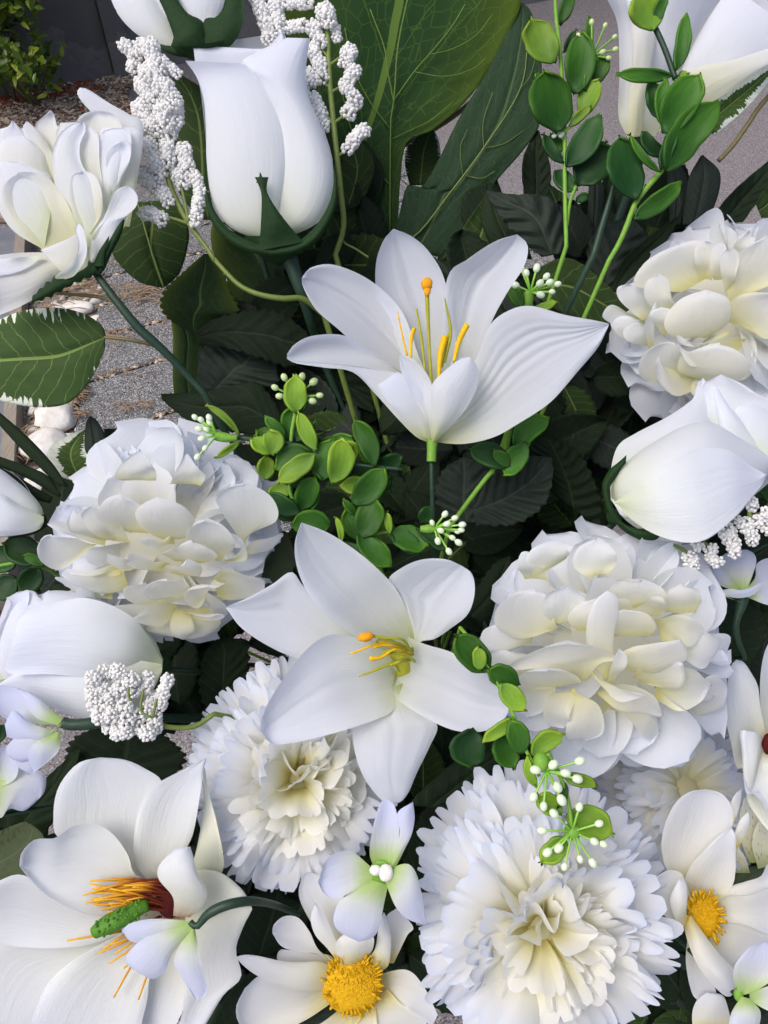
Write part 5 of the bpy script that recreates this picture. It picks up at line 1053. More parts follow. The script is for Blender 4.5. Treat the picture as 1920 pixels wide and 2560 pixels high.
def dome(label, name, cat, x, y, d, Rpx, tilt=(0, 0), seed=1, rings=None, flat=.8, wpet=1.0, cut=None, rr0=None, meshes=None):
    flower(name, label, cat, x, y, d, frame=True, tilt=tilt); o = CUR['o']; R = Rpx*d/FOC; rr = random.Random(seed)
    rings = rings or [(6, 30), (10, 50), (13, 64), (15, 76), (16, 88), (15, 100), (12, 114)]
    for (n, th) in rings:
        off = rr.uniform(0, 6.28)
        for i in range(n):
            ph = off+2*math.pi*(i+rr.uniform(-.28, .28))/n; t = R_(th+rr.uniform(-9, 9))
            tb = t*.62; dr = np.array([math.sin(tb)*math.cos(ph), math.sin(tb)*math.sin(ph), math.cos(tb)*flat*.42])
            out = np.array([math.cos(ph), math.sin(ph), 0])
            zref = np.array([0, 0, 1.0])*math.sin(t)-out*math.cos(t)*.8+out*.0
            ln = R*(.50+.50*math.sin(min(t, math.pi/2)))*rr.uniform(.88, 1.08)
            pos = dr*R*.05*rr.random()-np.array([0, 0, .26*R])
            place_petal(o, rr.choice(RVI if th < 60 else RV), pos, dr, zref, ln, rr.uniform(-.9, .9), rr.uniform(.85, 1.25)*wpet)
    mb = MB(); ball(mb, (0, 0, -.16*R), (R*.55, R*.55, R*.22), 2); link('receptacle', mb.mesh('receptacle', M['mumin']), o)
    return o, R

def zd(view, p, c, R):
    q = V(view, [p])[0]; r = math.hypot(q[0]-c[0], q[1]-c[1])/R
    return .40*R*math.sqrt(max(0, 1-min(1, r)**2))
def headpetals(view, c, R, table, z0=0):
    """the petals of a ruffled head that the photograph lets one follow, laid over its dome"""
    for i, (L, Rr, cup) in enumerate(table):
        b = zd(view, L[0], c, R); m_ = zd(view, L[len(L)//2], c, R); e_ = zd(view, L[-1], c, R)
        near = math.hypot(*(V(view, [L[0]])[0]-np.array(c)))/R
        zt = e_+6+i*2.5+z0
        P(view, L+[((L[-1][0]+Rr[-1][0])/2, (L[-1][1]+Rr[-1][1])/2)], Rr+[((L[-1][0]+Rr[-1][0])/2, (L[-1][1]+Rr[-1][1])/2)], 'mumin' if near < .62 else 'mum', [b-24+i*1.9+z0, (b+e_)/2+6+i*2.3+z0, zt], 'petal', cup=(-.75 if i % 3 else .4)*abs(cup), nu=20, nv=24, wave=4, wide=1.2)
NT = [
 ([(830, 240), (795, 200), (870, 122), (935, 98)], [(970, 240), (978, 180), (962, 122), (935, 98)], 6),
 ([(1060, 260), (1090, 200), (1160, 130)], [(1200, 270), (1230, 200), (1180, 130)], -6),
 ([(1400, 700), (1335, 480), (1305, 375), (1360, 335), (1440, 325)], [(1410, 640), (1525, 560), (1580, 450), (1545, 360), (1440, 325)], -12),
 ([(1390, 720), (1480, 680), (1560, 678), (1627, 730)], [(1390, 745), (1480, 768), (1560, 776), (1627, 740)], 6),
 ([(560, 1200), (430, 1235), (290, 1248), (300, 1300), (360, 1372), (440, 1400)], [(660, 1280), (610, 1350), (530, 1400), (440, 1400)], 10),
 ([(500, 1040), (350, 1100), (300, 1160), (320, 1210), (400, 1240)], [(640, 1130), (600, 1200), (500, 1245), (400, 1240)], 8),
 ([(740, 1240), (672, 1320), (665, 1400), (715, 1480), (790, 1511)], [(860, 1300), (902, 1420), (890, 1475), (790, 1511)], -10),
 ([(900, 1200), (828, 1290), (822, 1360), (880, 1435), (985, 1470)], [(1120, 1180), (1157, 1320), (1130, 1412), (1070, 1462), (985, 1470)], -14),
 ([(640, 1240), (560, 1200), (470, 1260), (445, 1305)], [(660, 1280), (560, 1270), (500, 1310), (445, 1308)], 4),
 ([(1100, 1060), (1250, 1040), (1390, 960), (1440, 912)], [(1120, 1112), (1250, 1085), (1390, 1030), (1458, 985), (1440, 912)], -8),
 ([(560, 620), (350, 780), (262, 725), (250, 640), (290, 575), (350, 552)], [(600, 600), (520, 585), (430, 555), (350, 552)], 12),
 ([(620, 600), (520, 560), (400, 520), (345, 500)], [(640, 560), (560, 470), (430, 450), (345, 500)], -6),
 ([(600, 560), (500, 480), (470, 400), (520, 340)], [(680, 560), (660, 460), (600, 380), (520, 340)], -10),
 ([(700, 560), (600, 440), (560, 340), (620, 280)], [(760, 560), (740, 440), (700, 340), (620, 280)], 8),
 ([(600, 920), (400, 960), (290, 985), (262, 1040), (290, 1090)], [(560, 1060), (430, 1100), (350, 1105), (290, 1090)], -10),
 ([(680, 740), (520, 770), (380, 800), (315, 860)], [(680, 920), (520, 970), (370, 930), (315, 860)], -16),
 ([(680, 720), (560, 750), (440, 790), (370, 790)], [(660, 780), (560, 800), (460, 800), (370, 792)], 6),
 ([(790, 470), (690, 400), (655, 300), (700, 235), (790, 206)], [(870, 460), (887, 390), (872, 290), (840, 230), (790, 206)], -8),
 ([(960, 500), (880, 410), (862, 290), (900, 225), (980, 204)], [(1030, 500), (1105, 430), (1120, 330), (1070, 235), (980, 204)], -16),
 ([(1170, 660), (1105, 500), (1115, 380), (1200, 328)], [(1230, 680), (1312, 560), (1322, 450), (1285, 365), (1200, 328)], -16),
 ([(1240, 700), (1345, 600), (1375, 500), (1300, 408)], [(1290, 700), (1385, 625), (1398, 520), (1365, 435), (1300, 408)], 8),
 ([(1000, 640), (950, 550), (985, 450), (1110, 413)], [(1120, 650), (1200, 570), (1200, 470), (1110, 413)], -16),
 ([(1010, 500), (900, 470), (850, 430), (836, 398)], [(1010, 470), (960, 420), (900, 392), (836, 396)], 8),
 ([(900, 700), (800, 640), (720, 560), (730, 500)], [(960, 660), (900, 600), (820, 500), (730, 500)], -14),
 ([(760, 700), (700, 640), (620, 560), (630, 490)], [(800, 680), (760, 600), (700, 510), (630, 490)], 8),
 ([(930, 960), (740, 940), (662, 850), (680, 750), (780, 685)], [(1000, 940), (880, 900), (795, 830), (800, 740), (780, 685)], 10),
 ([(1060, 930), (900, 942), (800, 875), (773, 775), (830, 690), (920, 663)], [(1070, 900), (1030, 820), (1005, 740), (980, 690), (920, 663)], 16),
 ([(960, 700), (970, 620), (1010, 560), (1060, 500)], [(1060, 740), (1110, 640), (1120, 560), (1060, 500)], -10),
 ([(1175, 820), (1080, 940), (1015, 850), (1045, 745), (1150, 693)], [(1180, 800), (1190, 770), (1240, 735), (1210, 700), (1150, 693)], 14),
 ([(1180, 800), (1250, 710), (1350, 698), (1440, 738), (1484, 810)], [(1190, 920), (1300, 927), (1400, 917), (1466, 885), (1484, 810)], -20),
 ([(880, 1060), (770, 1190), (735, 1235), (850, 1282)], [(1090, 1050), (1148, 1160), (1110, 1245), (990, 1287), (850, 1282)], 14),
 ([(935, 1020), (800, 955), (640, 955), (530, 1000), (494, 1085)], [(900, 1080), (790, 1165), (690, 1232), (580, 1222), (512, 1165), (494, 1085)], -24),
 ([(938, 1020), (860, 945), (740, 945), (655, 1000)], [(932, 1045), (850, 1095), (750, 1105), (672, 1065), (655, 1000)], -12),
 ([(930, 1030), (885, 1120), (875, 1230), (930, 1288)], [(980, 1040), (1000, 1120), (985, 1230), (930, 1288)], 12),
 ([(950, 1100), (990, 1030), (1080, 975), (1175, 958)], [(1000, 1120), (1080, 1060), (1160, 1020), (1208, 975), (1175, 958)], 12)]
OT = [
 ([(640, 170), (608, 110), (620, 50), (680, 18)], [(740, 110), (748, 65), (725, 30), (680, 18)], -8),
 ([(860, 140), (798, 100), (802, 35), (860, 6)], [(920, 130), (938, 85), (922, 30), (860, 6)], -10),
 ([(600, 200), (570, 120), (575, 75), (600, 72)], [(680, 200), (670, 140), (640, 90), (600, 72)], 6),
 ([(1150, 280), (1152, 195), (1220, 143)], [(1285, 280), (1297, 215), (1275, 160), (1220, 143)], -8),
 ([(1000, 760), (985, 900), (998, 1050), (1040, 1150), (1110, 1168)], [(1090, 740), (1205, 900), (1275, 1030), (1210, 1112), (1110, 1168)], 14),
 ([(800, 800), (772, 940), (790, 1040), (860, 1092), (940, 1098)], [(880, 800), (965, 930), (995, 1020), (985, 1080), (940, 1098)], 12),
 ([(760, 800), (700, 860), (640, 830), (650, 790)], [(800, 830), (790, 920), (760, 970), (660, 860)], 8),
 ([(1180, 800), (1290, 845), (1390, 875), (1450, 850)], [(1180, 860), (1260, 965), (1350, 965), (1450, 870)], 10),
 ([(1240, 700), (1360, 700), (1440, 635), (1500, 700)], [(1270, 820), (1390, 845), (1490, 820), (1512, 755), (1500, 700)], -12),
 ([(1240, 330), (1340, 345), (1425, 400), (1422, 460)], [(1230, 480), (1330, 510), (1390, 535), (1422, 460)], -12),
 ([(1140, 300), (1240, 270), (1320, 300), (1350, 360)], [(1180, 400), (1260, 400), (1320, 400), (1350, 360)], -10),
 ([(1040, 290), (982, 240), (978, 180), (1060, 130)], [(1150, 280), (1165, 210), (1125, 150), (1060, 130)], -12),
 ([(960, 250), (950, 160), (980, 80), (1060, 90)], [(1100, 220), (1150, 160), (1120, 110), (1060, 90)], 8),
 ([(640, 440), (500, 465), (443, 430), (448, 375), (500, 350)], [(650, 400), (610, 380), (565, 355), (500, 350)], 8),
 ([(740, 600), (620, 620), (583, 700), (598, 780), (650, 822)], [(760, 610), (752, 690), (705, 780), (650, 822)], -12),
 ([(700, 600), (555, 572), (470, 510), (478, 455), (540, 438)], [(710, 560), (650, 500), (605, 450), (540, 438)], -10),
 ([(740, 340), (620, 385), (518, 330), (510, 240), (565, 182), (640, 170)], [(750, 330), (722, 290), (712, 220), (685, 185), (640, 170)], -16),
 ([(740, 320), (698, 230), (703, 152), (770, 113)], [(775, 300), (828, 220), (828, 150), (770, 113)], -10),
 ([(840, 330), (800, 260), (830, 180), (900, 140)], [(920, 330), (940, 260), (940, 180), (900, 140)], -8),
 ([(1000, 350), (940, 300), (940, 210), (1000, 190)], [(1120, 350), (1130, 280), (1090, 210), (1000, 190)], 10),
 ([(1200, 520), (1240, 498), (1335, 515), (1428, 600)], [(1200, 700), (1300, 722), (1400, 690), (1428, 600)], -20),
 ([(1010, 480), (1050, 410), (1160, 345), (1260, 335)], [(1090, 530), (1210, 490), (1290, 420), (1260, 335)], -14),
 ([(1100, 560), (1130, 470), (1200, 430), (1290, 450)], [(1160, 600), (1240, 600), (1300, 540), (1290, 450)], -10),
 ([(950, 640), (1060, 585), (1190, 630), (1245, 730)], [(960, 665), (1060, 705), (1160, 730), (1245, 760)], -12),
 ([(1000, 720), (1120, 790), (1180, 900), (1240, 960)], [(1040, 690), (1170, 740), (1240, 860), (1240, 960)], 12),
 ([(1010, 760), (1100, 800), (1190, 920), (1300, 1045)], [(1020, 740), (1140, 780), (1250, 920), (1325, 1010), (1305, 1046)], 6),
 ([(860, 570), (740, 465), (600, 442), (620, 395), (720, 330), (800, 303)], [(900, 560), (925, 450), (982, 400), (905, 330), (800, 303)], 18),
 ([(980, 560), (900, 400), (878, 250), (895, 140), (932, 100)], [(1000, 500), (975, 300), (978, 200), (968, 130), (932, 100)], 10),
 ([(760, 610), (650, 595), (616, 525), (655, 462), (730, 446)], [(800, 610), (855, 570), (845, 500), (805, 460), (730, 446)], 18),
 ([(840, 620), (760, 620), (736, 700), (765, 790), (830, 805)], [(850, 600), (856, 640), (835, 720), (850, 780), (830, 805)], 10),
 ([(800, 640), (845, 720), (850, 800), (870, 862), (930, 884)], [(840, 625), (945, 670), (990, 780), (984, 850), (930, 884)], -14),
 ([(990, 560), (998, 420), (1012, 325)], [(1008, 560), (1045, 430), (1048, 360), (1012, 322)], 4),
 ([(912, 500), (975, 562), (1060, 600), (1158, 584)], [(918, 490), (1000, 535), (1080, 555), (1158, 570)], 5)]
JT = [
 ([(1480, 1560), (1560, 1700), (1700, 1900), (1800, 1950)], [(1600, 1400), (1800, 1500), (1900, 1700), (1800, 1950)], 10),
 ([(1140, 1540), (1060, 1650), (1026, 1760), (1035, 1900)], [(1160, 1540), (1260, 1680), (1220, 1800), (1035, 1900)], 8),
 ([(600, 1000), (420, 900), (330, 1000), (420, 1050)], [(700, 1100), (620, 1150), (500, 1120), (420, 1050)], 8),
 ([(620, 1210), (500, 1130), (430, 1000), (460, 968), (520, 960)], [(660, 1190), (600, 1080), (650, 1000), (600, 968), (520, 960)], -8),
 ([(740, 1270), (640, 1195), (556, 1080), (590, 1010), (680, 998)], [(770, 1250), (770, 1100), (745, 1020), (680, 998)], -8),
 ([(700, 1010), (560, 850), (495, 760), (500, 700), (590, 688)], [(900, 1000), (870, 850), (750, 740), (590, 688)], 12),
 ([(900, 1000), (748, 780), (755, 640), (840, 588)], [(1000, 960), (945, 800), (905, 650), (840, 588)], -10),
 ([(1050, 760), (700, 640), (740, 500), (860, 425), (1000, 376)], [(1200, 700), (1200, 550), (1160, 380), (1000, 376)], 10),
 ([(1200, 690), (1165, 500), (1158, 390), (1220, 346)], [(1270, 690), (1295, 500), (1285, 400), (1220, 346)], 8),
 ([(1300, 690), (1280, 500), (1300, 380), (1350, 370)], [(1380, 690), (1400, 500), (1390, 400), (1350, 370)], -6),
 ([(1450, 560), (1440, 480), (1480, 370), (1555, 312)], [(1530, 560), (1562, 450), (1565, 380), (1555, 312)], 6),
 ([(1450, 900), (1445, 620), (1540, 440), (1700, 376)], [(1600, 820), (1780, 700), (1900, 500), (1700, 376)], -14),
 ([(1400, 780), (1378, 500), (1400, 410), (1440, 398)], [(1445, 780), (1500, 550), (1485, 440), (1440, 398)], 8),
 ([(1420, 1020), (1500, 850), (1650, 790), (1850, 770)], [(1600, 1130), (1750, 1160), (1900, 1000), (1850, 770)], -16),
 ([(755, 1240), (752, 1000), (795, 850), (850, 762)], [(800, 1210), (815, 1000), (845, 860), (853, 762)], 4),
 ([(900, 1100), (830, 900), (830, 820), (900, 800)], [(1000, 1040), (1000, 900), (970, 830), (900, 800)], 8),
 ([(1180, 1480), (1200, 1620), (1310, 1680), (1382, 1760)], [(1500, 1440), (1585, 1530), (1480, 1670), (1382, 1760)], 10),
 ([(1040, 1450), (880, 1478), (775, 1430), (738, 1310), (785, 1170), (900, 1103)], [(1060, 1440), (1095, 1300), (1065, 1180), (985, 1110), (900, 1103)], 14),
 ([(1250, 1130), (1050, 1050), (985, 900), (1090, 735), (1280, 670)], [(1270, 1130), (1400, 1030), (1448, 880), (1425, 740), (1280, 670)], 20),
 ([(1460, 1080), (1300, 1110), (1150, 1075), (1058, 1015)], [(1460, 1100), (1300, 1140), (1130, 1110), (1058, 1022)], 5),
 ([(1500, 1350), (1380, 1280), (1200, 1280), (1050, 1080)], [(1600, 1180), (1400, 1110), (1200, 1180), (1050, 1080)], 8),
 ([(1150, 1480), (1075, 1400), (1150, 1220), (1300, 1133), (1420, 1128)], [(1250, 1530), (1570, 1505), (1645, 1350), (1565, 1200), (1420, 1128)], -18),
 ([(1030, 1430), (940, 1350), (905, 1245), (880, 1260), (872, 1350)], [(1170, 1520), (1160, 1582), (1040, 1572), (930, 1490), (872, 1370)], 10)]
o, R = dome('left white dahlia head of rounded petals, under the lime berry spray', 'dahlia_head', 'dahlia', 405, 1350, .39, 292, (6, 4), 11)
headpetals('A8', (405, 1350), 300, NT, -4)
wire(430, 1400, -60, 8)
o, R = dome('largest white dahlia head of rounded petals, right of the middle lily', 'dahlia_head', 'dahlia', 1530, 1620, .365, 330, (-8, -4), 23)
headpetals(6, (1530, 1620), 330, OT, -4)
wire(1540, 1660, -80, 8)
o, R = dome('ruffled white head cut by the right edge, above the closed rosebud', 'dahlia_head', 'dahlia', 1840, 765, .425, 300, (-14, -14), 37, flat=.7)
headpetals('A2', (1850, 765), 310, JT, -4)
wire(1840, 800, -60, 8)
# ---------------- frilled carnations
CV = {k: [mb.mesh('petal', M['carnin' if k == 'inner' else 'carn']) for mb in petal_variants(v_, 'carn', len(v_))] for k, v_ in dict(
    outer=[(.52, .03, 5, .25, 7), (.46, .04, 6, .35, 6), (.5, .05, 7, .15, 7), (.54, .03, 4, .45, 8), (.48, .06, 5, .0, 6), (.56, .03, 6, .6, 7)],
    mid=[(.66, .06, 5, .5, 8), (.6, .09, 6, .8, 7), (.74, .07, 4, .4, 9), (.64, .06, 7, .9, 8), (.7, .10, 5, .2, 8), (.58, .05, 4, 1.1, 7)],
    inner=[(.9, .15, 5, .3, 7), (.85, .19, 6, .45, 7), (.8, .17, 7, .2, 6), (1.0, .14, 5, .5, 8)]).items()}
def carnation(label, x, y, d, Rpx, tilt, seed, stretch=1.0, inner=True):
    flower('carnation', label, 'carnation', x, y, d, frame=True, tilt=tilt); o = CUR['o']; R = Rpx*d/FOC; rr = random.Random(seed)
    L_ = [(9, 97, 1.0, 'outer', -.16), (9, 88, .96, 'outer', -.10), (8, 77, .88, 'outer', -.04), (7, 64, .78, 'mid', 0), (6, 50, .70, 'mid', .0)]
    if inner: L_ += [(6, 38, .60, 'inner', 0), (5, 24, .54, 'inner', 0), (3, 9, .46, 'inner', .0)]
    else: L_ += [(6, 36, .6, 'mid', 0)]
    for (n, th, ln, kind, zo) in L_:
        off = rr.uniform(0, 6.28)
        for i in range(n):
            ph = off+2*math.pi*(i+rr.uniform(-.2, .2))/n; t = R_(th+rr.uniform(-6, 6))
            dr = np.array([math.sin(t)*math.cos(ph), math.sin(t)*math.sin(ph), math.cos(t)]); out = np.array([math.cos(ph), math.sin(ph), 0])
            zref = np.array([0, 0, 1.0])*math.sin(t)-out*math.cos(t)
            st = 1+(stretch-1)*max(0, -math.sin(ph))
            place_petal(o, rr.choice(CV[kind]), np.array([0, 0, zo*R])+out*R*.03*rr.random(), dr, zref, R*ln*rr.uniform(.88, 1.08)*st, rr.uniform(-.28, .28), rr.uniform(.9, 1.25))
    mb = MB(); ball(mb, (0, 0, -.06*R), (R*.26, R*.26, R*.2), 2); link('receptacle', mb.mesh('receptacle', M['carnin']), o)
    return o
carnation('frilled carnation tucked under the middle lily', 745, 1945, .385, 292, (2, 18), 5, 1.02)
wire(760, 2000, -70, 8)
carnation('biggest frilled carnation, at the bottom behind the hanging white berry pins', 1352, 2300, .35, 340, (4, 0), 9, 1.10)
wire(1352, 2330, -80, 8)
carnation('shaded frilled carnation squeezed between right dahlia head and yellow-eyed flower', 1705, 1975, .425, 235, (-30, 20), 14, 1, False)
wire(1700, 1980, -50, 8)
# ---------------- magnolia, lower left
flower('magnolia', 'big magnolia with green cone and maroon to yellow stamens, lower left corner', 'magnolia', 740, 570, .345, 7)
MG = [
 ([(700, 520), (820, 440), (870, 250), (880, 100), (850, 0)], [(860, 520), (960, 440), (940, 260), (900, 100), (885, 0)], [-60, -50, -40], 6, 'magback'),
 ([(800, 620), (790, 520), (840, 450), (950, 455), (1040, 520), (1080, 580)], [(800, 680), (880, 660), (960, 625), (1080, 596)], [-60, -40, -30], 6, 'magback'),
 ([(640, 700), (300, 740), (60, 750), (-60, 830), (-120, 1050), (-80, 1240)], [(680, 800), (420, 900), (260, 1000), (160, 1120), (100, 1260)], [-70, -50, -40], -16, 'mag'),
 ([(700, 700), (640, 880), (600, 1050), (540, 1220)], [(820, 740), (830, 900), (780, 1060), (680, 1240)], [-70, -40, -30], -12, 'mag'),
 ([(760, 640), (800, 820), (800, 1000), (740, 1240)], [(840, 640), (960, 612), (1082, 594), (1045, 690), (1014, 790), (1036, 905), (960, 985), (880, 1120), (800, 1240)], [-60, -20, -20, -30], -14, 'mag'),
 ([(740, 560), (560, 440), (400, 330), (262, 300), (242, 200), (262, 80), (340, -20), (435, -46)], [(760, 540), (620, 440), (592, 320), (638, 170), (690, 66), (610, 0), (530, -36), (435, -46)], [-80, -40, -16, -10], -26, 'mag'),
 ([(740, 560), (605, 440), (584, 310), (618, 150), (690, 66), (800, 5), (892, -44)], [(790, 540), (780, 400), (826, 290), (856, 140), (876, 20), (892, -44)], [-80, -20, -6, 6], -18, 'mag'),
 ([(740, 600), (450, 740), (250, 772), (50, 762), (-60, 735), (-120, 650)], [(740, 560), (400, 600), (200, 520), (90, 468), (0, 492), (-120, 560)], [-90, -30, -10, 0], -26, 'mag'),
 ([(740, 600), (500, 730), (330, 830), (222, 930), (162, 1050), (138, 1170), (200, 1270)], [(760, 660), (650, 880), (632, 980), (612, 1060), (560, 1200), (380, 1280)], [-90, -20, 10, 10], -34, 'mag'),
 ([(740, 590), (560, 640), (380, 622), (232, 562), (140, 490), (84, 425)], [(750, 540), (590, 470), (552, 382), (482, 290), (402, 250), (310, 262), (240, 308), (150, 314), (94, 368), (84, 425)], [-80, 0, 26, 24, 10], -40, 'mag'),
 ([(750, 640), (750, 560), (690, 480), (694, 420), (760, 352), (822, 340)], [(820, 645), (880, 585), (888, 520), (850, 455), (832, 375), (822, 340)], [-10, 40, 60, 50], 22, 'mag'),
]
for L, R, z, cup, mt in MG: P(7, L, R, mt, z, 'petal', cup=cup, nu=26, nv=34, wave=5, wide=1.05)
blob(7, (735, 560), 60, 'bract', 'bract', -30, sy=1.5, sz=.7, bumpy=.1)
for k in range(46):
    a_ = R_(rnd.uniform(150, 205)); ln = rnd.uniform(190, 390); bx, by = 735+rnd.uniform(-10, 20), 560+rnd.uniform(-85, 80)
    tx, ty = bx+math.cos(a_)*ln, by*.55+560*.45-math.sin(a_)*ln*.42
    stem(7, [(bx, by), ((bx+tx)/2, (by+ty)/2-12+rnd.uniform(-8, 8)), (tx, ty)], [2.6, 2.8, 3.0, 2.2], 'magst', [-30, rnd.uniform(0, 40), rnd.uniform(-6, 26)], 'stamen', k=5, n=10)
for pts in [[(700, 640), (540, 700), (410, 725), (290, 746)], [(700, 660), (560, 740), (420, 802)], [(710, 660), (600, 760), (470, 845)], [(715, 660), (610, 800), (535, 865)], [(690, 640), (570, 730), (480, 760)], [(700, 660), (620, 720), (500, 800)], [(720, 660), (590, 820), (492, 990)], [(740, 660), (650, 860), (598, 1000)], [(690, 640), (540, 720), (450, 780)]]:
    stem(7, pts, [2.8, 3, 3, 2.4], 'magst', [-30, 0, 4], 'stamen', k=6, n=12)
stem(7, [(640, 592), (600, 606), (520, 650), (440, 690), (408, 712)], [14, 20, 23, 23, 15], 'cone', [10, 30, 44, 50], 'cone', k=16)
mbc = MB()
for k in range(60):
    t_ = rnd.random(); a_ = rnd.uniform(-.2, 3.3); cx, cy = 620-200*t_, 600+104*t_; rr_ = 37
    p_ = V(7, [(cx+math.cos(a_)*rr_*.46, cy+math.cos(a_)*rr_*.9)])[0]
    ball(mbc, W(p_[0], p_[1], CUR['d']-(34+12*t_+math.sin(a_)*24)*CUR['px']), 3.6*CUR['px'], 0)
link('cone_scales', mbc.mesh('cone_scales', M['cone'], CUR['loc']), CUR['o'])
wire(420, 2260, -140, 9)
# ---------------- second magnolia at the right edge
flower('magnolia', 'creamy magnolia with maroon centre, cut off by the right edge', 'magnolia', 1660, 1050, .375, 'A5')
for L, R, z, cup, mt in [
 ([(1640, 1050), (1480, 1400), (1450, 1560), (1560, 1760), (1760, 2000)], [(1700, 1100), (1800, 1500), (1860, 1800), (1820, 2000)], [-60, -20, 0], -14, 'magback'),
 ([(1620, 1000), (1380, 1280), (1290, 1000), (1230, 680), (1262, 400), (1290, 260), (1345, 194)], [(1650, 960), (1590, 700), (1560, 460), (1490, 320), (1420, 220), (1345, 194)], [-40, 0, 20, 10], -30, 'mag'),
 ([(1640, 1000), (1600, 800), (1580, 560), (1590, 300), (1640, 80), (1740, -80)], [(1760, 1000), (1860, 600), (1860, 200), (1740, -80)], [-40, 0, 14], -20, 'mag'),
 ([(1620, 1020), (1500, 1480), (1430, 1350), (1400, 1100), (1380, 905), (1420, 890)], [(1650, 1000), (1608, 1000), (1570, 930), (1480, 900), (1420, 890)], [0, 30, 40], 14, 'mag'),
 ([(1630, 1000), (1500, 1100), (1400, 1000), (1440, 1500), (1560, 1490)], [(1700, 1040), (1700, 1200), (1780, 1500), (1760, 1620)], [-20, 20, 20], -20, 'mag'),
 ([(1480, 1100), (1440, 1400), (1500, 1500), (1600, 1620), (1700, 1780)], [(1640, 1050), (1760, 1300), (1860, 1600), (1800, 1780)], [0, 26, 30], -16, 'mag')]:
    P('A5', L, R, mt, z, 'petal', cup=cup, nu=20, nv=28, wave=4)
blob('A5', (1690, 1030), 85, 'bract', 'bract', 26, sy=1.3, sz=.6, bumpy=.2)
wire(1960, 1870, -170, 8)
# ---------------- striped petals
flower('alstroemeria', 'cream flower with dark red dashes, half hidden at the right edge', 'alstroemeria', 1500, 1950, .40, 'A5')
for L, R, z in [([(1480, 2200), (1400, 2000), (1380, 1750), (1420, 1560)], [(1700, 2200), (1760, 1900), (1700, 1700), (1560, 1560)], 0), ([(1560, 2260), (1500, 2000), (1560, 1800), (1700, 1700)], [(1800, 2200), (1860, 2000), (1800, 1800), (1720, 1700)], 10), ([(1280, 2300), (1300, 2120), (1360, 2040)], [(1480, 2300), (1440, 2160), (1370, 2040)], -10)]:
    P('A5', L, R, 'alst', [z, z+14, z], 'petal', cup=-14)
wire(1890, 2120, -40, 7)
# ---------------- yellow-eyed flowers
def eye(view, c, rx, ry, z, n=110, lean=(0, 0), dk=.62, out=1.0):
    d = CUR['d']; px = d/FOC; s = VW[view][2]
    blob(view, c, rx*dk, 'gold', 'disc', z, sx=1, sy=ry/rx, sz=.36, lvl=3, bumpy=.07)
    p = V(view, [c])[0]; mb = MB()
    for k in range(n):
        a_ = rnd.uniform(0, 6.283); q = rnd.uniform(.75, 1.0)*out; r0_, r1 = dk*.8*q, q
        P0 = p+np.array([math.cos(a_)*rx*r0_, math.sin(a_)*ry*r0_])/s; P1 = p+np.array([math.cos(a_)*rx*r1+lean[0]*rnd.random(), math.sin(a_)*ry*r1+lean[1]*rnd.random()])/s
        z0 = z+2; z1 = z+rnd.uniform(8, 34); Mi = (P0+P1)/2
        A = np.array([W(P0[0], P0[1], d-z0*px), W(Mi[0], Mi[1], d-(z0+(z1-z0)*.8)*px), W(P1[0], P1[1], d-z1*px)])
        tube(mb, spline(A, 6), np.array([1.2, 1.3, 1.4, 1.7, 2.6, 2.0])*px, 5)
    link('stamens', mb.mesh('stamens', M['gold'], CUR['loc']), CUR['o'])['kind'] = 'stuff'
    mb = MB()
    for k in range(700):
        a_ = rnd.uniform(0, 6.283); q = math.sqrt(rnd.random())*dk*.97; P0 = p+np.array([math.cos(a_)*rx*q, math.sin(a_)*ry*q])/s
        zz = z+rx*dk*.36/s*math.sqrt(max(0, 1-(q/dk)**2))
        ball(mb, W(P0[0], P0[1], d-(zz+1)*px), rnd.uniform(1.2, 2.4)*px, 0)
    link('pollen', mb.mesh('pollen', M['gold'], CUR['loc']), CUR['o'])['kind'] = 'stuff'
flower('anemone', 'yellow-eyed flower at the bottom edge, between magnolia and big carnation', 'anemone', 980, 1680, .345, 'A4')
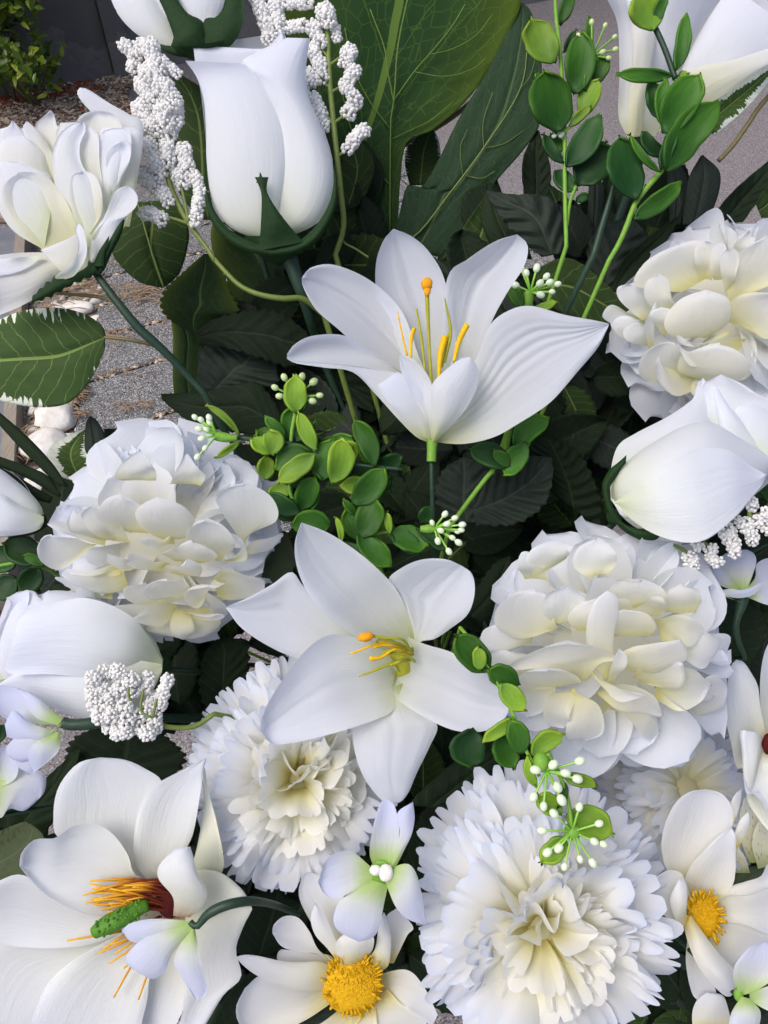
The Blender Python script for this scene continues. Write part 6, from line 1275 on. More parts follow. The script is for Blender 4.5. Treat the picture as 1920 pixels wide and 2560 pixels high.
for L, R, z, cup in [
 ([(900, 1500), (720, 1250), (590, 1000), (600, 850), (640, 800)], [(1060, 1450), (1000, 1200), (900, 980), (800, 850), (660, 800)], [-60, -50, -50], -10),
 ([(1200, 1500), (1260, 1330), (1250, 1150), (1320, 1080)], [(1300, 1500), (1400, 1290), (1445, 1220), (1330, 1080)], [-60, -50, -40], -8),
 ([(1150, 1600), (1400, 1560), (1540, 1700), (1640, 1900)], [(1150, 1750), (1330, 1800), (1480, 1900), (1600, 1980)], [-60, -30, -30], -14),
 ([(1100, 1800), (1150, 1900), (1180, 2100), (1260, 2240)], [(1250, 1700), (1360, 1820), (1540, 1960), (1500, 2200)], [-50, -26, -30], -14),
 ([(900, 1850), (760, 1960), (560, 2080), (480, 2240)], [(1060, 1900), (960, 2060), (900, 2200), (700, 2280)], [-50, -16, -10], -16),
 ([(1000, 1880), (980, 2000), (960, 2200)], [(1160, 1850), (1170, 2000), (1180, 2240)], [-50, -20, -16], -12),
 ([(880, 1760), (640, 1920), (420, 2020), (260, 2050), (130, 1960), (98, 1830), (160, 1690)], [(860, 1600), (600, 1690), (400, 1650), (270, 1606), (160, 1690)], [-50, -8, 6, 10], -26),
 ([(880, 1600), (760, 1440), (560, 1400), (440, 1360), (372, 1270)], [(900, 1520), (730, 1400), (662, 1270), (570, 1160), (460, 1148), (382, 1210), (372, 1270)], [-50, -10, 6], -20),
 ([(880, 1520), (460, 1500), (430, 1400), (520, 1400)], [(900, 1500), (800, 1440), (700, 1430), (520, 1400)], [-60, -40, -30], 0),
 ([(880, 1680), (700, 1700), (560, 1690), (400, 1642), (275, 1600), (170, 1532), (90, 1456)], [(880, 1560), (740, 1498), (600, 1500), (450, 1490), (250, 1446), (150, 1438), (90, 1453)], [-40, 0, 20, 26], 14),
 ([(930, 1560), (800, 1390), (705, 1280), (668, 1150), (698, 1030)], [(980, 1500), (868, 1350), (802, 1200), (745, 1080), (700, 1030)], [-40, 0, 10], 10),
 ([(930, 1540), (890, 1480), (868, 1350), (940, 1270), (1020, 1250)], [(1080, 1470), (1130, 1400), (1140, 1310), (1100, 1270), (1020, 1250)], [-20, 16, 10], 16),
 ([(1080, 1480), (1160, 1400), (1190, 1240), (1225, 1110)], [(1200, 1560), (1262, 1500), (1282, 1300), (1262, 1180), (1230, 1110)], [-30, 0, 0], 10)]:
    P('A4', L, R, 'anem', z, 'petal', cup=cup, nu=18, nv=26, wave=3, wide=1.08)
eye('A4', (985, 1660), 270, 275, -26, 90, dk=.86, out=.98)
wire(880, 2480, -110, 8)
flower('anemone', 'yellow-eyed flower at the right edge with one tall upright petal', 'anemone', 740, 1130, .355, 'A6')
for L, R, z, cup in [
 ([(1040, 260), (1036, 100), (1090, -40), (1162, -112)], [(1075, 250), (1130, 90), (1150, 0), (1164, -112)], -50, 3),
 ([(1110, 480), (1098, 340), (1150, 200), (1228, 118)], [(1145, 450), (1215, 300), (1236, 190), (1230, 118)], -46, 3),
 ([(700, 1000), (460, 720), (404, 560), (396, 400), (450, 200), (540, 20), (660, -80), (800, -108)], [(760, 1000), (700, 660), (880, 450), (1030, 280), (1052, 130), (1000, -10), (920, -80), (800, -108)], [-70, -40, -20, -20], -22),
 ([(720, 1080), (612, 860), (682, 650), (810, 500), (950, 352), (1062, 274)], [(800, 1080), (1030, 870), (1082, 700), (1092, 500), (1102, 360), (1062, 274)], [-60, -16, 0], -20),
 ([(740, 1150), (1000, 950), (1200, 950), (1422, 885), (1660, 840)], [(760, 1080), (1030, 870), (1200, 812), (1350, 760), (1422, 640), (1600, 520)], [-60, -20, -10], -10),
 ([(760, 1200), (1050, 1196), (1200, 1222), (1422, 1300), (1660, 1350)], [(760, 1000), (1000, 950), (1200, 962), (1422, 890), (1660, 850)], [-60, -6, 0], -18),
 ([(760, 1300), (960, 1520), (1080, 1640), (1250, 1620), (1500, 1560)], [(760, 1180), (1030, 1210), (1200, 1242), (1422, 1330), (1660, 1380)], [-60, -24, -16], -14),
 ([(640, 1300), (620, 1600), (680, 1900), (760, 2000)], [(760, 1300), (800, 1600), (900, 1900), (860, 2010)], [-70, -60, -60], -8),
 ([(700, 2300), (690, 2100), (740, 1960), (820, 1900)], [(1060, 2300), (1010, 2050), (960, 1930), (840, 1900)], [-60, -50, -40], 10),
 ([(720, 1160), (600, 1240), (440, 1150), (300, 1020), (190, 900), (198, 840)], [(720, 1080), (612, 860), (560, 745), (460, 708), (350, 745), (198, 836)], [-50, 6, 16, 0], -30),
 ([(640, 1240), (556, 1240), (482, 1100), (468, 950), (550, 770)], [(650, 1200), (612, 1120), (618, 950), (606, 820), (560, 765)], [-10, 26, 34, 26], 10),
 ([(660, 1150), (602, 1190), (622, 1350), (722, 1600), (850, 1780), (990, 1925), (1050, 1942)], [(700, 1140), (660, 1140), (850, 1420), (1000, 1600), (1090, 1700), (1132, 1850), (1050, 1942)], [-20, 30, 40, 34], 22)]:
    P('A6', L, R, 'anem', z, 'petal', cup=cup, nu=18, nv=28, wave=3, wide=1.1)
eye('A6', (790, 1150), 225, 310, -26, 120, (20, 40), dk=.72)
wire(1760, 2290, -100, 8)
# ---------------- trumpet flower, top right
flower('trumpet_flower', 'half-open trumpet flower in the top right corner, yellowish at its foot', 'trumpet flower', 780, 960, .45, 'B2')
for L, R, z, cup in [
 ([(760, 960), (1000, 800), (1180, 740), (1400, 580), (1660, 430), (1950, 290)], [(700, 950), (900, 500), (1100, 100), (1400, -250)], [-60, -70, -60], -60),
 ([(690, 950), (625, 800), (632, 500), (620, 180), (560, 20), (480, -120)], [(880, 940), (920, 850), (1000, 600), (1120, 300), (1300, 0), (1400, -200)], [0, 6, 10, 10], 70),
 ([(860, 940), (980, 700), (1060, 490), (1200, 200), (1400, -100)], [(920, 900), (1178, 756), (1400, 600), (1659, 442), (1950, 290)], [0, 0, 10, 0], 30),
 ([(980, 760), (1080, 520), (1300, 430), (1659, 335), (1950, 270)], [(1170, 758), (1300, 690), (1500, 560), (1659, 455), (1950, 330)], [20, 26, 30, 20], 12),
 ([(700, 940), (700, 700), (720, 400), (700, 100), (640, -100)], [(790, 940), (800, 700), (860, 400), (900, 100), (860, -100)], [40, 60, 70, 60], 12)]:
    P('B2', L, R, 'rosein' if z[0] else 'rose', z, 'petal', cup=cup, nu=22, nv=30, rib=(2, .8), wave=5)
stem('B2', [(780, 950), (760, 1050), (700, 1300)], [30, 14, 7], 'stem', [-10, -30, -80], drop=tobase())

# ---------------- white-lilac florets
FLG = 'small lilac-white florets'
flower('floret', 'lilac-white floret with cream knob, between the two carnations', 'floret', 1200, 800, .325, 'A4', FLG)
for L, R, z, cup in [
 ([(1150, 760), (1118, 650), (1145, 450), (1200, 270), (1255, 236)], [(1290, 760), (1335, 600), (1345, 450), (1310, 290), (1255, 236)], [0, 20, -10], -14),
 ([(1240, 780), (1300, 700), (1350, 500), (1332, 345), (1452, 260)], [(1320, 760), (1385, 630), (1442, 510), (1464, 385), (1452, 260)], [0, 26, 10], 10),
 ([(1150, 780), (1000, 652), (900, 640), (790, 700), (722, 870)], [(1140, 860), (960, 962), (860, 1005), (770, 965), (722, 880)], [0, 16, 0], -14),
 ([(1140, 860), (910, 1000), (852, 1100), (842, 1185), (890, 1262), (1035, 1336)], [(1260, 900), (1222, 1080), (1204, 1200), (1145, 1300), (1035, 1336)], [0, 16, 6], 12),
 ([(1260, 800), (1350, 742), (1440, 752), (1505, 900), (1556, 1208)], [(1240, 880), (1315, 1060), (1410, 1160), (1550, 1210)], [0, 26, 0], 10)]:
    P('A4', L, R, 'lav', z, 'petal', cup=cup, nu=18, nv=24, wave=2)
blob('A4', (1210, 800), 96, 'calyxlight', 'throat', -6, sz=.25); blob('A4', (1165, 785), 48, 'pistil', 'pistil', 12, sy=.85, sz=.6, bumpy=.12); blob('A4', (1245, 805), 56, 'pistil', 'pistil', 14, sy=1.2, sz=.6, bumpy=.12)
wire(950, 2180, -20, 6)
flower('floret', 'lilac-white floret seen from the side, lying over the magnolia', 'floret', 830, 660, .315, 7, FLG)
for L, R, z, cup in [
 ([(830, 665), (760, 655), (650, 652), (562, 672), (526, 702)], [(830, 685), (740, 705), (640, 742), (570, 752), (526, 705)], [0, 10, 10], 8),
 ([(830, 670), (650, 722), (560, 790), (544, 842), (600, 885)], [(835, 685), (745, 800), (712, 878), (660, 912), (600, 885)], [4, 20, 16], 16),
 ([(825, 675), (752, 820), (778, 895), (850, 1006)], [(842, 690), (862, 800), (882, 890), (898, 965), (850, 1006)], [4, 10, 0], 12)]:
    P(7, L, R, 'lav', z, 'petal', cup=cup, nu=16, nv=22, wave=2)
stem(7, [(822, 664), (850, 685), (900, 630), (980, 592), (1080, 575), (1180, 590), (1290, 632)], [7, 13, 12, 10, 7, 6, 6], 'stem', [4, 4, 8, 0, -60, -200, -340], 'stem', drop=tobase())
flower('floret', 'pale floret with green throat under the white beads at the right edge', 'floret', 1440, 1640, .40, 'A7', FLG)
for L, R, z, cup in [
 ([(1390, 1660), (1240, 1470), (1262, 1350), (1380, 1300), (1480, 1293)], [(1470, 1660), (1530, 1500), (1558, 1400), (1540, 1330), (1480, 1293)], [0, 10, 0], -14),
 ([(1420, 1660), (1250, 1604), (1140, 1510), (1072, 1442)], [(1430, 1640), (1370, 1560), (1240, 1450), (1080, 1428)], [0, 14, 20], 8),
 ([(1440, 1660), (1545, 1540), (1560, 1420), (1660, 1366), (1800, 1380)], [(1470, 1700), (1650, 1770), (1800, 1780)], [0, 10, 0], -10),
 ([(1400, 1740), (1240, 1662), (1330, 1630), (1440, 1640), (1610, 1575)], [(1440, 1750), (1260, 1690), (1400, 1712), (1530, 1682), (1610, 1580)], [20, 30, 40], 4)]:
    P('A7', L, R, 'lav', z, 'petal', cup=cup, nu=16, nv=22, wave=2)
stem('A7', [(1440, 1700), (1425, 1780), (1400, 1860), (1378, 1960), (1395, 2080), (1460, 2230)], [16, 9, 9, 7, 4, 4], 'stem', [0, 0, -10, -30], 'stem', drop=tobase())
flower('floret', 'cluster-like floret with lime throat, upper one at the left edge', 'floret', 520, 1400, .365, 'A3', FLG)
for L, R, z, cup in [
 ([(480, 1420), (300, 1420), (100, 1400), (-60, 1300)], [(460, 1360), (300, 1240), (150, 1100), (-60, 1080)], [-20, -10, -10], -12),
 ([(500, 1430), (310, 1360), (200, 1220), (150, 1110), (110, 1100)], [(540, 1370), (440, 1290), (340, 1200), (200, 1120), (110, 1100)], [10, 20, 20], 10),
 ([(520, 1440), (420, 1460), (260, 1400), (120, 1300), (40, 1420)], [(540, 1400), (460, 1480), (400, 1570), (200, 1560), (60, 1530)], [10, 26, 20], 12),
 ([(480, 1480), (200, 1500), (60, 1610), (76, 1700), (180, 1750)], [(480, 1530), (380, 1620), (290, 1720), (180, 1750)], [10, 26, 16], 10),
 ([(460, 1500), (270, 1600), (245, 1720), (290, 1836)], [(524, 1480), (510, 1640), (420, 1740), (290, 1838)], [20, 40, 20], 12),
 ([(400, 1560), (180, 1700), (150, 1780), (250, 1850)], [(420, 1640), (330, 1760), (290, 1840), (250, 1862)], [10, 10, 6], 4)]:
    P('A3', L, R, 'lav', z, 'petal', cup=cup, nu=16, nv=22, wave=3)
stem('A3', [(540, 1400), (600, 1420), (700, 1420), (860, 1400), (1100, 1360)], [14, 15, 14, 12, 8], 'stem', [0, -6, -20, -90], 'stem', drop=tobase())
flower('floret', 'shaded lilac floret below the lime-throated one at the left edge', 'floret', -60, 1900, .375, 'A3', FLG)
for L, R, z, cup in [([(-100, 2100), (0, 2230), (80, 2150), (200, 2170), (290, 2110)], [(-80, 1780), (100, 1720), (280, 1800), (390, 1860), (385, 2000), (300, 2100)], [0, 10, 0], 10), ([(-100, 1950), (0, 1640), (60, 1600), (120, 1620)], [(-60, 2000), (120, 1900), (160, 1780), (130, 1640)], [10, 30, 20], -10)]:
    P('A3', L, R, 'lav', z, 'petal', cup=cup, nu=18, nv=24, wave=5)
stem('A3', [(-60, 1950), (-20, 2050), (40, 2200)], 6, 'stem', [-10, -40, -90], 'stem', drop=tobase())
flower('floret', 'pale floret with green throat in the bottom right corner', 'floret', 1190, 1960, .32, 'A6', FLG)
for L, R, z, cup in [
 ([(1160, 1930), (1080, 1780), (1100, 1620), (1240, 1460), (1380, 1396)], [(1280, 1900), (1480, 1760), (1560, 1560), (1480, 1420), (1380, 1396)], [0, 20, 10], -16),
 ([(1160, 1940), (1060, 2100), (1040, 2250), (1100, 2400)], [(1240, 1960), (1350, 2100), (1300, 2300), (1150, 2400)], [0, 20, 10], 12),
 ([(1240, 1900), (1422, 1840), (1600, 1800), (1720, 1880)], [(1240, 1980), (1422, 2080), (1560, 2100), (1700, 1960)], [0, 20, 20], -12)]:
    P('A6', L, R, 'lav', z, 'petal', cup=cup, nu=18, nv=24, wave=3)
blob('A6', (1130, 1920), 46, 'calyxlight', 'calyx', -10, sy=1.5)
wire(1850, 2490, -90, 6)

# ---------------- white bead sprigs
BG = 'sprigs of white foam beads'
flower('bead_sprig', 'tall sprig of white foam beads between open rose and large bud', 'bead sprig', 790, 900, .425, 1, BG)
for pts, r in [([(532, 190), (560, 220), (590, 250)], 24), ([(600, 190), (620, 210)], 26), ([(645, 190), (660, 240), (690, 300)], 34), ([(575, 275), (580, 295)], 26), ([(640, 300), (680, 350), (730, 410), (745, 450)], 40), ([(615, 350), (640, 410), (670, 440)], 34), ([(600, 460), (640, 520), (680, 560)], 34),
               ([(745, 440), (760, 490), (740, 560), (720, 590)], 34), ([(700, 460), (710, 540)], 34), ([(700, 260), (725, 285), (765, 318)], 20), ([(640, 620), (665, 690), (690, 750)], 32), ([(610, 760), (640, 780), (680, 810)], 30), ([(720, 620), (728, 700)], 26), ([(790, 640), (800, 690), (810, 740)], 30),
               ([(770, 740), (790, 790)], 32), ([(840, 760), (865, 820), (855, 880), (845, 960)], 24), ([(700, 830), (725, 870)], 26), ([(625, 920), (660, 925), (700, 950)], 28)]:
    clump(1, pts, r, z=rnd.uniform(-6, 14))
stem(1, [(690, 590), (720, 740), (745, 830), (790, 920), (840, 1000), (900, 1080), (930, 1130)], [4, 5, 7, 8, 7, 6, 6], 'stemlight', 0)
stem(1, [(655, 585), (680, 610)], 4, 'stemlight', 0); stem(1, [(720, 938), (760, 948), (810, 965)], 4.4, 'stemlight', 0, 'twig'); stem(1, [(785, 810), (800, 880), (815, 960)], 4, 'stemlight', 6, 'twig')
stem('F', [(463, 560), (490, 590), (520, 618), (560, 636), (610, 645), (655, 646), (700, 680)], [6, 6, 7.5, 8, 8, 7.5], 'stemlight', [0, 0, 4, 0, -20, -80], drop=tobase())
flower('bead_sprig', 'sprig of white foam beads with straight green stem, right of the large bud', 'bead sprig', 1450, 650, .45, 1, BG)
for pts, r in [([(1100, -30), (1130, 50), (1155, 110), (1165, 180)], 28), ([(1190, 10), (1200, 80), (1200, 130)], 28), ([(1240, 10), (1330, 15)], 24), ([(1170, -20), (1230, -30)], 24), ([(1245, 120), (1310, 108)], 24), ([(1400, 40), (1420, 90)], 34), ([(1350, 110), (1385, 190)], 28), ([(1345, 210), (1380, 270), (1390, 340)], 28),
               ([(1450, 120), (1455, 165)], 18), ([(1510, 215), (1495, 270)], 30), ([(1530, 300), (1500, 360)], 28), ([(1490, 370), (1530, 420)], 24), ([(1540, 430), (1505, 490)], 28), ([(1575, 560), (1540, 590), (1505, 640)], 26), ([(1350, 420), (1380, 480), (1395, 550)], 26), ([(1330, 310), (1340, 360)], 24)]:
    clump(1, pts, r, z=rnd.uniform(-6, 10))
stem(1, [(1415, 120), (1425, 350), (1440, 520), (1455, 660), (1475, 850), (1485, 980), (1450, 1100)], [6, 7, 7, 7, 7, 8, 8], 'stemlight', [0, 0, 0, -20], drop=tobase())
for q in [[(1422, 250), (1385, 210)], [(1425, 280), (1475, 245)], [(1428, 380), (1370, 340)], [(1430, 400), (1480, 370)], [(1440, 540), (1400, 480)], [(1445, 530), (1500, 490)], [(1455, 680), (1505, 640)]]: stem(1, q, 3.6, 'stemlight', 2, 'twig', n=6)
stem('B3', [(1260, 0), (1290, 30), (1350, 60), (1440, 120)], 2.6, 'stemlight', -30, 'twig')
flower('bead_sprig', 'broad clump of white foam beads below the left dahlia head', 'bead sprig', 1300, 1400, .36, 'A3', BG)
for (x, y) in [(800, 1010), (900, 965), (1020, 950), (1130, 1020), (1140, 1110), (1230, 1070), (790, 1145), (960, 1140), (880, 1080), (1050, 1090), (830, 1240), (920, 1230), (1080, 1250), (860, 1340), (960, 1330), (960, 1430), (1080, 1380), (1080, 1460), (1180, 1340), (1180, 1430), (1270, 1480), (1340, 1420), (1340, 1200), (1270, 1280), (1020, 1480), (1340, 1350)]:
    clump('A3', [(x, y), (x+rnd.uniform(-16, 16), y+26)], 62, z=rnd.uniform(-16, 20), rb=4.4)
clump('A3', [(1450, 1030), (1410, 1140), (1390, 1250)], 48, rb=4.4); clump('A3', [(1280, 1010), (1260, 1100)], 52, rb=4.4)
for q in [[(1110, 1100), (1115, 1190), (1140, 1210)], [(1240, 1120), (1215, 1280), (1240, 1330), (1320, 1360)], [(1355, 1200), (1320, 1360)]]: stem('A3', q, 3.4, 'stemlight', 44, 'twig', n=8)
stem('A3', [(1320, 1370), (1400, 1430), (1560, 1450), (1700, 1430), (1850, 1330)], 6.5, 'stemlight', [0, -20, -40, -60], drop=tobase())
flower('bead_sprig', 'spray of round white foam beads under the closed rosebud at the right', 'bead sprig', 1300, 1080, .375, 'A7', BG)
for pts, r in [([(1520, 880), (1525, 930)], 44), ([(1300, 1120), (1330, 1200)], 66), ([(1360, 1230), (1370, 1320)], 52), ([(1460, 1070), (1500, 1130)], 60), ([(1530, 1180), (1520, 1220)], 46), ([(1400, 1060), (1420, 1040)], 34), ([(1560, 1040), (1600, 1060)], 48), ([(1640, 960), (1660, 1000)], 44), ([(1640, 1100), (1650, 1130)], 36), ([(975, 1360), (1010, 1430)], 58), ([(1155, 1310), (1190, 1380), (1230, 1400)], 46), ([(1190, 1260), (1200, 1300)], 26), ([(1040, 1250), (1070, 1280)], 34), ([(1720, 1060), (1760, 1040)], 60), ([(1720, 900), (1740, 940)], 50)]:
    clump('A7', pts, r, rb=4.6, z=rnd.uniform(-4, 8), dens=.8)
stem('A7', [(840, 1250), (920, 1290), (960, 1330)], 4.5, 'stemlight', -6, 'twig'); stem('A7', [(1080, 1210), (1130, 1250), (1170, 1290)], 4, 'stemlight', -4, 'twig')
stem('A7', [(1000, 1220), (1200, 1130), (1300, 1070), (1440, 1030), (1600, 980), (1800, 920)], 4.5, 'stemlight', -10, drop=None); stem('A7', [(1500, 1020), (1500, 970)], 6, 'stemlight', 4, 'twig', n=6)
stem('A7', [(1000, 1220), (900, 1240), (800, 1260)], 4.5, 'stemlight', [-10, -40], 'stem', drop=tobase())

# ---------------- green plastic sprigs
PG = 'green plastic leaf sprigs'
flower('leaf_sprig', 'taller of two upright plastic leaf sprigs, round leaves, left one at the top', 'leaf sprig', 250, 1100, .43, 'B2', PG)
for b, t_, w_, mt, z in [((215, 170), (300, -80), 100, 'gp', 0), ((170, 440), (18, 125), 235, 'gl', 20), ((335, 650), (385, 210), 215, 'gp', 6), ((215, 910), (118, 480), 300, 'gp', 30), ((432, 375), (428, 108), 62, 'gp', -6), ((425, 585), (545, 385), 130, 'gp', -10),
                          ((370, 810), (488, 540), 145, 'gl', 0), ((265, 1155), (496, 796), 190, 'gd', 20), ((330, 1270), (604, 1010), 260, 'gd', 4), ((240, 1130), (105, 925), 90, 'gd', 6), ((205, 1080), (165, 925), 120, 'gp', -10), ((180, 1180), (330, 1320), 130, 'gd', -10), ((330, 1390), (415, 1335), 70, 'gd', -12),
                          ((250, 365), (332, 205), 50, 'gd', 0), ((110, 565), (45, 505), 50, 'gp', 4), ((290, 880), (440, 740), 70, 'gl', 10), ((400, 640), (408, 500), 60, 'gp', 0), ((480, 1060), (540, 980), 90, 'gd', -16), ((545, 510), (540, 420), 50, 'gl', -20)]:
    ov('B2', b, t_, w_, mt, z, dz=6)
stem('B2', [(185, -80), (195, 130), (225, 400), (252, 900), (255, 1300), (265, 1700)], [5, 5.5, 5.5, 5.5], 'calyxlight' if False else 'gstem' if 'gstem' in M else 'calyxlight', 4, drop=tobase())
stem('B2', [(330, 1290), (290, 1400), (268, 1560)], 4.5, 'calyxlight', 0, 'twig')
berries('B2', (445, 385), [(530, 185), (592, 262), (594, 345), (440, 165), (356, 256), (548, 400), (505, 365)], 5, 0, 10, 'berrygreen')
berries('B2', (290, 880), [(190, 935), (240, 925)], 5, 10, 10, 'berry')
flower('leaf_sprig', 'branching plastic leaf sprig standing in front of the trumpet flower', 'leaf sprig', 920, 1170, .41, 'B2', PG)
for b, t_, w_, mt, z in [((860, 215), (790, -60), 240, 'gl', 14), ((1020, 490), (1086, 95), 112, 'gp', 10), ((1000, 520), (612, 512), 112, 'gp', 14), ((950, 925), (1200, 510), 250, 'gp', 20), ((955, 900), (948, 545), 120, 'gp', 10), ((950, 1185), (1318, 698), 250, 'gp', 12), ((925, 835), (850, 560), 150, 'gd', -6),
                          ((745, 1380), (640, 935), 250, 'gd', 10), ((915, 1195), (700, 925), 64, 'gp', 24), ((910, 1090), (780, 920), 110, 'gd', 0), ((730, 1515), (1065, 1262), 135, 'gp', 14), ((915, 1175), (1020, 870), 100, 'gd', 6), ((880, 180), (960, -40), 90, 'gp', 4), ((1040, 520), (1110, 515), 60, 'gl', -4)]:
    ov('B2', b, t_, w_, mt, z, dz=6)
stem('B2', [(868, 170), (920, 280), (965, 390), (1018, 545)], 7, 'stem', 6, 'twig'); stem('B2', [(1020, 540), (1060, 700), (1050, 880), (985, 1060), (925, 1175), (830, 1290), (745, 1400), (690, 1540), (630, 1680), (560, 1800)], [6, 6, 7, 7, 6, 6, 5.5], 'calyxlight', [4, 0, 0, -20], drop=tobase())
stem('B2', [(620, 1180), (560, 1400), (500, 1600), (455, 1760)], [5, 8, 9, 9], 'stem', [-20, -20, -40], drop=tobase())
flower('leaf_sprig', 'bushy plastic leaf sprig in the middle, between upper lily and left dahlia head', 'leaf sprig', 1070, 1450, .385, 'B3', PG)
for b, t_, w_, mt, z in [((552, 1345), (318, 1136), 56, 'gl', 20), ((556, 1395), (385, 1512), 52, 'gl', 20), ((800, 1480), (765, 1305), 150, 'gl', 30), ((790, 1470), (620, 1380), 110, 'gl', 16), ((865, 1375), (722, 1226), 84, 'gp', 6), ((1080, 1455), (955, 1185), 110, 'gl', 20), ((1075, 1480), (815, 1675), 150, 'gl', 34),
                          ((1205, 1680), (1262, 1365), 190, 'gl', 34), ((1490, 1565), (1340, 1235), 150, 'gp', 20), ((1345, 1830), (1562, 1580), 195, 'gp', 24), ((1060, 1470), (790, 1570), 190, 'gp', 10), ((1120, 1665), (1180, 1372), 195, 'gp', 10), ((965, 1870), (1070, 1630), 160, 'gp', 0), ((965, 1890), (735, 1755), 135, 'gd', 14),
                          ((1185, 1960), (910, 1950), 190, 'gp', 8), ((1400, 2060), (1505, 1795), 200, 'gp', 20), ((1380, 2060), (1590, 2240), 180, 'gp', 10), ((1590, 2030), (1565, 1875), 60, 'gl', 16), ((1590, 2010), (1800, 2160), 140, 'gd', 6), ((1255, 2095), (1215, 1910), 52, 'gl', 10), ((1350, 1905), (1262, 1795), 64, 'gp', 0),
                          ((1500, 1555), (1680, 1500), 120, 'gd', -8), ((730, 1660), (745, 1490), 130, 'gl', 0), ((1040, 1330), (1085, 1240), 40, 'gp', 0), ((1220, 2100), (1420, 2240), 150, 'gd', -10), ((1000, 1700), (830, 1540), 160, 'gd', -10), ((1450, 1700), (1600, 1650), 130, 'gd', -16), ((940, 1400), (1020, 1290), 80, 'gd', -6)]:
    ov('B3', b, t_, w_, mt, z, dz=6)
for k_ in range(26):
    bx, by = rnd.choice([(860, 1400), (1070, 1460), (1340, 1550), (1500, 1570), (1480, 1760), (1400, 2050), (905, 1700), (970, 1890), (1600, 2020), (1200, 1520)])
    a_ = rnd.uniform(0, 6.28); L_n = rnd.uniform(170, 260)
    ov('B3', (bx+rnd.uniform(-30, 30), by+rnd.uniform(-30, 30)), (bx+math.cos(a_)*L_n, by+math.sin(a_)*L_n), rnd.uniform(110, 170), rnd.choice(['gp', 'gp', 'gd', 'gl']), rnd.uniform(-46, -12), dz=4)
for (b, t_, w_, mt, z) in [((925, 120), (1150, 190), 150, 'gp', 10), ((745, 130), (930, 310), 130, 'gp', 20), ((1080, 90), (1240, 220), 70, 'gd', 10), ((1100, 60), (1160, -30), 90, 'gd', 0)]: ov('B4', b, t_, w_, mt, z, dz=6)
stem('B3', [(540, 1365), (700, 1385), (850, 1400), (960, 1425), (1070, 1460), (1200, 1520), (1340, 1550), (1500, 1570), (1680, 1585)], [7, 6, 5, 5], 'stem', 8, 'stem')
stem('B3', [(905, 1395), (915, 1300), (940, 1180)], [5, 5, 6], 'calyxlight', 6, 'twig'); stem('B3', [(890, 1620), (905, 1760), (970, 1900)], 5, 'gstem' if 'gstem' in M else 'calyxlight', -6, 'twig')
stem('B3', [(1500, 1570), (1480, 1760), (1400, 2050)], 5, 'calyxlight', [0, 0, -40], 'stem', drop=tobase()); stem('B3', [(1400, 2050), (1600, 2020), (1750, 2100)], 4, 'calyxlight', 0, 'twig')
ov('B3', (940, 1200), (930, 935), 165, 'gl', 16, dz=4); ov('B3', (960, 1195), (1010, 1120), 60, 'gd', 6)
berries('B3', (935, 1085), [(866, 962), (976, 960), (1050, 990), (1092, 1075), (1040, 1110), (806, 1025), (840, 1080)], 7, 4, 8, 'berrygreen')
stem('B3', [(535, 1370), (450, 1365), (390, 1350)], [7, 12, 14], 'calyxlight', 24, 'bud')
berries('B3', (395, 1350), [(250, 1232), (292, 1250), (350, 1272), (282, 1310), (302, 1370), (268, 1490), (320, 1430), (345, 1240), (330, 1320)], 6, 30, 18)
stem('B4', [(1180, 90), (1140, 95), (1100, 95)], [12, 12, 8], 'calyxlight', 20, 'bud')
berries('B4', (1180, 90), [(1170, 68), (1205, 100), (1325, 72), (1305, 165), (1255, 212), (1196, 152), (1232, 20), (1285, 38), (1300, 108), (1272, 140), (1240, 70), (1320, 100)], 6, 24, 22)
flower('leaf_sprig', 'two curled plastic leaves right below the upper lily', 'leaf sprig', 430, 1930, .395, 'B7', PG)
for b, t_, w_, mt, z in [((540, 1890), (255, 1775), 170, 'gd', 10), ((660, 1740), (500, 1965), 160, 'gp', 10), ((560, 1750), (800, 1550), 170, 'gp', 0), ((540, 1900), (420, 1790), 90, 'gp', 16)]: ov('B7', b, t_, w_, mt, z, dz=6)
stem('B7', [(430, 1910), (340, 2020), (220, 2180), (120, 2320)], 6, 'calyxlight', [0, -20, -60], drop=tobase())
flower('leaf_sprig', 'short sprig with white-tipped pins peeping out over the right lily petal', 'leaf sprig', 670, 760, .42, 'B7', PG)
for b, t_, w_, mt, z in [((620, 800), (545, 630), 100, 'gp', 0), ((690, 815), (862, 752), 62, 'gl', 6)]: ov('B7', b, t_, w_, mt, z, dz=4)
stem('B7', [(670, 690), (665, 760), (670, 840)], [14, 12, 8], 'calyxlight', [0, -4, -40], 'bud', drop=tobase())
berries('B7', (680, 690), [(720, 540), (782, 592), (856, 640), (818, 690), (736, 706), (655, 572), (622, 545), (590, 650), (802, 630), (735, 640)], 6.5, 4, 14)
flower('leaf_sprig', 'hanging plastic sprig right of the middle lily, dangling over the big carnation', 'leaf sprig', 620, 1040, .315, 6, PG)
for b, t_, w_, mt, z in [((455, 690), (305, 530), 135, 'gp', -40), ((412, 685), (402, 580), 66, 'gl', -30), ((585, 745), (445, 680), 100, 'gp', -36), ((500, 742), (608, 862), 92, 'gl', -30), ((565, 885), (425, 985), 62, 'gl', -20), ((370, 935), (372, 1108), 155, 'gd', -50), ((500, 960), (565, 1108), 110, 'gp', -40), ((600, 1045), (555, 895), 100, 'gp', -10), ((635, 1045), (772, 955), 92, 'gl', 0)]:
    ov(6, b, t_, w_, mt, z, dz=4)
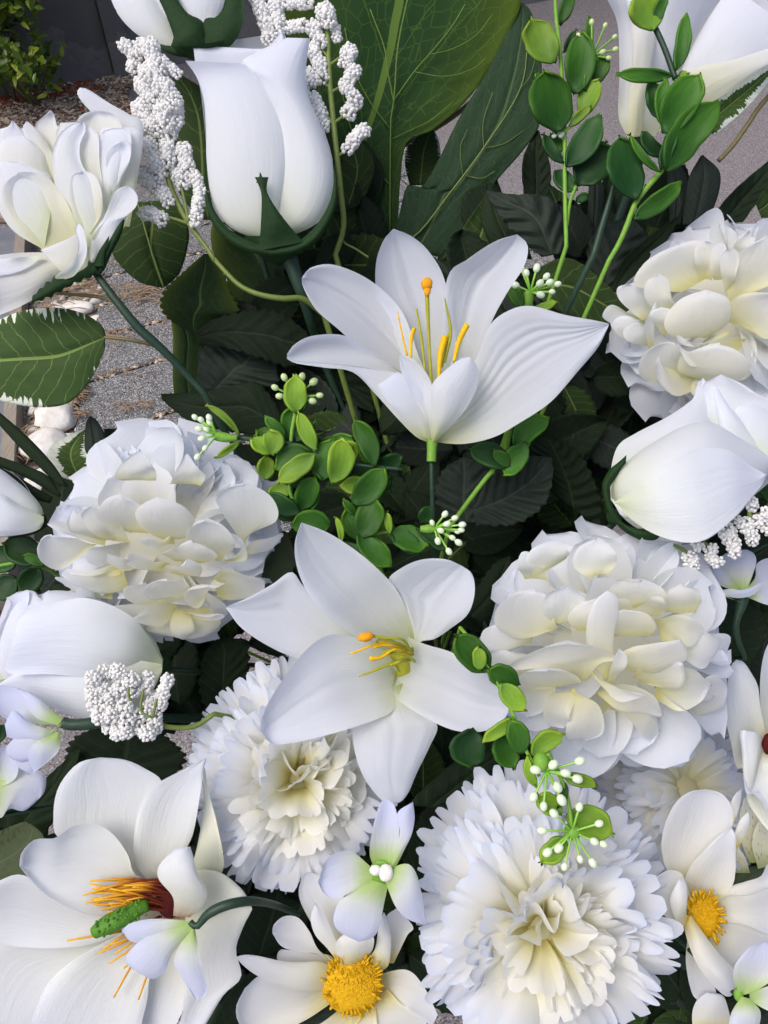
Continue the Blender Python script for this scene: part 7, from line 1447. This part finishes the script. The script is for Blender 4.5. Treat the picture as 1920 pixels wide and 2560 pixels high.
for b, t_, w_, mt, z in [((885, 85), (1078, 132), 76, 'gl', 0), ((745, 150), (690, -20), 60, 'gl', -4), ((885, 290), (745, 190), 120, 'gl', -10), ((905, 300), (1160, 408), 185, 'gl', -14), ((905, 420), (768, 562), 130, 'gl', -10), ((900, 120), (870, 260), 60, 'gp', -6)]:
    ov('B6', b, t_, w_, mt, z, dz=4)
stem(6, [(430, 640), (500, 760), (560, 880), (600, 1000), (640, 1080), (670, 1140)], 5, 'calyxlight', [-40, -30, -10, 0], 'stem')
stem('B6', [(800, -40), (860, 60), (900, 160), (925, 260), (938, 380)], [8, 6, 5, 6], 'calyxlight', [0, -4, 0], 'stem')
stem(6, [(430, 640), (380, 560), (330, 500)], 5, 'calyxlight', [-40, -90, -160], 'stem', drop=tobase())
blob('B6', (770, 10), 50, 'calyxlight', 'bud', 4, sx=.9, sy=1.1); blob('B6', (942, 390), 46, 'calyxlight', 'bud', -6)
berries('B6', (800, 60), [(755, 55), (826, 35), (955, 100), (735, 190), (785, 240), (875, 205), (850, 135), (968, 10), (890, 70)], 9, 10, 16, tw=3.4)
berries('B6', (940, 390), [(850, 302), (975, 268), (1075, 350), (790, 385), (815, 495), (875, 470), (900, 570), (980, 530), (1045, 550), (1050, 440), (1100, 455)], 8, 4, 20, tw=3.4)
flower('leaf_sprig', 'dark plastic leaves at the left edge between two white flowers', 'leaf sprig', 140, 260, .43, 5, PG)
for b, t_, w_, mt, z in [((185, 200), (10, 140), 130, 'gd', 0), ((180, 250), (90, 350), 110, 'gd', 10), ((70, 280), (-30, 370), 110, 'gd', 0), ((190, 230), (100, 185), 50, 'gp', 14), ((80, 190), (-60, 230), 120, 'gd', -10), ((170, 330), (120, 380), 60, 'gd', -10), ((20, 920), (-40, 1000), 60, 'gd', 0)]: ov(5, b, t_, w_, mt, z, dz=4)
stem(5, [(-40, 240), (80, 220), (190, 240), (280, 300)], 4.5, 'calyxlight', [0, 0, -60], drop=tobase())
flower('leaf_sprig', 'green leaf bits at the right edge under the closed rosebud', 'leaf sprig', 1620, 780, .42, 'A7', PG)
for b, t_, w_, mt, z in [((1740, 900), (1590, 740), 130, 'gd', 0), ((1740, 1000), (1560, 850), 120, 'dark', -10), ((1250, 1700), (1180, 1760), 60, 'gp', -20), ((1240, 1650), (1120, 1640), 60, 'olivel', -20)]: ov('A7', b, t_, w_, mt, z, dz=4)
stem('A7', [(1740, 850), (1760, 1000), (1740, 1200)], 5, 'stem', [-10, -30, -90], drop=tobase())
